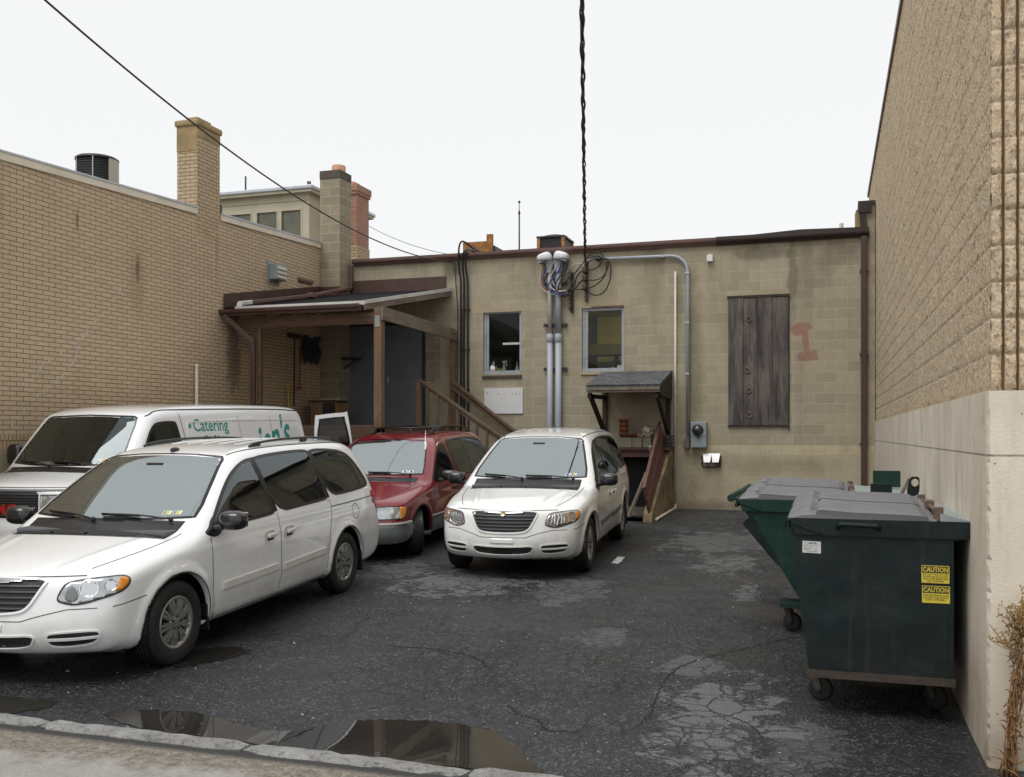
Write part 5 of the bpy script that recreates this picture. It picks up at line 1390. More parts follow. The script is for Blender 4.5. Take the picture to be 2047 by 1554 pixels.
# ------------------------------------------------------------------ shingled awning over the cellar hatch
AX0, AX1, AYF = -4.64, -3.19, 18.66
zwa, zfa = 2.99, 2.645
aw = thing('awning', ((AX0 + AX1) / 2, YB, 2.6), 'small grey shingled awning on dark wooden brackets over the cellar hatch', 'awning')
V = []
for t in (0.0, 0.045):
    V += [(AX0, AYF, zfa - t), (AX1, AYF, zfa - t), (AX1, YB - .004, zwa - t), (AX0, YB - .004, zwa - t)]
rf = MB().add(V, [(0, 1, 2, 3), (7, 6, 5, 4), (0, 4, 5, 1), (1, 5, 6, 2), (2, 6, 7, 3), (3, 7, 4, 0)]).build('roof', MAT['shingle_grey'], aw)
mb = MB(); n = 10; m_ = 11                                        # shingle butts stand a little proud
for r in range(n):
    for c_ in range(m_):
        y0 = AYF - 0.02 + (YB - AYF) * r / n; y1 = min(YB - .01, y0 + 0.17); off = (r % 2) * 0.5
        x0 = AX0 + (AX1 - AX0) * max(0, c_ - off) / m_ + .003; x1 = AX0 + (AX1 - AX0) * min(m_, c_ + 1 - off) / m_ - .003
        if r % 2 and c_ == m_ - 1: x1 = AX1
        zz = lambda y: zfa + (zwa - zfa) * (y - AYF) / (YB - AYF); h = 0.010 + RNG.uniform(0, .008)
        mb.add([(x0, y0, zz(y0) + h), (x1, y0, zz(y0) + h), (x1, y1, zz(y1) + .002), (x0, y1, zz(y1) + .002), (x0, y0, zz(y0)), (x1, y0, zz(y0))], [(0, 1, 2, 3), (4, 5, 1, 0)])
mb.build('shingle_courses', MAT['shingle_grey'], rf)
mb = MB(); mb.span((AX0 + .01, AYF - .01, zfa - .145), (AX1 - .01, AYF + .03, zfa - .047)); mb.span((AX0 + 0.05, AYF - .035, zfa - .10), (AX1 - .01, AYF - .012, zfa - .05)); mb.build('fascia', MAT['wood_grey'], aw)
for x in (AX0 + .06, AX1 - .08):
    mb = MB(); mb.bar((x, AYF + .08, zfa - .17), (x, YB - .06, 1.72), .07, .09); mb.span((x - .045, YB - .09, 1.65), (x + .045, YB - .004, zwa - .06)); mb.bar((x, AYF + .03, zfa - .21), (x, YB - .01, zfa - .19), .07, .08)
    mb.build('bracket', MAT['dark_wood'], aw)
mb = MB().prism([(AX1 - .03, AYF + .04, zfa - .06), (AX1 - .03, YB - .01, zwa - .06), (AX1 - .03, YB - .01, zfa - .25), (AX1 - .03, AYF + .04, zfa - .2)], (1, 0, 0), .02); mb.build('gable_board', MAT['dark_wood'], aw)

# ------------------------------------------------------------------ cellar hatch (bulkhead)
hx0, hx1 = -4.75, -3.17
zs0, zs1, yf = 1.38, 0.26, 17.65
hatch = thing('cellar_hatch', ((hx0 + hx1) / 2, 19.0, gz(19)), 'masonry cellar hatch with open brown door leaf against the block wall', 'cellar hatch')
for (x0, x1) in ((hx0, hx0 + .16), (hx1 - .16, hx1)):
    MB().prism([(x0, YB - .004, 0.0), (x0, yf, 0.0), (x0, yf, zs1), (x0, 19.75, zs0), (x0, YB - .004, zs0)], (1, 0, 0), x1 - x0).build('cheek_wall', MAT['hatch_cheek'], hatch)
mb = MB().span((hx0 + .161, 19.62, zs0 - .14), (hx1 - .161, YB - .01, zs0)); mb.build('header', MAT['hatch_brown'], hatch)
mb = MB().span((hx0, 19.55, zs0 + .002), (hx1 + .01, YB - .006, zs0 + .05)); mb.build('ledge', MAT['hatch_brown'], hatch)
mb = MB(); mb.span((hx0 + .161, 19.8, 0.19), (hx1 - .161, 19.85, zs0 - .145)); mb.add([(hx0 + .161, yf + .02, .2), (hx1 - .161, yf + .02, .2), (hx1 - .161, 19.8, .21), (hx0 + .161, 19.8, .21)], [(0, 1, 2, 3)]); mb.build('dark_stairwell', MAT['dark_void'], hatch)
mb = MB()
for k in range(3): mb.span((hx0 + .165, 18.0 + k * .5, .2), (hx1 - .165, 18.03 + k * .5, .36 - k * .05))
mb.build('steps', MAT['wood_grey'], hatch)
H0, H1 = Vector((-3.27, 19.78, 1.40)), Vector((-3.20, 17.72, 0.20))
hv = (H1 - H0); per = Vector((-0.12, -0.45, 0.86)).normalized()
lw = 0.62
def leaf(H0, H1, per, w, th, name, parent):
    nrm = (H1 - H0).cross(per).normalized()
    P = [H0, H1, H1 + per * w, H0 + per * w]
    return MB().add(P + [p + nrm * th for p in P], [(3, 2, 1, 0), (4, 5, 6, 7), (0, 1, 5, 4), (1, 2, 6, 5), (2, 3, 7, 6), (3, 0, 4, 7)]), nrm
mb, nrm = leaf(H0, H1, per, lw, .035, 'x', hatch)
lf = mb.build('door_leaf', MAT['hatch_brown'], hatch)
mb = MB()
for f_ in (0.02, 0.55, 0.98): mb.bar(H0 + per * lw * f_ - nrm * .012, H1 + per * lw * f_ - nrm * .012, .05, .03, nrm)
mb.build('batten', MAT['hatch_brown'], lf)
q = H0.lerp(H1, .45) + per * (lw + .02); MB().tube([q + Vector((0, 0, .05)), q + Vector((-.05, -.02, .05)), q + Vector((-.06, -.03, -.05)), q + Vector((0, 0, -.05))], .011, 6).build('handle', MAT['galv'], lf)
single(MB().bar((-3.62, 17.75, .19), (-3.32, 17.95, 1.0), .09, .035), 'loose_board', MAT['beam_wood'], 'loose plank leaning inside the open cellar hatch', 'board')

# things on the ledge of the hatch
zl = zs0 + .052
for k, (u0, u1) in enumerate(((1243, 1265), (1266, 1285), (1287, 1304))):
    p, q = on_y(u0, 880, 19.72), on_y(u1, 880, 19.72)
    o = single(MB().span((p.x, 19.60, zl), (q.x, 19.84, zl + .195), bev=.008), 'concrete_block', MAT['conc_block'], ['loose pale concrete block on the ledge, leftmost of three', 'loose pale concrete block on the ledge, middle of three', 'loose pale concrete block on the ledge, nearest the black crate'][k], 'block', 'loose concrete blocks on the hatch ledge')
px = on_y(1247, 850, 19.72).x
zz = zl + .2
for k in range(4):
    h = .095; r = .095 + (.004 if k % 2 else 0)
    o = single(MB().lathe((px, 19.72, zz + k * h), [(0, .003), (r * .82, .003), (r * .93, h * .62), (r * 1.02, h * .62), (r * 1.04, h - .004), (r * .9, h - .004), (r * .85, h * .7), (0, h * .7)], n=24), 'clay_pot', MAT['clay'], ['bottom clay pot of the stack beside the paper bag', 'second clay pot from the bottom of the stack', 'third clay pot from the bottom of the stack', 'topmost clay pot of the stack'][k], 'pot', 'clay pots stacked on the hatch ledge')
a, b = on_y(1240, 876, 19.6), on_y(1279, 877, 19.6)
weathered('hatch_brown2', (0.11, 0.03, 0.03), 0.3, 8.0, 0.8)
weathered('amber_scrap', (0.35, 0.16, 0.03), 0.3, 8.0, 0.6)
root = thing('rolled_mat', ((a.x + b.x) / 2, 19.62, zl + .2), 'dark red roll lying in front of the clay pots', 'roll')
MB().tube([(a.x, 19.62, zl + .235), (b.x - .05, 19.62, zl + .235)], .036, 12).build('roll', MAT['hatch_brown2'], root)
MB().tube([(b.x - .05, 19.62, zl + .235), (b.x, 19.62, zl + .235)], .034, 12).build('end_cap', MAT['paper_bag'], root)
bx = on_y(1294, 865, 19.72).x
mb = MB().blob((bx, 19.72, zl + .31), (.13, .10, .12), 9, 2.6, Matrix.Rotation(.3, 3, 'Y')); rr = np.random.default_rng(2)
mb.v = [(x + rr.normal(0, .008), y + rr.normal(0, .008), z + rr.normal(0, .008)) for x, y, z in mb.v]
root = thing('paper_bag', (bx, 19.72, zl + .2), 'crumpled tan bag with a pale label between the pots and the crate', 'bag')
OFFb = mb.build('sack', MAT['paper_bag'], root)
MB().box((bx + .01, 19.605, zl + .36), (.12, .012, .09), (.2, .5, 0)).build('label', MAT['sticker_white'], root)
mb = MB()
for k in range(5): mb.box((bx - .12 + k * .055, 19.66 + rr.uniform(-.03, .03), zl + .225 + rr.uniform(0, .05)), (.07, .05, .012), (rr.uniform(-.5, .5), rr.uniform(-.8, .8), rr.uniform(0, 3)))
mb.build('torn_paper', MAT['white_plastic'], root)
p, q = on_y(1305, 872, 19.68), on_y(1343, 902, 19.68)
root = thing('milk_crate', ((p.x + q.x) / 2, 19.75, q.z), 'black slatted plastic crate at the right end of the hatch ledge', 'crate')
mb = MB(); zc0, zc1 = zl + .001, p.z + .02
for k in range(4): z = zc0 + (zc1 - zc0 - .035) * k / 3; mb.span((p.x, 19.60, z), (q.x, 19.63, z + .035)); mb.span((p.x, 19.92, z), (q.x, 19.95, z + .035)); mb.span((p.x, 19.63, z), (p.x + .025, 19.92, z + .035)); mb.span((q.x - .025, 19.63, z), (q.x, 19.92, z + .035))
for k in range(6): x = p.x + (q.x - p.x - .03) * k / 5; mb.span((x, 19.603, zc0 + .002), (x + .03, 19.627, zc1 - .002))
mb.span((p.x + .026, 19.631, zc0 + .001), (q.x - .026, 19.919, zc0 + .015))
mb.build('crate', MAT['black_plastic'], root)
mb = MB()
for k in range(4): mb.blob((p.x + .07 + k * .07, 19.72, zc1 - .05 + rr.uniform(-.02, .03)), (.045, .05, .05), 6, 2.3, m=int(k % 2))
mb.build('scraps', [MAT['amber_scrap'], MAT['paper_bag']], root)
single(MB().span((on_y(1322, 0, 19.8).x - .03, 19.66, p.z + .03), (on_y(1322, 0, 19.8).x + .03, 19.7, p.z + .13)), 'short_stake', MAT['dark_wood'], 'short dark stake sticking up behind the open hatch leaf', 'stake')
# bottles and bits on the inside window sills
def sill_thing(u, v, win):
    return on_y(u, 0, YB + .16).x, YB + .15, holes[win][2] + .004
flat('red_label', (0.55, 0.30, 0.27), 0.5)
x, y, z = sill_thing(987, 735, 0)
root = thing('bleach_jug', (x, y, z), 'white plastic jug with a grip on the left window sill', 'bottle')
mb = MB().lathe((x, y, z), [(0, 0), (.085, 0), (.09, .1), (.085, .16), (.05, .22), (.025, .25), (.025, .28), (0, .28)], n=18); mb.build('bottle', MAT['white_plastic'], root)
MB().lathe((x, y - .02, z + .02), [(.075, 0), (.0755, .08)], n=18).build('label', MAT['red_label'], root)
MB().blob((x + .055, y - .05, z + .19), (.018, .02, .045), 6).build('grip_hole', MAT['dark_void'], root)
x, y, z = sill_thing(1008, 735, 0)
root = thing('spray_bottle', (x, y, z), 'white trigger spray bottle standing on the left window sill', 'bottle')
MB().lathe((x, y, z), [(0, 0), (.045, 0), (.047, .1), (.03, .17), (.016, .2), (.016, .24), (0, .24)], n=14).build('bottle', MAT['sticker_white'], root)
mb = MB().box((x + .015, y, z + .265), (.10, .035, .045), (0, -.15, 0), bev=.008); mb.bar((x + .05, y, z + .25), (x + .06, y, z + .17), .015, .02); mb.build('trigger_head', MAT['white_plastic'], root)
x, y, z = sill_thing(999, 735, 0)
root = thing('small_tub', (x, y, z), 'small tub with a yellow lid between the jug and the spray bottle', 'tub')
MB().lathe((x, y + .02, z), [(0, 0), (.045, 0), (.05, .1), (0, .1)], n=14).build('tub', MAT['sticker_grey'], root)
MB().lathe((x, y + .02, z + .1), [(0, .0), (.05, 0), (.05, .03), (0, .03)], n=14).build('lid', MAT['yellow_plastic'], root)
x, y, z = sill_thing(1034, 735, 0)
single(MB().lathe((x, y, z), [(.085, .012), (.08, .02), (.025, .15), (.012, .17), (.008, .26), (.004, .26), (.02, .15), (.07, .014)], n=18), 'funnel', MAT['white_plastic'], 'white funnel upside down at the right end of the left window sill', 'funnel')
x, y, z = sill_thing(1239, 735, 1)
single(MB().lathe((x, y, z), [(0, 0), (.05, 0), (.055, .1), (.045, .125), (0, .125)], n=16), 'white_cup', MAT['white_plastic'], 'white cup in the right corner of the right window sill', 'cup')
x, y, z = sill_thing(1225, 735, 1)
mb = MB().blob((x, y, z + .04), (.05, .03, .038), 8); rr = np.random.default_rng(5); mb.v = [(a + rr.normal(0, .006), b + rr.normal(0, .006), c + rr.normal(0, .006)) for a, b, c in mb.v]
single(mb, 'crumpled_paper', MAT['white_plastic'], 'crumpled white paper beside the cup on the right window sill', 'paper')

# ------------------------------------------------------------------ dry weed at the corner of the right building
def weed():
    r2 = np.random.default_rng(11)
    Yw = 6.03
    b0 = Vector((on_y(2014, 1480, Yw).x, Yw, gz(Yw))); t0 = Vector((on_y(2043, 1240, Yw).x, Yw, on_y(2043, 1240, Yw).z))
    root = thing('dry_weed', b0, 'tall dry brown weed leaning against the concrete corner on the right', 'plant')
    mb = MB()
    for k in range(16):
        o1 = Vector((r2.normal(0, .018), r2.normal(0, .015), 0)); o2 = Vector((r2.normal(0, .02), r2.normal(0, .015), r2.uniform(-.2, .08)))
        pts = [b0.lerp(t0, t) + o1 * (1 - t) + o2 * t + Vector((.02 * math.sin(t * 9 + k), .01 * math.cos(t * 7 + k), 0)) for t in np.linspace(0, 1, 12)]
        mb.tube([tuple(p) for p in pts], [0.0055 * (1 - .5 * t) for t in np.linspace(0, 1, 12)], 5)
    for k in range(170):
        t = r2.uniform(.02, 1); p = b0.lerp(t0, t) + Vector((r2.normal(0, .018), r2.normal(0, .015), 0)); d_ = Vector((r2.normal(0, .03), r2.normal(0, .02), r2.normal(.0, .035)))
        mb.tube([p, p + d_ * .5 + Vector((0, 0, .01)), p + d_], [.004, .005, .001], 4)
    mb.build('stem', MAT['vine_brown'], root)
    mb = MB()
    for k in range(46):
        s = b0.lerp(t0, r2.uniform(.78, 1.0)) + Vector((r2.normal(0, .02), r2.normal(0, .015), 0))
        an = r2.normal(math.pi / 2, .7); L = r2.uniform(.05, .19)
        d_ = Vector((math.cos(an), r2.normal(0, .25), math.sin(an)))
        p1 = s + d_ * L * .5; p2 = s + d_ * L + Vector((0, 0, .02))
        mb.tube([s, p1, p2], [.0032, .0026, .0015], 4)
        for q in range(9):
            t = r2.uniform(.3, 1); p = s.lerp(p2, t); e = Vector((r2.normal(0, 1), r2.normal(0, 1), r2.normal(.6, .8))).normalized() * r2.uniform(.012, .032)
            mb.tube([p, p + e], [.0025, .001], 4)
            mb.blob(p + e, (.004, .004, .006), 3)
    mb.build('seed_head', MAT['vine_tan'], root)
    mb = MB()
    s = b0.lerp(t0, .8)
    for (dx, dz) in ((-.11, .06), (-.09, .10), (-.14, .13)):
        pts = catmull([tuple(s), tuple(s + Vector((dx * .5, -.01, dz * .3))), tuple(s + Vector((dx, -.01, dz)))], 5); mb.tube(pts, .0035, 4)
        for q in range(6): p = Vector(pts[-1 - q]); mb.tube([p, p + Vector((r2.normal(0, .014), r2.normal(0, .01), .018))], [.003, .001], 4)
    mb.build('side_shoot', MAT['vine_tan'], root)
weed()
# ------------------------------------------------------------------ dumpsters
def caster(x, y, name, root, r=0.085, an=0.0):
    g = gz(y)
    w = MB().lathe((x, y, g + r), [(0, -.025), (r * .8, -.025), (r, -.018), (r, .018), (r * .8, .025), (0, .025)], (math.cos(an), math.sin(an), 0), n=20)
    R = Matrix.Rotation(an, 3, 'Z')
    fk = MB()
    for s in (-1, 1): fk.bar(Vector((x, y, g + r)) + R @ Vector((s * .036, 0, 0)), Vector((x, y, g + .235)) + R @ Vector((s * .036, .05, 0)), .05, .008, R @ Vector((1, 0, 0)))
    fk.box((x + (R @ Vector((0, .04, 0))).x, y + (R @ Vector((0, .04, 0))).y, g + .238), (.11, .11, .014), R); fk.tube([Vector((x, y, g + r)) - R @ Vector((.05, 0, 0)), Vector((x, y, g + r)) + R @ Vector((.05, 0, 0))], .012, 8)
    fk = fk.build('caster', MAT['caster_steel'], root)
    w.build('wheel', MAT['tyre'], fk)
def lid_mesh(x0, x1, y0, y1, zl, zc, zr, name, root, nr=6):
    # ribbed plastic lid, ribs run from the front lip (x0) to the hinge (x1)
    mb = MB(); ny = nr * 14
    def zx(t): 
        base = [(0, zl), (.02, zl + .02), (.08, zl + .045), (.22, zl + .055), (.45, zc), (.8, zr + .012), (1, zr)]
        return np.interp(t, [b[0] for b in base], [b[1] for b in base])
    ts = [0, .015, .03, .06, .10, .16, .2, .22, .24, .3, .45, .6, .8, .9, .93, .95, 1.0]
    vs = []
    for t in ts:
        for j in range(ny + 1):
            s = j / ny; ph = (s * nr) % 1.0
            rib = 1.0 if 0.34 < ph < 0.78 else max(0, 1 - min(abs(ph - .34), abs(ph - .78)) / .09)
            am = 0.026 * min(1, max(0, (t - .2) / .04)) * min(1, max(0, (.95 - t) / .03)) * (1.0 if 0.02 < s < .98 else 0)
            pad = 0.02 if (.06 < t < .19 and (.12 < s < .42 or .58 < s < .88)) else 0
            edge = -0.02 if s in (0.0, 1.0) else 0
            y = y0 + (y1 - y0) * s
            vs.append((x0 + (x1 - x0) * t, y, zx(t) + rib * am + pad + edge + gz(y)))
    w = ny + 1
    fs = [(i * w + j, (i + 1) * w + j, (i + 1) * w + j + 1, i * w + j + 1) for i in range(len(ts) - 1) for j in range(ny)]
    mb.add(vs, fs, 0, False)
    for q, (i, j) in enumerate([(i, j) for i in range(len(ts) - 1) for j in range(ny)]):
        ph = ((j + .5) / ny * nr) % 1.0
        if .2 <= ts[i] < .95 and not .30 < ph < .82: mb.m[q] = 1  # valleys get the dark colour: painted shading that makes the ribs read
    n0 = len(vs)
    for j in (0, ny):                                             # skirt at both ends
        a = [i * w + j for i in range(len(ts))]
        low = [(vs[k][0], vs[k][1], zl - .006 + gz(vs[k][1])) for k in a]
        mb.add([vs[k] for k in a] + low, [(i, i + 1, i + 1 + len(ts), i + len(ts)) for i in range(len(ts) - 1)], 0)
    gm = gz((y0 + y1) / 2); mb.add([(x0, y0, zl + gm), (x0, y1, zl + gm), (x0 - .012, y1, zl - .075 + gm), (x0 - .012, y0, zl - .075 + gm)], [(0, 1, 2, 3)], 0)
    return mb.build(name, [MAT['bin_lid'], MAT['bin_lid_shade']], root, fix=False)
def dumpster(Y0, Y1, xtl, xbl, xbr, xtr, ztop, zbot, xh, mat, label, cx0=.07, cyo=.42):
    g = gz((Y0 + Y1) / 2)
    root = thing('dumpster', ((xbl + xbr) / 2, (Y0 + Y1) / 2, g), label, 'dumpster', 'green dumpsters by the concrete wall')
    M_ = MAT[mat]
    prof = [(xtl, ztop), (xbl, zbot), (xbr, zbot), (xbr, ztop - .12), (xtr, ztop - .10), (xtr, ztop)]
    mb = MB()
    n = len(prof); V = []
    for y in (Y0, Y1): V += [(x, y, z + g) for x, z in prof]
    t = .05                                                       # open-topped tub with thick rim
    mb.add(V, [tuple(range(n)), tuple(reversed(range(n, 2 * n)))] + [(i, i + n, (i + 1) % n + n, (i + 1) % n) for i in range(n - 1)])
    mb.add([(xtl, Y0, ztop + g), (xtr, Y0, ztop + g), (xtr, Y1, ztop + g), (xtl, Y1, ztop + g)], [(0, 1, 2, 3)])
    body = mb.build('tub', M_, root)
    # rim band and corner gussets
    mb = MB()
    for (y, s) in ((Y0, -1), (Y1, 1)):
        ya, yb2 = sorted((y + s * .004, y + s * .022))
        mb.prism([(xtl + .005, ya, ztop + g + .004), (xtl + .045, ya, ztop - .105 + g), (xtr - .002, ya, ztop - .105 + g), (xtr - .002, ya, ztop + g + .004)], (0, 1, 0), yb2 - ya)
        ya, yb2 = sorted((y + s * .023, y + s * .034))
        mb.prism([(xtl + .01, ya, ztop + g + .002), (xtl + .02, ya, ztop - .03 + g), (xtl + .22, ya, ztop - .10 + g), (xtl + .21, ya, ztop - .088 + g)], (0, 1, 0), yb2 - ya)
    mb.span((xtl - .012, Y0 - .02, ztop - .07 + g), (xtl + .002, Y1 + .02, ztop + .004 + g))
    mb.build('rim', M_, body)
    mb = MB(); mb.span((xbl - .01, Y0 - .012, zbot - .045 + g), (xbr + .01, Y0 + .05, zbot + .004 + g)); mb.span((xbl - .01, Y1 - .05, zbot - .045 + g), (xbr + .01, Y1 + .012, zbot + .004 + g)); mb.span((xbl, Y0 + .05, zbot - .04 + g), (xbl + .06, Y1 - .05, zbot - .002 + g)); mb.span((xbr - .06, Y0 + .05, zbot - .04 + g), (xbr, Y1 - .05, zbot - .002 + g))
    mb.build('base_frame', MAT['rust_dark'], root)
    for (x, y, a) in ((xbl + cx0, Y0 + cyo, 1.15), (xbr - .07, Y0 + cyo, .85), (xbl + .07, Y1 - .12, .1), (xbr - .07, Y1 - .12, .2)): caster(x, y, 'caster', root, an=a)
    ym = (Y0 + Y1) / 2
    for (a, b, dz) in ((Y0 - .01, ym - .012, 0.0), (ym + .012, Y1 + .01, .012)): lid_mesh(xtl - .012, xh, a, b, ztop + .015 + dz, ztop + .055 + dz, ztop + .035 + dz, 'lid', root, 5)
    mb = MB().add([(xh + .02, Y0 + .003, ztop + .055 + g), (xtr, Y0 + .003, ztop + .008 + g), (xtr, Y1 - .003, ztop + .008 + g), (xh + .02, Y1 - .003, ztop + .055 + g), (xh + .02, Y0 + .003, ztop + .002 + g), (xtr, Y0 + .003, ztop + .002 + g), (xtr, Y1 - .003, ztop + .002 + g), (xh + .02, Y1 - .003, ztop + .002 + g)], [(0, 1, 2, 3), (0, 4, 5, 1), (3, 2, 6, 7), (0, 3, 7, 4)])
    mb.build('rear_plate', MAT['bin_plate'], root)
    mb = MB()
    mb.tube([(xh + .01, Y0 + .02, ztop + .06 + g), (xh + .01, Y1 - .02, ztop + .06 + g)], .014, 8)
    for y in (Y0 + .02, ym - .05, ym + .05, Y1 - .02): mb.span((xh - .018, y - .015, ztop + .003 + g), (xh + .04, y + .015, ztop + .095 + g), bev=.006)
    mb.build('hinge_rod', MAT['bin_hinge'], root)
    return root, body, g
r1, b1, g1 = dumpster(6.87, 8.3, -.315, -.185, .70, .795, 1.298, .295, .60, 'bin_green', 'nearest dark green dumpster with yellow caution stickers on its end')
# pressed grip on the end wall
p, q = on_y(1675, 1043, 6.845), on_y(1757, 1058, 6.845)
mb = MB().tube(catmull([(p.x, 6.842, q.z), (p.x + .01, 6.822, (p.z + q.z) / 2), (p.x + .04, 6.818, (p.z + q.z) / 2 + .005), (q.x - .04, 6.818, (p.z + q.z) / 2), (q.x - .01, 6.822, (p.z + q.z) / 2), (q.x, 6.842, q.z)], 4), .016, 8); mb.build('grip', MAT['bin_green'], r1)
def sticker(u0, v0, u1, v1, head, lines, root, Y):
    p, q = on_y(u0, v0, Y), on_y(u1, v1, Y); w, h = q.x - p.x, p.z - q.z
    def quad(a, b, c, d, off): return [(p.x + w * a, Y - off, q.z + h * b), (p.x + w * c, Y - off, q.z + h * b), (p.x + w * c, Y - off, q.z + h * d), (p.x + w * a, Y - off, q.z + h * d)]
    r = .03; mb = MB()
    out = []
    for (cx_, cz_, a0) in ((1 - r, 1 - r * 1.5, 0), (r, 1 - r * 1.5, 90), (r, r * 1.5, 180), (1 - r, r * 1.5, 270)):
        for k in range(4): an = math.radians(a0 + 30 * k); out.append((p.x + w * (cx_ + r * math.cos(an)), Y - .001, q.z + h * (cz_ + r * 1.5 * math.sin(an))))
    mb.add(out, [tuple(range(len(out)))]); st = mb.build('caution_sticker', MAT['sticker_yellow'], root, fix=False)
    mb = MB().add(quad(.025, .57, .975, .965, .0018), [(0, 1, 2, 3)]); mb.build('header_panel', MAT['sticker_ink'], st, fix=False)
    def put(s, cx_, cz_, size, bold, mat, nm, off):
        V, F_ = text_mesh(s, 1.0, bold=bold)
        xs_ = [v[0] for v in V]; W_ = max(xs_) - min(xs_); sc = size * h
        k = min(1.0, w * .9 / (W_ * sc))
        mb = MB().add([(p.x + w * cx_ + (x - (max(xs_) + min(xs_)) / 2) * sc * k, Y - off, q.z + h * cz_ + y * sc) for x, y in V], F_)
        mb.build(nm, MAT[mat], st, fix=False)
    put(head, .5, .645, .37, .02, 'sticker_yellow', 'header_lettering', .0026)
    for i, l in enumerate(lines): put(l, .5, .44 - i * .125 - (.04 if len(lines) == 3 else 0), .135, .012, 'sticker_ink', 'small_lettering', .0018)
YS = 6.868
sticker(1842, 1130, 1898, 1167.5, 'CAUTION', ['DO NOT PLAY IN, ON', 'OR AROUND OR OCCUPY', 'THIS CONTAINER FOR', 'ANY PURPOSE'], b1, YS)
sticker(1843, 1170.5, 1899, 1207.5, 'CAUTION', ['CONTAINER MUST BE PLACED', 'ON HARD LEVEL SURFACE', 'LOAD UNIFORMLY'], b1, YS)
p, q = on_y(1604, 1081, YS), on_y(1641, 1106, YS); w, h = q.x - p.x, p.z - q.z
lb = MB().add([(p.x, YS - .001, q.z), (q.x, YS - .001, q.z - .003), (q.x, YS - .001, p.z - .003), (p.x, YS - .001, p.z)], [(0, 1, 2, 3)]).build('maker_plate', MAT['sticker_grey'], b1, fix=False)
mb = MB()
Q = lambda a, b, c, d: mb.add([(p.x + w * a, YS - .0017, q.z + h * b), (p.x + w * c, YS - .0017, q.z + h * b), (p.x + w * c, YS - .0017, q.z + h * d), (p.x + w * a, YS - .0017, q.z + h * d)], [(0, 1, 2, 3)])
mb.add([(p.x + w * a, YS - .0017, q.z + h * b) for a, b in ((.28, .74), (.50, .74), (.53, .80), (.62, .80), (.64, .74), (.72, .72), (.78, .86), (.55, .88), (.40, .86))], [tuple(range(9))])
rs = np.random.default_rng(4)
for (y, xs_) in ((.60, ((.10, .28), (.38, .52), (.58, .68), (.75, .86))), (.46, ((.10, .22), (.33, .40), (.48, .56), (.70, .78))), (.34, ((.06, .5),)), (.22, ((.08, .42), (.62, .85))), (.10, ((.25, .80),))):
    for a, b in xs_: Q(a, y, b, y + .035)
flat('plate_ink', (0.22, 0.21, 0.20), 0.6)
mb.build('plate_print', MAT['plate_ink'], lb, fix=False)

r2_, b2, g2 = dumpster(9.25, 11.2, -.875, -.30, .68, .755, 1.19, .265, .11, 'bin_green_bright', 'green dumpster with steeply slanted front, standing behind the stickered one', -.10, .2)
# parts only this one shows: corner roll, pocket flange, lifting plates and eye bracket
mb = MB().tube([(-.93, 9.22, 1.20 + g2), (-.93, 11.23, 1.20 + g2)], .035, 12); mb.span((-.93, 9.225, 1.195 + g2), (-.875, 11.22, 1.205 + g2)); mb.build('front_roll', MAT['bin_green_bright'], r2_)
mb = MB().prism([(-.83, 9.24, .97 + g2), (-.75, 9.24, 1.05 + g2), (-.50, 9.24, .62 + g2), (-.52, 9.24, .60 + g2)], (0, 1, 0), 1.97); mb.build('pocket_flange', MAT['bin_green'], r2_)
mb = MB().span((-.50, 9.24, .222 + g2), (-.28, 9.55, .262 + g2)); mb.build('front_step', MAT['bin_green_bright'], r2_)
p, q = on_y(1740, 967, 9.45), on_y(1783, 986, 9.45)
MB().span((p.x, 9.43, q.z - .06), (q.x, 9.47, p.z), bev=.004).build('lift_plate', MAT['bin_green'], r2_)
p, q = on_y(1745, 941, 11.1), on_y(1800, 963, 11.1)
MB().span((p.x, 11.08, q.z - .06), (q.x, 11.12, p.z), bev=.004).build('lift_plate', MAT['bin_green_bright'], r2_)
p, q = on_y(1812, 953, 9.9), on_y(1838, 992, 9.9)
cxr, czr = (p.x * .35 + q.x * .65), p.z - .055
out = [(p.x, q.z), (q.x - .02, q.z - .0), (q.x, q.z + .05), (q.x, p.z - .015), (q.x - .015, p.z), (p.x + .045, p.z), (p.x + .02, p.z - .03)]
mb = MB(); N_ = 28; inner = [(cxr + .032 * math.cos(2 * math.pi * k / N_), czr + .036 * math.sin(2 * math.pi * k / N_)) for k in range(N_)]
def outer_hit(an):
    best = None; dx, dz = math.cos(an), math.sin(an)
    for (a, b) in zip(out, out[1:] + out[:1]):
        ex, ez = b[0] - a[0], b[1] - a[1]; den = dx * ez - dz * ex
        if abs(den) < 1e-9: continue
        t = ((a[0] - cxr) * ez - (a[1] - czr) * ex) / den; s = ((a[0] - cxr) * dz - (a[1] - czr) * dx) / den
        if t > 0 and -1e-6 <= s <= 1 + 1e-6 and (best is None or t < best): best = t
    best = best or .05
    return (cxr + dx * best, czr + dz * best)
ou = [outer_hit(2 * math.pi * k / N_) for k in range(N_)]
V = []
for y in (9.885, 9.915): V += [(x, y, z) for x, z in inner] + [(x, y, z) for x, z in ou]
fs = []
for k in range(N_):
    k2 = (k + 1) % N_
    fs += [(k, k2, N_ + k2, N_ + k), (2 * N_ + k2, 2 * N_ + k, 3 * N_ + k, 3 * N_ + k2), (k2, k, 2 * N_ + k, 2 * N_ + k2), (N_ + k, N_ + k2, 3 * N_ + k2, 3 * N_ + k)]
mb.add(V, fs); mb.build('eye_bracket', MAT['bin_green'], r2_)
mb = MB().bar((p.x - .05, 9.9, q.z - .0), (cxr - .045, 9.9, p.z - .02), .02, .03); mb.build('bracket_brace', MAT['beam_wood'], r2_)
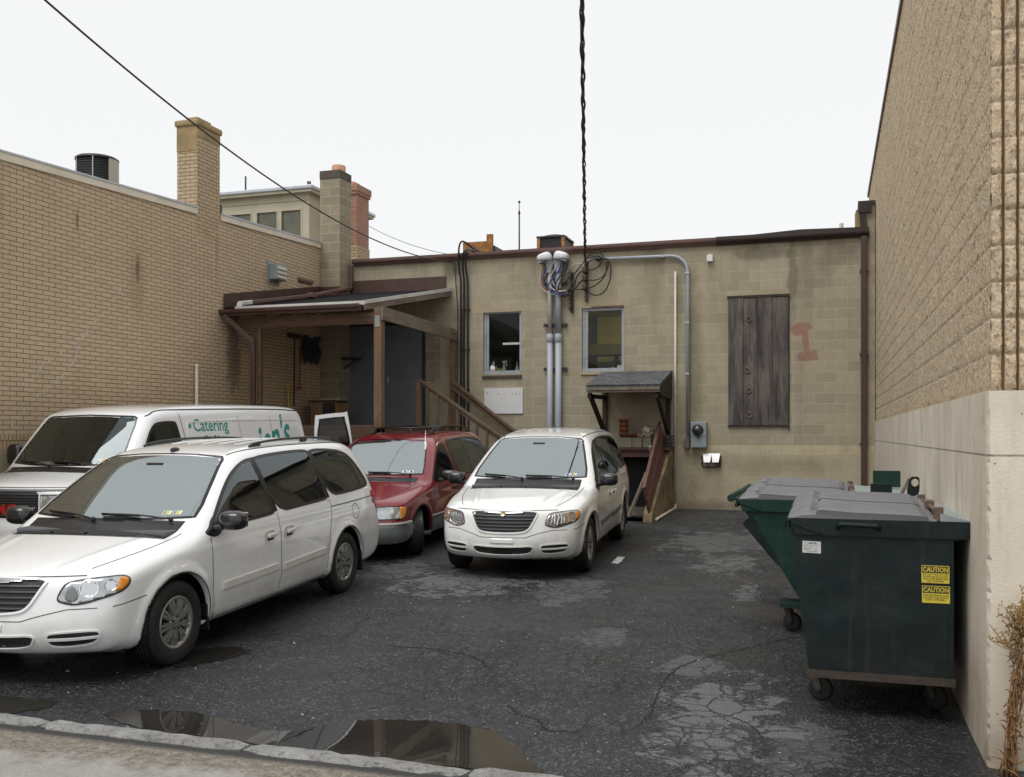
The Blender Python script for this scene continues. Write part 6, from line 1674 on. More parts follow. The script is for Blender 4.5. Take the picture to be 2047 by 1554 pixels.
# ------------------------------------------------------------------ vehicles: implicit body -> surface nets
def sdf_poly(P, X, Z):
    P = np.asarray(P); A = P; B = np.roll(P, -1, 0)
    X = np.asarray(X, float).ravel(); Z = np.asarray(Z, float).ravel()
    best = np.full(X.shape, 1e9); par = np.zeros(X.shape, bool)
    for (ax, az), (bx, bz) in zip(A, B):
        ex, ez = bx - ax, bz - az; wx, wz = X - ax, Z - az
        t = np.clip((wx * ex + wz * ez) / (ex * ex + ez * ez + 1e-12), 0, 1)
        best = np.minimum(best, (wx - ex * t) ** 2 + (wz - ez * t) ** 2)
        c = (az > Z) != (bz > Z)
        if abs(ez) > 1e-12: par ^= c & (X < ex * (Z - az) / ez + ax)
    d = np.sqrt(best)
    return np.where(par, -d, d)

def smax(a, b, r):
    h = np.clip(r - np.abs(a - b), 0, None)
    return np.maximum(a, b) + h * h / (4 * r)

def sstep(a, b, x):
    t = np.clip((x - a) / (b - a), 0, 1); return t * t * (3 - 2 * t)

class Body:
    def __init__(s, prof, W, PL, bow, crown, wheels, ra, zw, L, r=0.10, flare=0.018, flw=0.085, extra=None, wellw=0.62, top=None):
        s.top = top
        s.P = np.array(catmull(prof, 5, True)); s.W = np.array(W).T; s.PL = np.array(PL).T; s.bow = np.array(bow).T
        s.crown, s.wheels, s.ra, s.zw, s.L, s.r, s.flare, s.flw, s.extra, s.wellw = crown, wheels, ra, zw, L, r, flare, flw, extra, wellw
        s.hw = max(s.W[1])
        s.gx0, s.gz0, s.gd = -0.5, -0.1, 0.02
        gx = np.arange(s.gx0, L + 0.6, s.gd); gz_ = np.arange(s.gz0, 2.5, s.gd); s.T = None
        XX, ZZ = np.meshgrid(gx, gz_, indexing='ij'); s.T = sdf_poly(s.P, XX + 1.7e-5, ZZ + 2.3e-5).reshape(XX.shape)
        for _ in range(3):
            for a in (0, 1): s.T = .5 * s.T + .25 * (np.roll(s.T, 1, a) + np.roll(s.T, -1, a))
    def table(s, x, z):
        fx = np.clip((x - s.gx0) / s.gd, 0, s.T.shape[0] - 1.001); fz = np.clip((z - s.gz0) / s.gd, 0, s.T.shape[1] - 1.001)
        i = fx.astype(int); j = fz.astype(int); a = fx - i; b = fz - j
        T = s.T
        return T[i, j] * (1 - a) * (1 - b) + T[i + 1, j] * a * (1 - b) + T[i, j + 1] * (1 - a) * b + T[i + 1, j + 1] * a * b
    def __call__(s, x, y, z, wells=True):
        ay = np.abs(y)
        xb = x - np.interp(x, s.bow[0], s.bow[1]) * (ay / s.hw) ** 2.2
        zc = z + s.crown * (ay / s.hw) ** 2 * sstep(0.75, 1.0, z)
        d1 = s.table(xb, zc)
        if s.top: d1 = d1 - s.top(x, ay, z)
        w = np.interp(z, s.W[0], s.W[1]) * np.interp(x, s.PL[0], s.PL[1])
        for xa in s.wheels:
            rr = np.sqrt((x - xa) ** 2 + (z - s.zw) ** 2)
            w = w + s.flare * (1 - sstep(s.ra + s.flw * .6, s.ra + s.flw, rr))
        if s.extra: w = w + s.extra(x, z)
        d2 = (ay - w) * 0.94
        d = smax(d1, d2, s.r)
        if wells:
            for xa in s.wheels:
                rr = np.sqrt((x - xa) ** 2 + (z - s.zw) ** 2)
                d = np.maximum(d, -np.maximum(rr - s.ra, s.wellw - ay))
        return d
    def grad(s, p, e=0.004, **k):
        x, y, z = p.T
        g = np.stack([s(x + e, y, z, **k) - s(x - e, y, z, **k), s(x, y + e, z, **k) - s(x, y - e, z, **k), s(x, y, z + e, **k) - s(x, y, z - e, **k)], 1) / (2 * e)
        return g
    def normals(s, p, e=0.028):
        g = s.grad(p, e=e, wells=False); return g / (np.linalg.norm(g, axis=1, keepdims=True) + 1e-9)

def surface_nets(f, lo, hi, h, newton=True):
    ax = [np.arange(lo[i], hi[i] + h, h) for i in range(3)]
    n = [len(a) for a in ax]
    F_ = np.empty(n)
    for i, x in enumerate(ax[0]):
        Yg, Zg = np.meshgrid(ax[1], ax[2], indexing='ij')
        F_[i] = f(np.full(Yg.size, x), Yg.ravel(), Zg.ravel()).reshape(Yg.shape)
    S = F_ < 0
    cor = [(a, b, c) for a in (0, 1) for b in (0, 1) for c in (0, 1)]
    sl = lambda a, k: slice(a, n[k] - 1 + a)
    cnt = sum(S[sl(a, 0), sl(b, 1), sl(c, 2)].astype(np.int8) for a, b, c in cor)
    act = (cnt > 0) & (cnt < 8)
    I, J, K = np.nonzero(act)
    idx = -np.ones(act.shape, int); idx[I, J, K] = np.arange(len(I))
    acc = np.zeros((len(I), 3)); num = np.zeros(len(I))
    for a in cor:
        for k in range(3):
            if a[k]: continue
            b = list(a); b[k] = 1
            fa = F_[I + a[0], J + a[1], K + a[2]]; fb = F_[I + b[0], J + b[1], K + b[2]]
            m = (fa < 0) != (fb < 0); t = np.where(m, fa / (fa - fb + 1e-12), 0)
            for q in range(3): acc[:, q] += np.where(m, a[q] + (t if q == k else 0), 0)
            num += m
    V = acc / num[:, None]
    V = np.stack([ax[0][I] + V[:, 0] * h, ax[1][J] + V[:, 1] * h, ax[2][K] + V[:, 2] * h], 1)
    quads = []
    for k in range(3):
        u, v = (k + 1) % 3, (k + 2) % 3
        sA = [slice(0, n[i]) for i in range(3)]; sB = list(sA); sA[k] = slice(0, n[k] - 1); sB[k] = slice(1, n[k])
        cr = S[tuple(sA)] != S[tuple(sB)]; ins = S[tuple(sA)]
        E = np.array(np.nonzero(cr)).T
        ok = (E[:, u] > 0) & (E[:, v] > 0) & (E[:, u] < n[u] - 1) & (E[:, v] < n[v] - 1)
        E = E[ok]; dirn = ins[E[:, 0], E[:, 1], E[:, 2]]
        def c(du, dv):
            q = E.copy(); q[:, u] += du; q[:, v] += dv; return idx[q[:, 0], q[:, 1], q[:, 2]]
        q = np.stack([c(-1, -1), c(0, -1), c(0, 0), c(-1, 0)], 1)
        q = np.where(dirn[:, None], q, q[:, ::-1]); quads.append(q)
    Q = np.concatenate(quads); Q = Q[(Q >= 0).all(1)]
    if newton:
        V0 = V.copy()
        for _ in range(3):
            x, y, z = V.T; e = h * .15
            fv = f(x, y, z)
            g = np.stack([f(x + e, y, z) - f(x - e, y, z), f(x, y + e, z) - f(x, y - e, z), f(x, y, z + e) - f(x, y, z - e)], 1) / (2 * e)
            V = V - (fv / np.maximum((g * g).sum(1), .05))[:, None] * g
            V = np.clip(V, V0 - .7 * h, V0 + .7 * h)
    return V, Q

class Car:
    """panels, ribbons and details laid on a Body's surface; local axes: x to the rear, y to the car's left... right-hand set, z up"""
    def __init__(s, body, root):
        s.b, s.root = body, root
        s.holes = []                                             # (frame, poly, shrink)
    @staticmethod
    def frame(kind, sg=1, ang=35):
        if kind == 'side': return (np.array([0, sg * 1.4, 0]), np.array([1., 0, 0]), np.array([0, 0, 1.]), np.array([0, -sg, 0.]))
        if kind == 'front': return (np.array([-.6, 0, 0]), np.array([0, 1., 0]), np.array([0, 0, 1.]), np.array([1., 0, 0]))
        if kind == 'rear': return (np.array([7.0, 0, 0]), np.array([0, 1., 0]), np.array([0, 0, 1.]), np.array([-1., 0, 0]))
        if kind == 'top': return (np.array([0, 0, 2.6]), np.array([1., 0, 0]), np.array([0, 1., 0]), np.array([0, 0, -1.]))
        a = math.radians(ang); D = np.array([math.cos(a), -sg * math.sin(a), 0]); U = np.array([math.sin(a), sg * math.cos(a), 0])
        return (-D * 1.5, U, np.array([0, 0, 1.]), D)
    def project(s, fr, P2):
        O, U, V, D = fr; P2 = np.asarray(P2, float)
        o = O + P2[:, :1] * U + P2[:, 1:2] * V
        ts = np.linspace(0, 4.5 if abs(D[0]) < .95 else 3.2, 150)
        if abs(D[2]) > .9 or abs(D[1]) > .9: ts = np.linspace(0, 2.0, 120)
        prev = None; t0 = np.zeros(len(o)); t1 = np.full(len(o), ts[-1]); hit = np.zeros(len(o), bool); mn = np.full(len(o), 1e9); tm = np.zeros(len(o))
        for t in ts:
            p = o + D * t; fv = s.b(p[:, 0], p[:, 1], p[:, 2], wells=False)
            new = (fv < 0) & ~hit
            t1[new] = t; t0[new] = max(0, t - (ts[1] - ts[0])); hit |= new
            bt = (fv < mn) & ~hit; mn[bt] = fv[bt]; tm[bt] = t
        for _ in range(14):
            m = (t0 + t1) / 2; p = o + D * m[:, None]; ins = s.b(p[:, 0], p[:, 1], p[:, 2], wells=False) < 0
            t1 = np.where(ins, m, t1); t0 = np.where(ins, t0, m)
        t = np.where(hit, t1, tm)
        return o + D * t[:, None]
    def panel(s, fr, poly, name, mat, parent=None, off=0.002, step=0.035, skirt=0.010, curve=0, hole=None):
        P = chaikin(poly, min(curve, 2)) if curve else np.array(poly, float)
        B = []
        for a, b in zip(P, np.roll(P, -1, 0)):
            n = max(1, int(np.linalg.norm(b - a) / step))
            for k in range(n): B.append(a + (b - a) * k / n)
        B = np.array(B); nb = len(B)
        lo, hi = B.min(0), B.max(0)
        gx = np.arange(lo[0] + step * .5, hi[0], step); gy_ = np.arange(lo[1] + step * .5, hi[1], step)
        G = np.array([(x, y) for x in gx for y in gy_])
        if len(G): G = G[sdf_poly(B, G[:, 0], G[:, 1]) < -step * .45]
        A = np.concatenate([B, G]) if len(G) else B
        vo, eo, fo, *_ = geometry.delaunay_2d_cdt([Vector(p) for p in A], [(i, (i + 1) % nb) for i in range(nb)], [], 1, 1e-5)
        A = np.array([tuple(v) for v in vo])
        p3 = s.project(fr, A); nr = s.b.normals(p3); q = p3 + nr * off
        # boundary skirt
        from collections import Counter
        ec = Counter()
        for f in fo:
            for i in range(len(f)): ec[tuple(sorted((f[i], f[(i + 1) % len(f)])))] += 1
        be = [e for e, c in ec.items() if c == 1]
        vs = [tuple(v) for v in q]; fs = [tuple(f) for f in fo]
        if skirt:
            bi = sorted({i for e in be for i in e}); mp = {i: len(vs) + k for k, i in enumerate(bi)}
            vs += [tuple(q[i] - nr[i] * skirt) for i in bi]; fs += [(a, b, mp[b], mp[a]) for a, b in be]
        # orientation
        nf = len(fo)
        for i, f in enumerate(fs[:nf]):
            if np.dot(np.cross(q[f[1]] - q[f[0]], q[f[2]] - q[f[0]]), nr[f[0]]) < 0: fs[i] = tuple(reversed(f))
        mb = MB(); mb.add(vs, fs, 0, True)
        o = mb.build(name, MAT[mat], parent or s.root, fix=False)
        if 'glass' in mat or 'windshield' in mat:
            nr = s.b.normals(p3, .06)
            nn = [tuple(v) for v in nr] + ([tuple(nr[i]) for i in bi] if skirt else [])
            o.data.normals_split_custom_set_from_vertices(nn)
        if hole is not None: s.holes.append((fr, B, hole))
        return o
    def ribbon(s, fr, line, w, name, mat, parent=None, off=0.0025, th=0.0, closed=False, curve=0, step=0.03, mb=None, taper=False):
        P = (chaikin(line, min(curve, 2)) if closed else np.array(catmull(line, curve))) if curve else np.array(line, float)
        L = []
        m = len(P) if closed else len(P) - 1
        for i in range(m):
            a, b = P[i], P[(i + 1) % len(P)]; n = max(1, int(np.linalg.norm(b - a) / step))
            for k in range(n): L.append(a + (b - a) * k / n)
        if not closed: L.append(P[-1])
        p = s.project(fr, np.array(L)); nr = s.b.normals(p); n = len(p)
        tg = np.roll(p, -1, 0) - np.roll(p, 1, 0)
        if not closed: tg[0] = p[1] - p[0]; tg[-1] = p[-1] - p[-2]
        tg /= np.linalg.norm(tg, axis=1, keepdims=True) + 1e-9
        sd = np.cross(nr, tg); sd /= np.linalg.norm(sd, axis=1, keepdims=True) + 1e-9
        own = mb is None
        if own: mb = MB()
        ww = np.full((n, 1), w / 2)
        if taper: ww = ww * np.clip(np.minimum(np.arange(n), n - 1 - np.arange(n))[:, None] / 4 + .3, 0, 1)
        if th <= 0:
            V = np.concatenate([p - sd * ww + nr * off, p + sd * ww + nr * off]); rows = 2
            fs = [(i, (i + 1) % n, n + (i + 1) % n, n + i) for i in range(n if closed else n - 1)]
        else:
            V = np.concatenate([p - sd * ww - nr * .004, p - sd * ww * .8 + nr * th, p + sd * ww * .8 + nr * th, p + sd * ww - nr * .004])
            fs = []
            for r in range(3): fs += [(r * n + i, r * n + (i + 1) % n, (r + 1) * n + (i + 1) % n, (r + 1) * n + i) for i in range(n if closed else n - 1)]
            if not closed: fs += [(0, n, 2 * n, 3 * n), (n - 1, 4 * n - 1, 3 * n - 1, 2 * n - 1)]
        mb.add([tuple(v) for v in V], fs, 0, False)
        if own: return mb.build(name, MAT[mat], parent or s.root)
    def at(s, fr, pts): return s.project(fr, np.array(pts, float))
    def shell(s, h, mat, lo, hi, lining=True, split=None):
        V, Q = surface_nets(s.b, lo, hi, h)
        C = V[Q].mean(1)
        n = np.cross(V[Q[:, 1]] - V[Q[:, 0]], V[Q[:, 3]] - V[Q[:, 0]]); n /= np.linalg.norm(n, axis=1, keepdims=True) + 1e-12
        def keep_mask(C, n, grow):
            k = np.ones(len(C), bool)
            for (O, U, V_, D), B, sh in s.holes:
                a = (C - O) @ U; b = (C - O) @ V_
                k &= ~((sdf_poly(B, a, b) < -(sh + grow)) & (n @ D < -.12))
            return k
        k = keep_mask(C, n, 0)
        mi = split(C, n)[k] if split else None
        o = mesh_np('body', V, Q[k], [MAT[m] for m in mat], s.root, True, mi)
        ng = np.empty(len(V) * 3, dtype=np.float32); o.data.vertices.foreach_get('normal', ng); ng = ng.reshape(-1, 3)
        ns = s.b.normals(V, .04); ok = (ns * ng).sum(1) > .93
        o.data.normals_split_custom_set_from_vertices([tuple(v) for v in np.where(ok[:, None], ns, ng)])
        if lining:
            f2 = lambda x, y, z: np.maximum(s.b(x, y, z, wells=True) + .035, .42 - z)
            V2, Q2 = surface_nets(f2, lo, hi, .045, False)
            C2 = V2[Q2].mean(1); n2 = np.cross(V2[Q2[:, 1]] - V2[Q2[:, 0]], V2[Q2[:, 3]] - V2[Q2[:, 0]]); n2 /= np.linalg.norm(n2, axis=1, keepdims=True) + 1e-12
            k2 = keep_mask(C2, n2, -.045)
            mesh_np('cabin_lining', V2, Q2[k2], MAT['interior'], s.root, True)
        return o

def wheel(root, x, y, sg, R, w, rim_r, name='wheel', style='spoke', steer=0.0, nsp=9):
    c = Vector((x, y, R)); ax = Vector((math.sin(steer) * -1, math.cos(steer), 0)) * sg
    tr = MB().lathe(c, [(rim_r, -w * .45), (rim_r + .02, -w * .5), (R - .06, -w * .53), (R - .02, -w * .48), (R - .004, -w * .38), (R, -w * .2), (R, w * .2), (R - .004, w * .38), (R - .02, w * .48), (R - .06, w * .53), (rim_r + .02, w * .5), (rim_r, w * .42)], ax, n=48)
    # tread grooves
    ty = tr.build('tyre', MAT['tyre'], root)
    g = MB()
    for h in (-w * .26, -w * .09, w * .09, w * .26): g.lathe(c, [(R + .0005, h - .004), (R + .0015, h), (R + .0005, h + .004)], ax, n=48)
    for k in range(54):
        an = 2 * math.pi * k / 54; a = ax.orthogonal().normalized(); b = ax.cross(a); d = a * math.cos(an) + b * math.sin(an); e = a * math.cos(an + .045) + b * math.sin(an + .045)
        for s_ in (-1, 1): g.add([c + d * (R - .003) + ax * s_ * w * .30, c + d * (R + .001) + ax * s_ * w * .42 * .9, c + e * (R + .001) + ax * s_ * w * .42 * .9, c + e * (R - .003) + ax * s_ * w * .30], [(0, 1, 2, 3)])
    g.build('tread_groove', MAT['frit_black'], ty)
    rb = MB().lathe(c, [(0, w * .22), (rim_r * .9, w * .22), (rim_r, w * .40), (rim_r + .008, w * .455), (rim_r - .012, w * .465), (rim_r - .03, w * .36)], ax, n=40)
    rim = rb.build('rim', MAT['rim_silver'], ty)
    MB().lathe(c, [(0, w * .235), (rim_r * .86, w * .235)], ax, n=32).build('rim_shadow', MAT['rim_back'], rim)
    sp = MB(); a = ax.orthogonal().normalized(); b = ax.cross(a)
    for k in range(nsp):
        for ds in ((-.11, .11) if style == 'spoke' else (0,)):
            an = 2 * math.pi * k / nsp + ds; d = a * math.cos(an) + b * math.sin(an); t = ax.cross(d)
            p0 = c + d * rim_r * .26 + ax * w * .43; p1 = c + d * rim_r * .965 + ax * w * .40; pm = p0.lerp(p1, .5) + ax * w * .03
            wd = .010 if style == 'spoke' else .022
            for (q0, q1) in ((p0, pm), (pm, p1)):
                sp.add([q0 - t * wd, q0 + t * wd, q1 + t * wd * 1.5, q1 - t * wd * 1.5, q0 - t * wd * 1.6 - ax * .03, q0 + t * wd * 1.6 - ax * .03, q1 + t * wd * 2.0 - ax * .03, q1 - t * wd * 2.0 - ax * .03], [(0, 1, 2, 3), (0, 4, 5, 1), (1, 5, 6, 2), (2, 6, 7, 3), (3, 7, 4, 0)])
    sp.lathe(c, [(0, w * .45), (rim_r * .14, w * .45), (rim_r * .2, w * .435), (rim_r * .30, w * .42), (rim_r * .33, w * .36)], ax, n=24)
    for k in range(5):
        an = 2 * math.pi * k / 5; d = a * math.cos(an) + b * math.sin(an); sp.lathe(c + d * rim_r * .245 + ax * w * .425, [(.011, 0), (.011, .012), (0, .014)], ax, n=8, m=1)
    sp.build('spokes', [MAT['rim_silver'], MAT['rim_back']], rim)
    return ty

def seats(root, xs, zf, wd=.36, hb=.62):
    for (x, ys) in xs:
        for y in ys:
            mb = MB(); mb.box((x, y, zf + .14), (.5, .5, .18), bev=.05); mb.box((x + .28, y, zf + .14 + hb / 2), (.14, .48, hb), (0, .18, 0), bev=.05); mb.box((x + .36, y, zf + .26 + hb), (.10, .27, .17), (0, .1, 0), bev=.04)
            mb.build('seat', MAT['seat_grey'], root)

def steering(root, x, y, z):
    c = Vector((x, y, z)); ax = Vector((1, 0, .45)).normalized(); a = Vector((0, 1, 0)); b = ax.cross(a)
    mb = MB().tube([c + (a * math.cos(t) + b * math.sin(t)) * .19 for t in np.linspace(0, 2 * math.pi, 25)], .016, 8)
    mb.blob(c, (.05, .07, .06), 6); mb.bar(c - a * .18, c + a * .18, .03, .02); mb.bar(c, c - b * .18 if b.z > 0 else c + b * .18, .03, .02)
    mb.build('steering_wheel', MAT['interior_dark'], root)

def side_window(car, sg, poly, glass, name, parent=None, rim=.032, hole=.012, off=.0015, curve=3):
    fr = Car.frame('side', sg)
    o = car.panel(fr, poly, name, glass, parent, off=off, curve=curve, hole=hole, skirt=.006, step=.04)
    car.ribbon(fr, poly, rim, 'window_seal', 'trim_black', o, off=off + .002, closed=True, curve=curve)
    return o

def mirror(car, sg, base, head, s, parent=None):
    mb = MB(); b = Vector(base); h = Vector(head)
    mb.bar(b, h, .07, .05, bev=.015); mb.blob(h + Vector((0.0, sg * .03, .05)), s, 10, 2.8)
    o = mb.build('side_mirror', MAT['mirror_black'], parent or car.root)
    MB().box(h + Vector((s[0] * .92, sg * .03, .05)), (.012, s[1] * 1.5, s[2] * 1.5), bev=.004).build('mirror_glass', MAT['chrome'], o)

def wiper(car, pts, name='wiper'):
    fr = Car.frame('front'); p = car.project(fr, np.array(pts, float)); nr = car.b.normals(p)
    mb = MB().tube(catmull([tuple(a + n_ * .025) for a, n_ in zip(p, nr)], 5), .008, 6)
    q = [a + n_ * .012 for a, n_ in zip(p[1:], nr[1:])]
    mb.tube([tuple(a) for a in q], .006, 5)
    mb.lathe(tuple(p[0] + nr[0] * .01), [(.02, 0), (.018, .025), (0, .03)], tuple(nr[0]), n=10)
    mb.build(name, MAT['trim_black'], car.root)

# ---- the two white minivans are one model in a long and a short body
def xmap(x, short):
    return x if not short else float(np.interp(x, [0, 2.74, 3.78, 3.99, 5.12], [0, 2.74, 3.66, 3.838, 4.80]))

def minivan(root, short, paint_, lit):
    xm_ = lambda x: xmap(x, short)
    prof = [(.17, .25), (.07, .28), (.01, .37), (.0, .47), (.012, .56), (.035, .65), (.06, .745), (.10, .82), (.20, .865), (.45, .935), (.80, 1.005), (1.08, 1.055), (1.20, 1.10), (1.62, 1.36), (1.95, 1.555), (2.15, 1.645), (2.4, 1.70), (2.75, 1.735), (3.2, 1.755), (3.8, 1.75), (4.35, 1.725), (4.62, 1.685), (4.76, 1.61), (4.88, 1.38), (4.97, 1.08), (5.0, .85), (5.075, .70), (5.09, .55), (5.04, .36), (4.9, .27), (4.5, .235), (2.8, .215), (.6, .205)]
    prof = [(xm_(x), z) for x, z in prof]
    W = [(.15, .84), (.22, .90), (.30, .95), (.42, .975), (.60, .987), (.80, .99), (.93, .984), (1.02, .968), (1.10, .94), (1.25, .885), (1.42, .815), (1.55, .755), (1.66, .695), (1.78, .60), (2.0, .5)]
    PL = [(0, .83), (.25, .88), (.5, .93), (.8, .975), (1.2, 1.0), (xm_(3.5), 1.0), (xm_(4.5), .985), (xm_(5.09), .95)]
    bow = [(-.5, .40), (.25, .38), (.8, .26), (1.2, .17), (2.0, .10), (2.6, .0), (xm_(4.2), .0), (xm_(5.09), -.13)]
    xf, xr = .96, xm_(3.99)
    xw_ = lambda x: xm_(float(np.interp(x, [1.0, 1.45, 1.6, 2.7, 3.8, 4.72, 5.2], [1.0, 1.40, 1.44, 2.52, 3.63, 4.70, 5.2])))
    def extra(x, z):
        c = -0.010 * np.exp(-((z - .955) / .018) ** 2) * sstep(.75, 1.1, x)              # shoulder crease
        return c + 0.010 * np.exp(-((z - .50) / .10) ** 2) * sstep(1.4, 1.6, x) * (1 - sstep(xr - .6, xr - .5, x))
    b = Body(prof, W, PL, bow, .045, [xf, xr], .395, .355, xm_(5.09), r=.11, flare=.020, flw=.075, extra=extra, top=lambda x, ay, z: .010 * np.exp(-((ay - np.interp(x, [.2, 1.1], [.40, .62])) / .035) ** 2) * sstep(.2, .4, x) * (1 - sstep(.9, 1.1, x)) * sstep(.7, .85, z))
    car = Car(b, root); L = xm_(5.09)
    S = Car.frame
    # --- glass
    ws = [(-.80, 1.15), (-.4, 1.137), (0, 1.133), (.4, 1.137), (.80, 1.15), (.785, 1.24), (.70, 1.45), (.625, 1.605), (.58, 1.632), (.3, 1.652), (0, 1.657), (-.3, 1.652), (-.58, 1.632), (-.625, 1.605), (-.70, 1.45), (-.785, 1.24)]
    wsd = []
    for a, c in zip(ws, ws[1:] + ws[:1]): wsd += [(a[0] + (c[0] - a[0]) * k / 3, a[1] + (c[1] - a[1]) * k / 3) for k in range(3)]
    w = car.panel(S('front'), wsd, 'windshield', 'windshield', off=.001, hole=.014, skirt=.005, step=.045)
    car.ribbon(S('front'), wsd, .03, 'frit_band', 'frit_black', w, off=.0025, closed=True)
    # stickers low in the corner (driver's side)
    for k in range(2 if not short else 2):
        y0 = -.67 + k * .085
        st = car.panel(S('front'), [(y0, 1.168), (y0 + .07, 1.168), (y0 + .07, 1.197), (y0, 1.197)], 'inspection_sticker', 'sticker_white', w, off=.003, skirt=0)
        car.panel(S('front'), [(y0 + .02, 1.171), (y0 + .045, 1.171), (y0 + .045, 1.194), (y0 + .02, 1.194)], 'sticker_print', 'sticker_yellow' if not (short and k) else 'blue_cable', st, off=.004, skirt=0)
        car.panel(S('front'), [(y0 + .05, 1.171), (y0 + .062, 1.171), (y0 + .062, 1.194), (y0 + .05, 1.194)], 'sticker_print', 'sticker_ink', st, off=.004, skirt=0)
    fd = [(1.60, 1.055), (1.74, 1.17), (1.93, 1.315), (2.14, 1.455), (2.32, 1.538), (2.46, 1.578), (2.585, 1.597), (2.60, 1.575), (2.655, 1.10), (2.645, 1.075), (2.4, 1.065), (2.0, 1.058)]
    sd_ = [(2.70, 1.08), (2.64, 1.575), (2.67, 1.605), (3.1, 1.628), (3.70, 1.632), (3.735, 1.60), (3.765, 1.13), (3.74, 1.105), (3.2, 1.092)]
    qd = [(3.815, 1.135), (3.785, 1.59), (3.81, 1.627), (4.15, 1.615), (4.40, 1.58), (4.53, 1.52), (4.64, 1.38), (4.715, 1.225), (4.715, 1.18), (4.66, 1.155), (4.2, 1.13)]
    for sg in (1, -1):
        for poly, nm, gl in ((fd, 'front_window', 'tinted_glass2'), (sd_, 'rear_window', 'tinted_glass'), (qd, 'quarter_window', 'tinted_glass')):
            side_window(car, sg, [(xw_(x), z) for x, z in poly], gl, nm)
        # black pillars between the panes
        car.ribbon(S('side', sg), [(xw_(2.62), 1.61), (xw_(2.678), 1.08)], .10, 'door_pillar', 'frit_black', off=.0015)
        car.ribbon(S('side', sg), [(xw_(3.755), 1.625), (xw_(3.79), 1.11)], .075, 'door_pillar', 'frit_black', off=.0015)
        car.panel(S('side', sg), [(1.34, 1.02), (1.42, 1.06), (1.47, 1.11), (1.55, 1.16), (1.60, 1.06), (1.54, .985), (1.43, .975)], 'mirror_sail', 'trim_black', off=.004, curve=2)
        mirror(car, sg, (1.47, sg * .95, 1.05), (1.53, sg * 1.08, 1.065), (.085, .125, .085))
    car.panel(S('rear'), [(-.66, 1.12), (.66, 1.12), (.60, 1.56), (-.60, 1.56)], 'back_window', 'tinted_glass', off=.002, hole=.015, step=.06)
    # --- hood and cowl
    def bowx(x, y): return x + .18 * (abs(y) / .99) ** 2.2
    front = [(bowx(.955, y) + .02 * abs(y), y) for y in np.linspace(-.755, .755, 21)]; back = [(bowx(1.262, y), y) for y in np.linspace(.755, -.755, 21)]
    car.panel(S('top'), front + back, 'cowl_panel', 'trim_black', off=.003, skirt=.004)
    car.ribbon(S('top'), [(bowx(1.04, y), y) for y in np.linspace(-.5, .5, 21)], .10, 'cowl_grille', 'grille_black', off=.006)
    mb = MB()
    for sg in (1, -1):
        car.ribbon(S('top'), [(1.22, sg * .815), (1.02, sg * .80), (.78, sg * .76), (.56, sg * .70), (.38, sg * .63)], .008, '', '', off=.002, mb=mb, curve=3)
    car.ribbon(S('front'), [(y, .836) for y in np.linspace(-.66, .66, 30)], .012, '', '', off=.002, mb=mb)
    mb.build('hood_seam', MAT['seam_dark'], root)
    wiper(car, [(-.64, 1.12), (-.35, 1.15), (.02, 1.157)])
    wiper(car, [(.06, 1.12), (.32, 1.15), (.64, 1.162)])
    mb = MB()
    for y in (.3, -.05): 
        p = car.at(S('top'), [(bowx(1.0, y), y)])[0]; mb.blob((p[0], p[1], p[2] + .012), (.02, .012, .012), 5)
    mb.build('washer_jets', MAT['trim_black'], root)
    # --- front: grille, emblem, lamps, bumper openings
    gp = [(-.475, .892), (-.2, .900), (0, .902), (.2, .900), (.475, .892), (.445, .83), (.405, .74), (.365, .66), (.31, .615), (.15, .598), (0, .596), (-.15, .598), (-.31, .615), (-.365, .66), (-.405, .74), (-.445, .83)]
    GM = lambda z: .575 + (z - .596) * .827
    LM = lambda P: [(.505 + (a - .545) * .92, .635 + (z - .69) * .82) for a, z in P]
    gp = [(y * .93, GM(z)) for y, z in gp]
    gr = car.panel(S('front'), gp, 'grille', 'grille_black', off=.002, curve=2)
    car.ribbon(S('front'), gp, .022, 'grille_surround', paint_, gr, th=.014, closed=True, curve=2)
    for z, hwid in ((.838, .43), (.79, .41), (.742, .39), (.694, .365), (.648, .335)):
        car.ribbon(S('front'), [(y, GM(z)) for y in np.linspace(-hwid * .93, hwid * .93, 17)], .015, 'grille_bar', 'grille_bar', gr, th=.014)
    em = MB()
    for sg in (1, -1):
        for (z, l, wd) in ((.880, .33, .008), (.868, .22, .008), (.857, .13, .007)) if not short else ((.872, .22, .016),):
            car.ribbon(S('front'), [(sg * (.03 + l * t), GM(z + .006 * t)) for t in np.linspace(0, 1, 9)], wd, '', '', mb=em, th=.02, taper=False)
    em = em.build('winged_emblem', MAT['chrome'], gr)
    p = car.at(S('front'), [(0, GM(.868))])[0]; n_ = b.normals(np.array([p]))[0]
    n_ = np.array([-.95, 0, .3]); MB().lathe(tuple(p + n_ * .010), [(.030, 0), (.030, .012), (.024, .016), (.022, .013), (0, .016)], tuple(n_), n=24).build('emblem_seal', MAT['gold'], em)
    MB().lathe(tuple(p + n_ * .010), [(.038, .001), (.039, .012), (.030, .018), (.029, .01)], tuple(n_), n=24).build('emblem_ring', MAT['chrome'], em)
    lp = [(.545, .735), (.575, .82), (.625, .893), (.78, .910), (.93, .920), (1.045, .922), (1.095, .88), (1.07, .815), (1.0, .768), (.85, .728), (.76, .700), (.66, .690), (.585, .715)]
    lp = LM(lp)
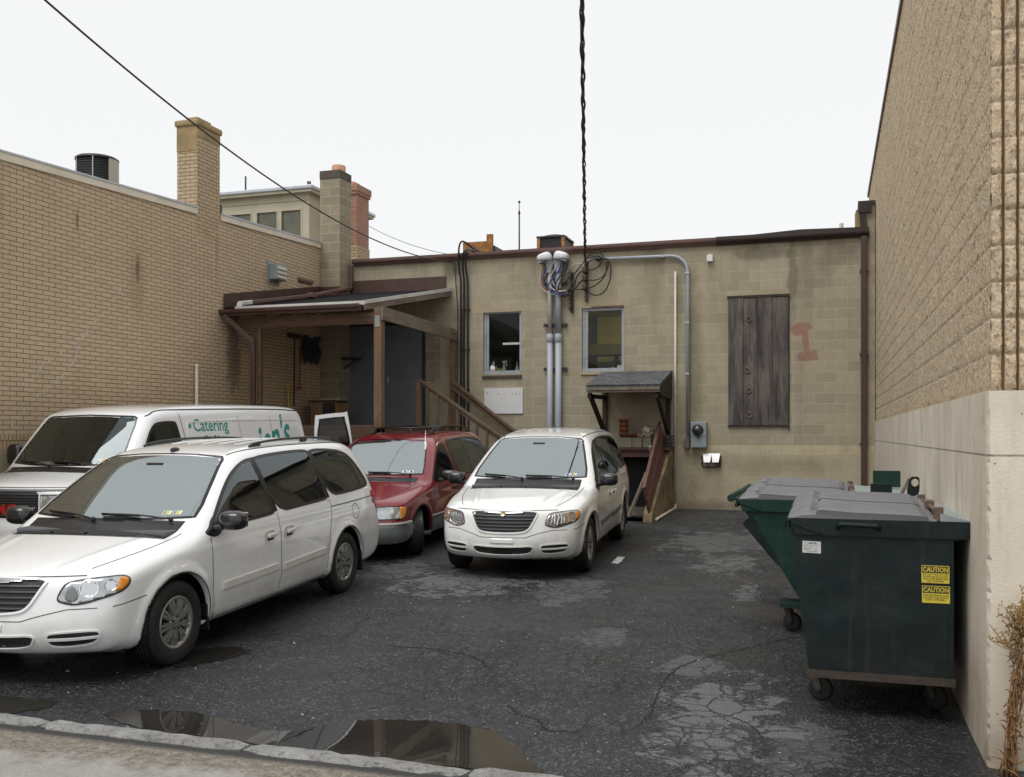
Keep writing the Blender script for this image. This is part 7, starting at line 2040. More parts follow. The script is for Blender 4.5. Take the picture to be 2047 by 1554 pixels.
    for sg in (1, -1):
        fr = S('diag', sg)
        hl = car.panel(fr, lp, 'headlight', 'lamp_lens', off=.003, curve=3, step=.02)
        car.ribbon(fr, lp, .010, 'lamp_gasket', 'trim_black', hl, off=.0045, closed=True, curve=3)
        car.panel(fr, LM([(1.0, .90), (1.05, .910), (1.086, .878), (1.062, .82), (1.005, .785), (.965, .79), (1.0, .84)]), 'turn_signal', 'amber', hl, off=.0055, curve=3, step=.015, skirt=.002)
        cc = lambda cx_, cz_, r, n=24: [(LM([(cx_, 0)])[0][0] + r * .9 * math.cos(2 * math.pi * k / n), LM([(0, cz_)])[0][1] + r * .9 * math.sin(2 * math.pi * k / n)) for k in range(n)]
        if lit:
            car.panel(fr, cc(.785, .825, .068), 'lamp_bowl', 'lamp_bowl', hl, off=.005, step=.012, skirt=.002)
            car.ribbon(fr, cc(.785, .825, .070), .009, 'lamp_ring', 'chrome', hl, off=.006, closed=True, th=.008)
            car.panel(fr, cc(.945, .845, .045), 'lamp_bowl', 'lamp_bowl', hl, off=.005, step=.012, skirt=.002)
            car.panel(fr, LM([(.60, .74), (.62, .82), (.66, .87), (.70, .80), (.71, .74), (.66, .71)]), 'lamp_housing', 'cladding_grey', hl, off=.0048, curve=2, step=.015, skirt=.001)
        else:
            car.panel(fr, LM([(.63, .73), (.64, .85), (.70, .893), (.84, .898), (.85, .75), (.74, .715)]), 'lamp_bowl', 'lamp_bowl', hl, off=.005, step=.015, skirt=.002, curve=2)
            car.panel(fr, cc(.935, .83, .058), 'lamp_bowl', 'lamp_bowl', hl, off=.006, step=.012, skirt=.002)
            car.panel(fr, LM([(.87, .895), (.90, .905), (.905, .76), (.875, .75)]), 'turn_signal', 'amber', hl, off=.0055, step=.015, skirt=.002)
    bi = [(-.40, .385), (-.2, .375), (0, .372), (.2, .375), (.40, .385), (.375, .32), (.33, .288), (.2, .275), (0, .27), (-.2, .275), (-.33, .288), (-.375, .32)]
    bi = [(y, z + .042) for y, z in bi]
    o = car.panel(S('front'), bi, 'lower_intake', 'grille_black', off=.002, curve=2)
    car.ribbon(S('front'), bi, .018, 'intake_lip', paint_, o, th=.010, closed=True, curve=2)
    for sg in (1, -1):
        fr = S('diag', sg, 22)
        sl = [(.50, .395), (.60, .405), (.85, .41), (.90, .395), (.885, .335), (.82, .30), (.60, .29), (.52, .31)]
        sl = [(a * .93, z + .035) for a, z in sl]
        o = car.panel(fr, sl, 'side_intake', 'trim_black', off=.002, curve=2, step=.02)
        car.ribbon(fr, sl, .016, 'intake_lip', paint_, o, th=.012, closed=True, curve=2)
        car.ribbon(fr, [(.47, .388), (.65, .388), (.832, .395)], .022, 'intake_vane', paint_, o, th=.014)
    mb = MB()
    for sg in (1, -1):
        car.ribbon(S('side', sg), [(.60, .64), (.40, .615), (.32, .605)], .007, '', '', mb=mb)
    car.ribbon(S('front'), [(y, (.525 + .08 * min(1, max(0, (abs(y) - .30) / .3)) ** .8)) for y in np.linspace(-.78, .78, 61)], .006, '', '', mb=mb)
    mb.build('bumper_seam', MAT['seam_dark'], root)
    pl = [(-.15, .45), (.15, .45), (.15, .515), (-.15, .515)]
    car.panel(S('front'), pl, 'plate_recess', paint_, off=.006, step=.03)
    # --- sides
    for sg in (1, -1):
        fr = S('side', sg); mb = MB()
        xb_ = xw_(2.70)
        car.ribbon(fr, [(1.40, .985), (1.40, .80), (1.405, .62), (1.41, .40), (1.45, .275)], .007, '', '', mb=mb, curve=4)
        car.ribbon(fr, [(xb_, 1.07), (xb_ + .015, .8), (xb_ + .01, .5), (xb_ - .01, .275)], .007, '', '', mb=mb, curve=4)
        car.ribbon(fr, [(xw_(3.80), 1.10), (xw_(3.79), .95), (xm_(3.59), .86), (xm_(3.55), .66), (xm_(3.52), .45), (xm_(3.53), .275)], .007, '', '', mb=mb, curve=4)
        car.ribbon(fr, [(xw_(3.80), 1.012), (xm_(4.3), 1.02), (xm_(4.72), 1.03)], .009, '', '', mb=mb)
        car.ribbon(fr, [(1.52, .277), (xm_(3.55), .277)], .008, '', '', mb=mb)
        mb2 = mb.build('door_seam', MAT['seam_dark'], root)
        for xh in (2.50, 2.86):
            xh_ = xw_(xh); z = .865
            cup = car.panel(fr, [(xh_ - .085, z - .05), (xh_ - .06, z - .065), (xh_ + .07, z - .06), (xh_ + .095, z - .03), (xh_ + .09, z + .045), (xh_ + .06, z + .055), (xh_ - .06, z + .05), (xh_ - .09, z + .03)], 'handle_cup', 'molding_white' if not short else paint_, off=.006, curve=3, step=.02)
            p = car.at(fr, [(xh_ - .06, z + .005), (xh_ + .075, z + .012)])
            MB().bar(tuple(p[0] + np.array([0, sg * .03, 0])), tuple(p[1] + np.array([0, sg * .03, 0])), .022, .035, bev=.008).build('door_handle', MAT['molding_white'], cup)
            car.panel(fr, [(xh_ - .05, z - .04), (xh_ + .06, z - .038), (xh_ + .06, z - .012), (xh_ - .05, z - .014)], 'handle_hollow', 'seam_dark', cup, off=.0075, skirt=0, step=.02)
        mt = 'molding_white' if not short else 'molding_dark'
        for (xa, xz) in ((1.54, xw_(2.66)), (xw_(2.75), xw_(3.62))):
            car.ribbon(fr, [(xa, .535), (xz, .565 if xa > 2 else .555)], .075, 'side_molding', mt, th=.016)
        # arch lip
        for xa in (xf, xr):
            car.ribbon(fr, [(xa + .397 * math.cos(t), .355 + .397 * math.sin(t)) for t in np.linspace(-.16, math.pi + .16, 40)], .012, 'arch_lip', 'seam_dark', off=.001)
        # dark wheel-house liner
        for xa in (xf, xr):
            mb = MB(); n = 20; vs = []
            for k in range(n + 1):
                t = -.2 + (math.pi + .4) * k / n; vs += [(xa + .392 * math.cos(t), sg * .60, .355 + .392 * math.sin(t)), (xa + .392 * math.cos(t), sg * .955, .355 + .392 * math.sin(t))]
            mb.add(vs, [(2 * k, 2 * k + 1, 2 * k + 3, 2 * k + 2) for k in range(n)] + [tuple(range(0, 2 * n + 2, 2))])
            mb.build('wheel_house', MAT['frit_black'], root)
        for xa in (xf + .40, xr + .40):
            MB().box((xa, sg * .87, .30), (.02, .19, .24), (0, -.12, 0), bev=.006).build('mud_flap', MAT['black_rubber'], root)
        tl = [(xm_(4.93), .86), (xm_(4.90), 1.0), (xm_(4.86), 1.10), (xm_(4.90), 1.16), (xm_(4.98), 1.12), (xm_(5.06), 1.0), (xm_(5.09), .86)] 
        fr2 = S('rdiag', sg)
    # rear lamps wrap the corner: project from behind at an angle
        a = math.radians(40); D = np.array([-math.sin(a + .5), -sg * math.cos(a + .5), 0]); D /= np.linalg.norm(D); U = np.array([-sg * D[1], sg * D[0], 0]); U = U if U[0] > 0 else -U
        O = -D * 1.6 + np.array([L - 1.0, 0, 0])
        frr = (O, U, np.array([0, 0, 1.]), D)
        c0 = (np.array([L - .20, sg * .90, 0]) - O) @ U
        car.panel(frr, [(c0 - .06, .80), (c0 - .10, .95), (c0 - .10, 1.08), (c0 - .02, 1.12), (c0 + .07, 1.06), (c0 + .09, .92), (c0 + .06, .80)], 'tail_light', 'tail_red', off=.006, curve=3, step=.02)
    fc = [(xm_(4.22) + .085 * math.cos(t), .90 + .085 * math.sin(t)) for t in np.linspace(0, 2 * math.pi, 28)][:-1]
    car.ribbon(S('side', -1), fc, .006, 'fuel_door', 'seam_dark', closed=True)
    # --- roof
    mb = MB()
    for sg in (1, -1): car.ribbon(S('top'), [(2.22, sg * .60), (2.6, sg * .635), (xm_(3.5), sg * .645), (xm_(4.5), sg * .635)], .014, '', '', mb=mb, curve=3)
    mb.build('roof_ditch', MAT['seam_dark'], root)
    for y in (-.36, -.18, 0, .18, .36): car.ribbon(S('top'), [(2.75, y), (xm_(3.5), y), (xm_(4.4), y)], .05, 'roof_rib', paint_, th=.006, taper=True)
    if not short:
        for sg in (1, -1):
            pts = car.at(S('top'), [(x, sg * .60) for x in (2.62, 2.75, 3.2, 3.7, 4.2, 4.45, 4.58)]); h = [.008, .03, .038, .04, .038, .03, .008]
            MB().tube(catmull([(p[0], p[1], p[2] + q) for p, q in zip(pts, h)], 6), .014, 10).build('roof_rail', MAT['trim_black'], root)
            for i in (1, 3, 5): MB().box((pts[i][0], pts[i][1], pts[i][2] + .016), (.13, .03, .034), bev=.010).build('rail_foot', MAT['trim_black'], root)
        p = car.at(S('top'), [(2.28, .0)])[0]
        MB().blob((p[0], p[1], p[2] + .012), (.06, .035, .025), 8).build('roof_antenna_pod', MAT['trim_black'], root)
    # --- inside
    ly = -.40
    mb = MB().box((1.62, 0, .93), (.55, 1.62, .22), bev=.08); mb.box((1.35, 0, 1.03), (.5, 1.5, .06), bev=.02); mb.build('dashboard', MAT['interior'], root)
    seats(root, ((2.25, (-.40, .40)), (3.05, (-.42, .42)), (xm_(3.95), (-.45, 0, .45))), .45)
    steering(root, 1.98, ly, 1.03)
    mb = MB().box((1.98, 0, 1.555), (.03, .18, .055), bev=.012); mb.build('inside_mirror', MAT['interior_dark'], root)
    mb = MB().span((.5, -.8, .20), (L - .4, .8, .26)); mb.build('underbody', MAT['frit_black'], root)
    # --- wheels
    for xa in (xf, xr):
        for sg in (1, -1): wheel(root, xa, sg * .845, sg, .343, .215, .212)
    if not short:
        pass
    else:
        p = car.at(S('top'), [(1.08, -.80)])[0]
    car.shell(.018, [paint_], (-.15, -1.08, .12), (L + .12, 1.08, 1.85))
    return car, b
mk_glass('tinted_glass2', (0.12, 0.13, 0.13), 2.0)

# the car's x axis runs to its rear and y to its left: pointing at -Y means rotate so that local x -> world +Y
def place(name, front, yaw, label, cat='minivan', group=None, pitch=.028, scale=(1.07, 1, 1)):
    # local (x,y) -> world: x to +Y, y to +X is a mirror, so use x->+Y, y->-X ... keep handedness: local +y lands on world -X
    o = thing(name, front, label, cat, group, (0, -pitch, math.radians(90) + yaw), local=True)
    o.scale = scale
    return o
MV_G = 'white minivans parked nose out'
v1 = place('minivan', (-6.02, 5.77, gz(6.8) - .029), math.radians(3.1), 'nearest white minivan with black roof rails and white side mouldings', group=MV_G)
minivan(v1, False, 'car_white', True)
v2 = place('minivan', (-3.81, 11.19, gz(11.19)), math.radians(4.3), 'white minivan without roof rails, parked under the two wall windows', group=MV_G, scale=(1.07, .95, 1))
minivan(v2, True, 'car_cream', False)

# ---- red minivan
def red_minivan():
    root = place('minivan', (-6.47, 11.96, gz(11.96)), math.radians(4.0), 'dark red minivan with grey lower panels and one front wheel turned')
    prof = [(.16, .22), (.05, .26), (.0, .36), (.0, .50), (.02, .60), (.05, .68), (.10, .78), (.20, .825), (.5, .90), (.85, .975), (1.08, 1.02), (1.20, 1.07), (1.55, 1.315), (1.85, 1.51), (2.05, 1.60), (2.3, 1.655), (2.7, 1.69), (3.3, 1.70), (4.0, 1.685), (4.35, 1.65), (4.52, 1.56), (4.62, 1.35), (4.71, 1.03), (4.74, .80), (4.81, .66), (4.82, .50), (4.77, .34), (4.6, .26), (3.0, .22), (.6, .21)]
    W = [(.15, .80), (.24, .87), (.34, .905), (.55, .922), (.75, .925), (.90, .915), (1.0, .89), (1.2, .83), (1.4, .765), (1.52, .715), (1.62, .66), (1.75, .56), (2.0, .45)]
    PL = [(0, .90), (.3, .94), (.8, .985), (1.3, 1), (3.5, 1), (4.3, .985), (4.82, .95)]
    bow = [(-.5, .30), (.3, .30), (1.2, .30), (2.0, .18), (2.6, 0), (4.0, 0), (4.82, -.10)]
    xf, xr = .93, 3.78
    ex = lambda x, z: -0.008 * np.exp(-((z - .80) / .02) ** 2) * sstep(.6, 1.0, x)
    b = Body(prof, W, PL, bow, .04, [xf, xr], .375, .33, 4.82, r=.10, flare=.014, flw=.075, extra=ex, wellw=.56)
    car = Car(b, root); S = Car.frame
    ws = [(-.74, 1.105), (-.4, 1.098), (0, 1.095), (.4, 1.098), (.74, 1.105), (.72, 1.20), (.645, 1.42), (.585, 1.55), (.53, 1.578), (0, 1.60), (-.53, 1.578), (-.585, 1.55), (-.645, 1.42), (-.72, 1.20)]
    wsd = []
    for a, c in zip(ws, ws[1:] + ws[:1]): wsd += [(a[0] + (c[0] - a[0]) * k / 3, a[1] + (c[1] - a[1]) * k / 3) for k in range(3)]
    w = car.panel(S('front'), wsd, 'windshield', 'windshield', off=.001, hole=.014, skirt=.005, step=.045)
    car.ribbon(S('front'), wsd, .026, 'frit_band', 'frit_black', w, off=.0025, closed=True)
    for k in range(2): 
        st = car.panel(S('front'), [(-.60 + k * .085, 1.125), (-.53 + k * .085, 1.125), (-.53 + k * .085, 1.155), (-.60 + k * .085, 1.155)], 'inspection_sticker', 'sticker_white', w, off=.003, skirt=0)
        car.panel(S('front'), [(-.585 + k * .085, 1.13), (-.555 + k * .085, 1.13), (-.555 + k * .085, 1.15), (-.585 + k * .085, 1.15)], 'sticker_print', 'sticker_ink', st, off=.004, skirt=0)
    # peeled pale patch at the top of the pillar
    car.panel(S('diag', -1, 30), [((1.83) * math.sin(math.radians(30)) + .655 * math.cos(math.radians(30)) + d, z) for d, z in ((-.03, 1.44), (.0, 1.45), (.03, 1.52), (.035, 1.57), (.01, 1.565), (-.012, 1.50))], 'peeled_paint', 'molding_white', off=.003, skirt=0, step=.02)
    fd = [(1.50, 1.03), (1.62, 1.12), (1.80, 1.27), (1.98, 1.40), (2.15, 1.485), (2.32, 1.52), (2.40, 1.515), (2.50, 1.02), (2.48, .985), (2.0, .985), (1.56, .99)]
    rd = [(2.60, 1.01), (2.52, 1.52), (2.57, 1.555), (3.3, 1.585), (4.1, 1.565), (4.35, 1.50), (4.47, 1.30), (4.53, 1.06), (4.48, 1.02), (3.5, 1.0)]
    for sg in (1, -1):
        fr = S('side', sg)
        f_ = side_window(car, sg, fd, 'door_glass', 'front_window', rim=.03)
        r_ = side_window(car, sg, rd, 'tinted_glass', 'rear_window', rim=.02)
        for xx in (3.30, 3.98): car.ribbon(fr, [(xx, 1.57), (xx + .10, 1.02)], .03, 'window_divider', 'frit_black', r_, off=.003)
        mirror(car, sg, (1.66, sg * .90, 1.0), (1.70, sg * 1.03, 1.02), (.07, .125, .08))
        mb = MB()
        car.ribbon(fr, [(1.50, .98), (1.42, .80), (1.40, .60), (1.42, .30)], .008, '', '', mb=mb, curve=4)
        car.ribbon(fr, [(2.54, 1.0), (2.57, .8), (2.56, .45), (2.55, .28)], .008, '', '', mb=mb, curve=4)
        car.ribbon(fr, [(3.36, 1.0), (3.36, .75), (3.34, .28)], .008, '', '', mb=mb)
        mb.build('door_seam', MAT['seam_dark'], root)
        p = car.at(fr, [(2.30, .83), (2.44, .835)])
        MB().bar(tuple(p[0] + np.array([0, sg * .018, 0])), tuple(p[1] + np.array([0, sg * .018, 0])), .02, .035, bev=.006).build('door_handle', MAT['trim_black'], root)
        for (a, c) in ((1.33, 3.36), (4.18, 4.70)):
            car.panel(fr, [(a + .02, .27), (c, .27), (c, .50), (a - .01, .50)] if a < 2 else [(a, .27), (c, .30), (c, .5), (a - .02, .5)], 'lower_cladding', 'cladding_grey', off=.006, step=.05)
            car.ribbon(fr, [(a, .505), (c, .505)], .022, 'cladding_strip', 'molding_white', th=.012)
        car.ribbon(fr, [(xf + .378 * math.cos(t), .33 + .378 * math.sin(t)) for t in np.linspace(-.1, math.pi + .1, 30)], .012, 'arch_lip', 'seam_dark', off=.001)
        for xa in (xf, xr):
            mb = MB(); n = 18; vs = []
            for k in range(n + 1):
                t = -.2 + (math.pi + .4) * k / n; vs += [(xa + .372 * math.cos(t), sg * .54, .33 + .372 * math.sin(t)), (xa + .372 * math.cos(t), sg * .89, .33 + .372 * math.sin(t))]
            mb.add(vs, [(2 * k, 2 * k + 1, 2 * k + 3, 2 * k + 2) for k in range(n)] + [tuple(range(0, 2 * n + 2, 2))])
            mb.build('wheel_house', MAT['frit_black'], root)
        fr = S('diag', sg, 35); U = lambda x, y: x * math.sin(math.radians(35)) + y * math.cos(math.radians(35))
        hl = car.panel(fr, [(.46, .575), (.46, .735), (.70, .745), (.90, .735), (.97, .70), (.96, .60), (.90, .575)], 'headlight', 'lamp_lens', off=.003, step=.02)
        car.panel(fr, [(.86, .585), (.86, .735), (.94, .728), (.965, .70), (.955, .605), (.92, .585)], 'turn_signal', 'amber', hl, off=.005, step=.02, skirt=.002)
        car.ribbon(fr, [(.46, .575), (.46, .735), (.70, .745), (.90, .735), (.97, .70), (.96, .60), (.90, .575)], .012, 'lamp_gasket', 'trim_black', hl, off=.004, closed=True)
    # grey bumper wraps round the nose
    for (z0, z1, mt, nm, th) in ((.235, .50, 'cladding_grey', 'front_bumper', .008),):
        yy = np.linspace(-.90, .90, 40)
        car.panel(S('front'), [(y, z0) for y in yy] + [(y, z1) for y in yy[::-1]], nm, mt, off=th, step=.05)
    for sg in (1, -1): car.panel(S('side', sg), [(.10, .25), (.50, .25), (.56, .38), (.57, .50), (.10, .50)], 'bumper_side', 'cladding_grey', off=.0075, step=.04)
    car.ribbon(S('front'), [(y, .515) for y in np.linspace(-.82, .82, 40)], .03, 'bumper_strip', 'molding_white', th=.014)
    for sg in (1, -1): car.ribbon(S('side', sg), [(.12, .515), (.56, .515)], .03, 'bumper_strip', 'molding_white', th=.014)
    g_ = car.panel(S('front'), [(-.36, .60), (.36, .60), (.38, .73), (-.38, .73)], 'grille', 'grille_black', off=.003)
    for z in (.63, .665, .70): car.ribbon(S('front'), [(y, z) for y in np.linspace(-.36, .36, 15)], .01, 'grille_bar', 'grille_bar', g_, th=.01)
    mb = MB()
    for sg in (1, -1): car.ribbon(S('top'), [(1.28, sg * .72), (.9, sg * .69), (.5, sg * .60), (.22, sg * .48)], .008, '', '', mb=mb, curve=3)
    car.ribbon(S('front'), [(y, .772) for y in np.linspace(-.6, .6, 24)], .010, '', '', mb=mb)
    mb.build('hood_seam', MAT['seam_dark'], root)
    bowx = lambda x, y: x + .30 * (abs(y) / .925) ** 2.2
    car.panel(S('top'), [(bowx(1.06, y), y) for y in np.linspace(-.70, .70, 19)] + [(bowx(1.20, y), y) for y in np.linspace(.70, -.70, 19)], 'cowl_panel', 'trim_black', off=.003, skirt=.004)
    wiper(car, [(-.58, 1.085), (-.30, 1.115), (.05, 1.12)]); wiper(car, [(.08, 1.085), (.32, 1.115), (.58, 1.12)])
    # roof rack
    for sg in (1, -1):
        pts = car.at(S('top'), [(x, sg * .50) for x in (2.40, 2.56, 3.0, 3.5, 4.0, 4.18, 4.32)]); h = [.012, .07, .085, .088, .085, .07, .012]
        MB().tube(catmull([(p[0], p[1], p[2] + q) for p, q in zip(pts, h)], 6), .014, 8).build('roof_rail', MAT['trim_black'], root)
        for i in (1, 5): MB().bar((pts[i][0] - .02, pts[i][1], pts[i][2]), (pts[i][0] + .03, pts[i][1], pts[i][2] + .08), .04, .05, bev=.01).build('rail_foot', MAT['trim_black'], root)
    for x in (2.75, 3.85):
        p = car.at(S('top'), [(x, -.49), (x, 0), (x, .49)]); MB().tube([(q[0], q[1], q[2] + .075 - .012 * (i == 1)) for i, q in enumerate(p)], .014, 8).build('cross_bar', MAT['trim_black'], root)
    mb = MB()
    for y in np.linspace(-.36, .36, 7): car.ribbon(S('top'), [(2.5, y), (3.3, y), (4.2, y)], .018, '', '', mb=mb, th=.005)
    mb.build('roof_strips', MAT['trim_black'], root)
    p = car.at(S('top'), [(1.12, -.80)])[0]
    mb = MB().tube([(1.32, -.80, .98), (1.38, -.81, 1.75)], .0035, 5); mb.build('radio_aerial', MAT['chrome'], root)
    mb = MB().box((1.50, 0, .86), (.55, 1.5, .22), bev=.08); mb.build('dashboard', MAT['interior'], root)
    seats(root, ((2.05, (-.38, .38)), (2.95, (-.3, .3)), (3.75, (-.3, .3))), .42, hb=.58)
    steering(root, 1.82, -.38, .98)
    MB().span((.5, -.75, .20), (4.5, .75, .25)).build('underbody', MAT['frit_black'], root)
    for xa in (xf, xr):
        for sg in (1, -1): wheel(root, xa, sg * .80, sg, .325, .20, .20, steer=math.radians(27) if xa == xf else 0, nsp=8, style='wide')
    car.shell(.02, ['car_red'], (-.15, -1.05, .12), (4.95, 1.05, 1.82))
red_minivan()

# ---- white cargo van
def cargo_van():
    root = place('cargo_van', (-9.52, 9.35, gz(9.6)), math.radians(0.5), 'white cargo van with teal lettering and its rear door open, beside the brick wall', 'van', pitch=.023, scale=(1.02, 1, 1.05))
    L = 5.69
    prof = [(.16, .36), (.04, .40), (.0, .52), (.0, .66), (.03, .72), (.03, .90), (.04, 1.04), (.10, 1.12), (.25, 1.165), (.60, 1.225), (.78, 1.26), (.88, 1.31), (1.15, 1.58), (1.42, 1.84), (1.52, 1.93), (1.68, 1.99), (2.1, 2.045), (3.0, 2.075), (4.5, 2.075), (5.3, 2.05), (5.50, 2.00), (5.58, 1.85), (5.63, 1.4), (5.66, .8), (5.70, .62), (5.68, .45), (5.5, .38), (3.0, .34), (.6, .34)]
    W = [(.3, .92), (.42, .965), (.7, .995), (1.0, 1.005), (1.2, 1.0), (1.5, .955), (1.75, .905), (1.90, .87), (2.0, .83), (2.1, .75), (2.3, .6)]
    PL = [(0, .965), (.4, .985), (.9, 1), (5.0, 1), (5.69, .975)]
    bow = [(-.5, .24), (.3, .24), (.9, .26), (1.6, .16), (2.1, 0), (5.0, 0), (5.69, -.05)]
    xf, xr = .98, 4.41
    b = Body(prof, W, PL, bow, .045, [xf, xr], .42, .36, L, r=.09, flare=.012, flw=.08, wellw=.62)
    car = Car(b, root); S = Car.frame
    ws = [(-.845, 1.335), (-.4, 1.318), (0, 1.315), (.4, 1.318), (.845, 1.335), (.80, 1.55), (.745, 1.80), (.715, 1.885), (.66, 1.905), (0, 1.925), (-.66, 1.905), (-.715, 1.885), (-.745, 1.80), (-.80, 1.55)]
    wsd = []
    for a, c in zip(ws, ws[1:] + ws[:1]): wsd += [(a[0] + (c[0] - a[0]) * k / 3, a[1] + (c[1] - a[1]) * k / 3) for k in range(3)]
    w = car.panel(S('front'), wsd, 'windshield', 'van_windshield', off=.001, hole=.014, skirt=.005, step=.045)
    car.ribbon(S('front'), wsd, .028, 'frit_band', 'frit_black', w, off=.0025, closed=True)
    st = car.panel(S('front'), [(-.66, 1.36), (-.53, 1.36), (-.53, 1.40), (-.66, 1.40)], 'inspection_sticker', 'sticker_white', w, off=.003, skirt=0)
    car.panel(S('front'), [(-.64, 1.365), (-.60, 1.365), (-.60, 1.395), (-.64, 1.395)], 'sticker_print', 'sticker_yellow', st, off=.004, skirt=0)
    fd = [(1.30, 1.30), (1.42, 1.50), (1.56, 1.70), (1.68, 1.80), (1.82, 1.825), (2.10, 1.83), (2.15, 1.80), (2.20, 1.34), (2.16, 1.28), (1.7, 1.27)]
    for sg in (1, -1):
        fr = S('side', sg)
        f_ = side_window(car, sg, fd, 'door_glass', 'front_window', rim=.032)
        mirror(car, sg, (1.42, sg * 1.0, 1.30), (1.46, sg * 1.17, 1.36), (.07, .12, .15))
        mb = MB()
        car.ribbon(fr, [(2.24, 1.94), (2.28, 1.6), (2.30, 1.25), (2.30, .5)], .010, '', '', mb=mb, curve=3)
        car.ribbon(fr, [(1.28, 1.28), (1.20, 1.0), (1.25, .5)], .010, '', '', mb=mb, curve=3)
        for xs_ in (3.62, 4.5): car.ribbon(fr, [(xs_, 1.90), (xs_ + .03, 1.25), (xs_ + .03, .55)], .006, '', '', mb=mb)
        mb.build('door_seam', MAT['seam_dark'], root)
        mb = MB()
        car.ribbon(fr, [(1.62, 1.905), (1.85, 1.975), (2.3, 1.99), (3.5, 2.0), (4.8, 1.995), (5.45, 1.97)], .022, '', '', mb=mb, curve=3)
        mb.build('drip_rail', MAT['seam_dark'], root)
        for (xa, xz) in ((2.38, 5.42),):               # blanked window panels pressed into the side
            car.ribbon(fr, [(xa, 1.33), (xa - .02, 1.78), (xa + .04, 1.84), (xz - .05, 1.84), (xz, 1.78), (xz + .02, 1.33), (xz - .04, 1.29), (xa + .05, 1.29)], .016, 'panel_pressing', 'van_white', th=.007, closed=True, curve=3)
        car.ribbon(fr, [(.35, .72), (5.6, .72)], .05, 'side_molding', 'molding_dark', th=.012)
        for xa in (xf, xr):
            mb = MB(); n = 18; vs = []
            for k in range(n + 1):
                t = -.2 + (math.pi + .4) * k / n; vs += [(xa + .417 * math.cos(t), sg * .60, .36 + .417 * math.sin(t)), (xa + .417 * math.cos(t), sg * .97, .36 + .417 * math.sin(t))]
            mb.add(vs, [(2 * k, 2 * k + 1, 2 * k + 3, 2 * k + 2) for k in range(n)] + [tuple(range(0, 2 * n + 2, 2))])
            mb.build('wheel_house', MAT['frit_black'], root)
        car.panel(S('front'), [(sg * .52, .84), (sg * .86, .84), (sg * .86, 1.03), (sg * .52, 1.03)], 'headlight', 'lamp_lens', off=.004, step=.03)
        car.panel(S('front'), [(sg * .52, .745), (sg * .86, .745), (sg * .86, .83), (sg * .52, .83)], 'turn_signal', 'amber', off=.004, step=.03)
    # grille with red letters
    gp = [(-.50, .76), (.50, .76), (.50, 1.03), (.46, 1.06), (-.46, 1.06), (-.50, 1.03)]
    gr = car.panel(S('front'), gp, 'grille', 'grille_black', off=.003)
    for z in np.linspace(.785, 1.03, 9): car.ribbon(S('front'), [(y, z) for y in np.linspace(-.48, .48, 15)], .008, 'grille_bar', 'grille_bar', gr, th=.012)
    car.ribbon(S('front'), [(y, 1.075) for y in np.linspace(-.86, .86, 25)], .03, 'grille_header', 'cladding_grey', th=.012)
    V, F_ = text_mesh('GMC', .17, bold=.005, align='CENTER', sx=1.15, space=1.12)
    p3 = car.project(S('front'), [(-x, y + .80) for x, y in V]); n3 = b.normals(p3)
    for nm, off in (('red_letters', .018),):
        mb = MB().add([tuple(p + n * off) for p, n in zip(p3, n3)], F_); n0 = len(V); lo = [tuple(p + n * .004) for p, n in zip(p3, n3)]
        from collections import Counter
        ec = Counter()
        for f in F_:
            for i in range(len(f)): ec[tuple(sorted((f[i], f[(i + 1) % len(f)])))] += 1
        bd = [e for e, c in ec.items() if c == 1]; top = [tuple(p + n * off) for p, n in zip(p3, n3)]
        mb.add(top + lo, [(a, c, c + n0, a + n0) for a, c in bd]); mb.build(nm, MAT['grille_red'], gr)
    mb = MB()
    for sg in (1, -1): car.ribbon(S('top'), [(1.05, sg * .86), (.6, sg * .85), (.28, sg * .82)], .010, '', '', mb=mb)
    car.ribbon(S('front'), [(y, 1.105) for y in np.linspace(-.85, .85, 24)], .012, '', '', mb=mb)
    mb.build('hood_seam', MAT['seam_dark'], root)
    bowx = lambda x, y: x + .25 * (abs(y) / 1.0) ** 2.2
    car.panel(S('top'), [(bowx(.72, y), y) for y in np.linspace(-.82, .82, 19)] + [(bowx(.87, y), y) for y in np.linspace(.82, -.82, 19)], 'cowl_panel', 'trim_black', off=.003, skirt=.004)
    wiper(car, [(-.60, 1.30), (-.30, 1.335), (.02, 1.345)]); wiper(car, [(.06, 1.30), (.36, 1.335), (.66, 1.35)])
    # lettering on the visible flank
    fr = S('side', -1)
    def letter(s, x, z, size, shear=0.0, bold=0.0, sx=1.0, name='lettering', rise=0.0):
        V, F_ = text_mesh(s, size, shear=shear, bold=bold, sx=sx)
        P = car.project(fr, [(x + vx, z + vy + rise * vx) for vx, vy in V]); n = b.normals(P)
        MB().add([tuple(p + q * .0025) for p, q in zip(P, n)], F_).build(name, MAT['van_teal'], root)
    dot = lambda x, z, r: car.panel(fr, [(x + r * math.cos(2 * math.pi * k / 16), z + r * math.sin(2 * math.pi * k / 16)) for k in range(16)], 'bullet', 'van_teal', off=.0025, skirt=0, step=.03)
    letter('Catering', 2.50, 1.70, .235, bold=.003, sx=1.02); dot(2.43, 1.77, .03)
    letter('Café', 2.66, 1.475, .235, bold=.003); dot(2.58, 1.545, .03)
    letter("ien's", 4.02, 1.23, .70, shear=.25, bold=.014, sx=.80, name='script_lettering', rise=.21)
    # rear: open cargo doorway, one leaf swung out
    car.panel(S('rear'), [(-.80, .62), (.0, .62), (.0, 1.86), (-.72, 1.86)], 'cargo_opening', 'dark_void', off=.004, step=.08)
    car.panel(S('rear'), [(.12, 1.35), (.70, 1.35), (.64, 1.80), (.12, 1.80)], 'rear_window', 'tinted_glass', off=.004, step=.06)
    hp = Vector((5.66, -.93, 0)); an = math.radians(58); dv = Vector((math.cos(an) * 1.0, -math.sin(an), 0)); 
    nv = Vector((dv.y, -dv.x, 0))
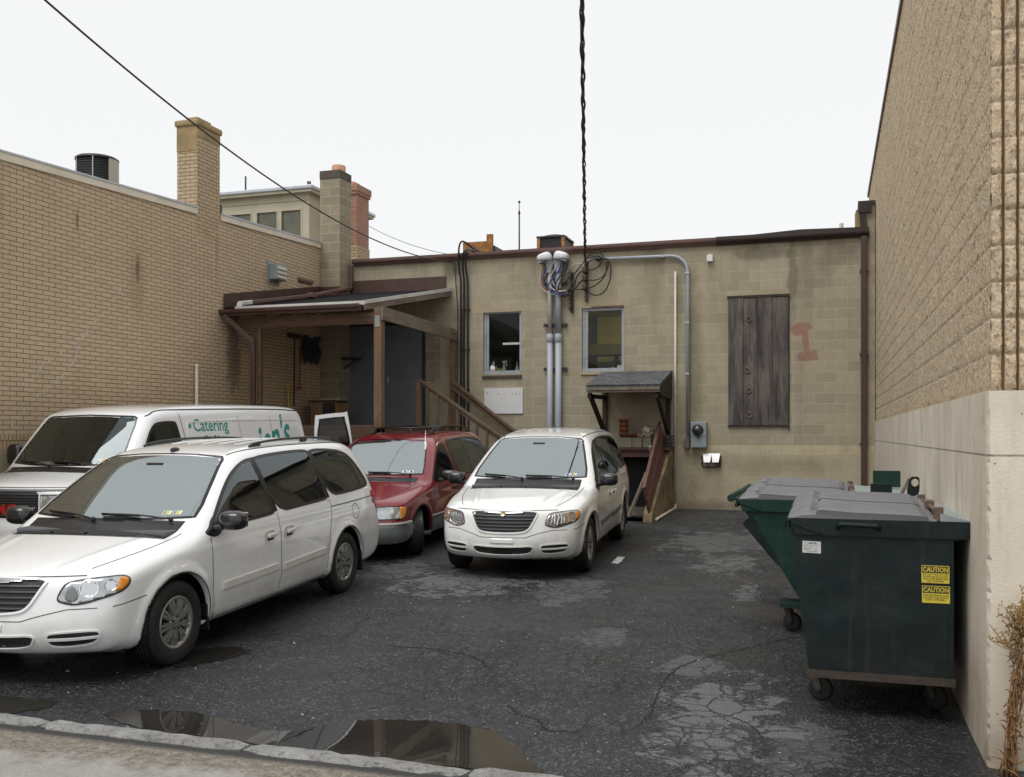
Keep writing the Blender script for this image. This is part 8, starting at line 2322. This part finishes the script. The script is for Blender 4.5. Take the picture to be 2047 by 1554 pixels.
    out = [(.10, .62), (.86, .62), (.88, 1.28), (.78, 1.90), (.70, 1.94), (.20, 1.90), (.12, 1.84), (.10, 1.30)]
    win = [(.20, 1.30), (.79, 1.30), (.71, 1.82), (.66, 1.86), (.26, 1.83), (.21, 1.78)]
    P = lambda a, z, t: tuple(hp + dv * (a * .84) + nv * t + Vector((0, 0, z)))
    o2 = catmull(out, 3, True); w2 = catmull(win, 3, True)
    A_ = [Vector(q) for q in o2] + [Vector(q) for q in w2]; no, nw = len(o2), len(w2)
    vo, eo, fo, *_ = geometry.delaunay_2d_cdt(A_, [(i, (i + 1) % no) for i in range(no)] + [(no + i, no + (i + 1) % nw) for i in range(nw)], [], 1, 1e-5)
    fo = [f for f in fo if sdf_poly(np.array(w2), [sum(vo[i].x for i in f) / len(f)], [sum(vo[i].y for i in f) / len(f)])[0] > 0]
    mb = MB(); n = len(vo)
    mb.add([P(v.x, v.y, -.035) for v in vo] + [P(v.x, v.y, .035) for v in vo], [tuple(reversed(f)) for f in fo] + [tuple(i + n for i in f) for f in fo])
    for R_ in (range(no), range(no, no + nw)):
        R_ = list(R_); mb.add([P(A_[i].x, A_[i].y, t) for i in R_ for t in (-.035, .035)], [(2 * k, 2 * k + 1, (2 * k + 3) % (2 * len(R_)), (2 * k + 2) % (2 * len(R_))) for k in range(len(R_))])
    dr = mb.build('rear_door', MAT['van_white'], root)
    mb = MB().add([P(a, z, 0) for a, z in w2], [tuple(range(nw))]); mb.build('door_window', MAT['door_glass'], dr, fix=False)
    for t in (-.037, .037): MB().tube([P(a, z, t) for a, z in w2 + w2[:1]], .014, 6).build('window_seal', MAT['trim_black'], dr)
    mb = MB().box((1.30, 0, 1.16), (.6, 1.7, .22), bev=.08); mb.build('dashboard', MAT['interior_dark'], root)
    mb = MB().blob((1.05, .30, 1.31), (.09, .14, .04), 7); r_ = np.random.default_rng(8); mb.v = [(x + r_.normal(0, .006), y + r_.normal(0, .008), z + r_.normal(0, .006)) for x, y, z in mb.v]; mb.build('dash_papers', MAT['white_plastic'], root)
    seats(root, ((2.0, (-.48, .48)),), .80, hb=.62)
    steering(root, 1.62, -.48, 1.22)
    MB().span((.5, -.8, .34), (5.5, .8, .40)).build('underbody', MAT['frit_black'], root)
    for xa in (xf, xr):
        for sg in (1, -1): wheel(root, xa, sg * .84, sg, .375, .24, .21, nsp=8, style='wide')
    car.shell(.024, ['van_white'], (-.15, -1.12, .22), (L + .12, 1.12, 2.2))
mk_glass('van_windshield', (0.52, 0.60, 0.55), 1.8)
cargo_van()
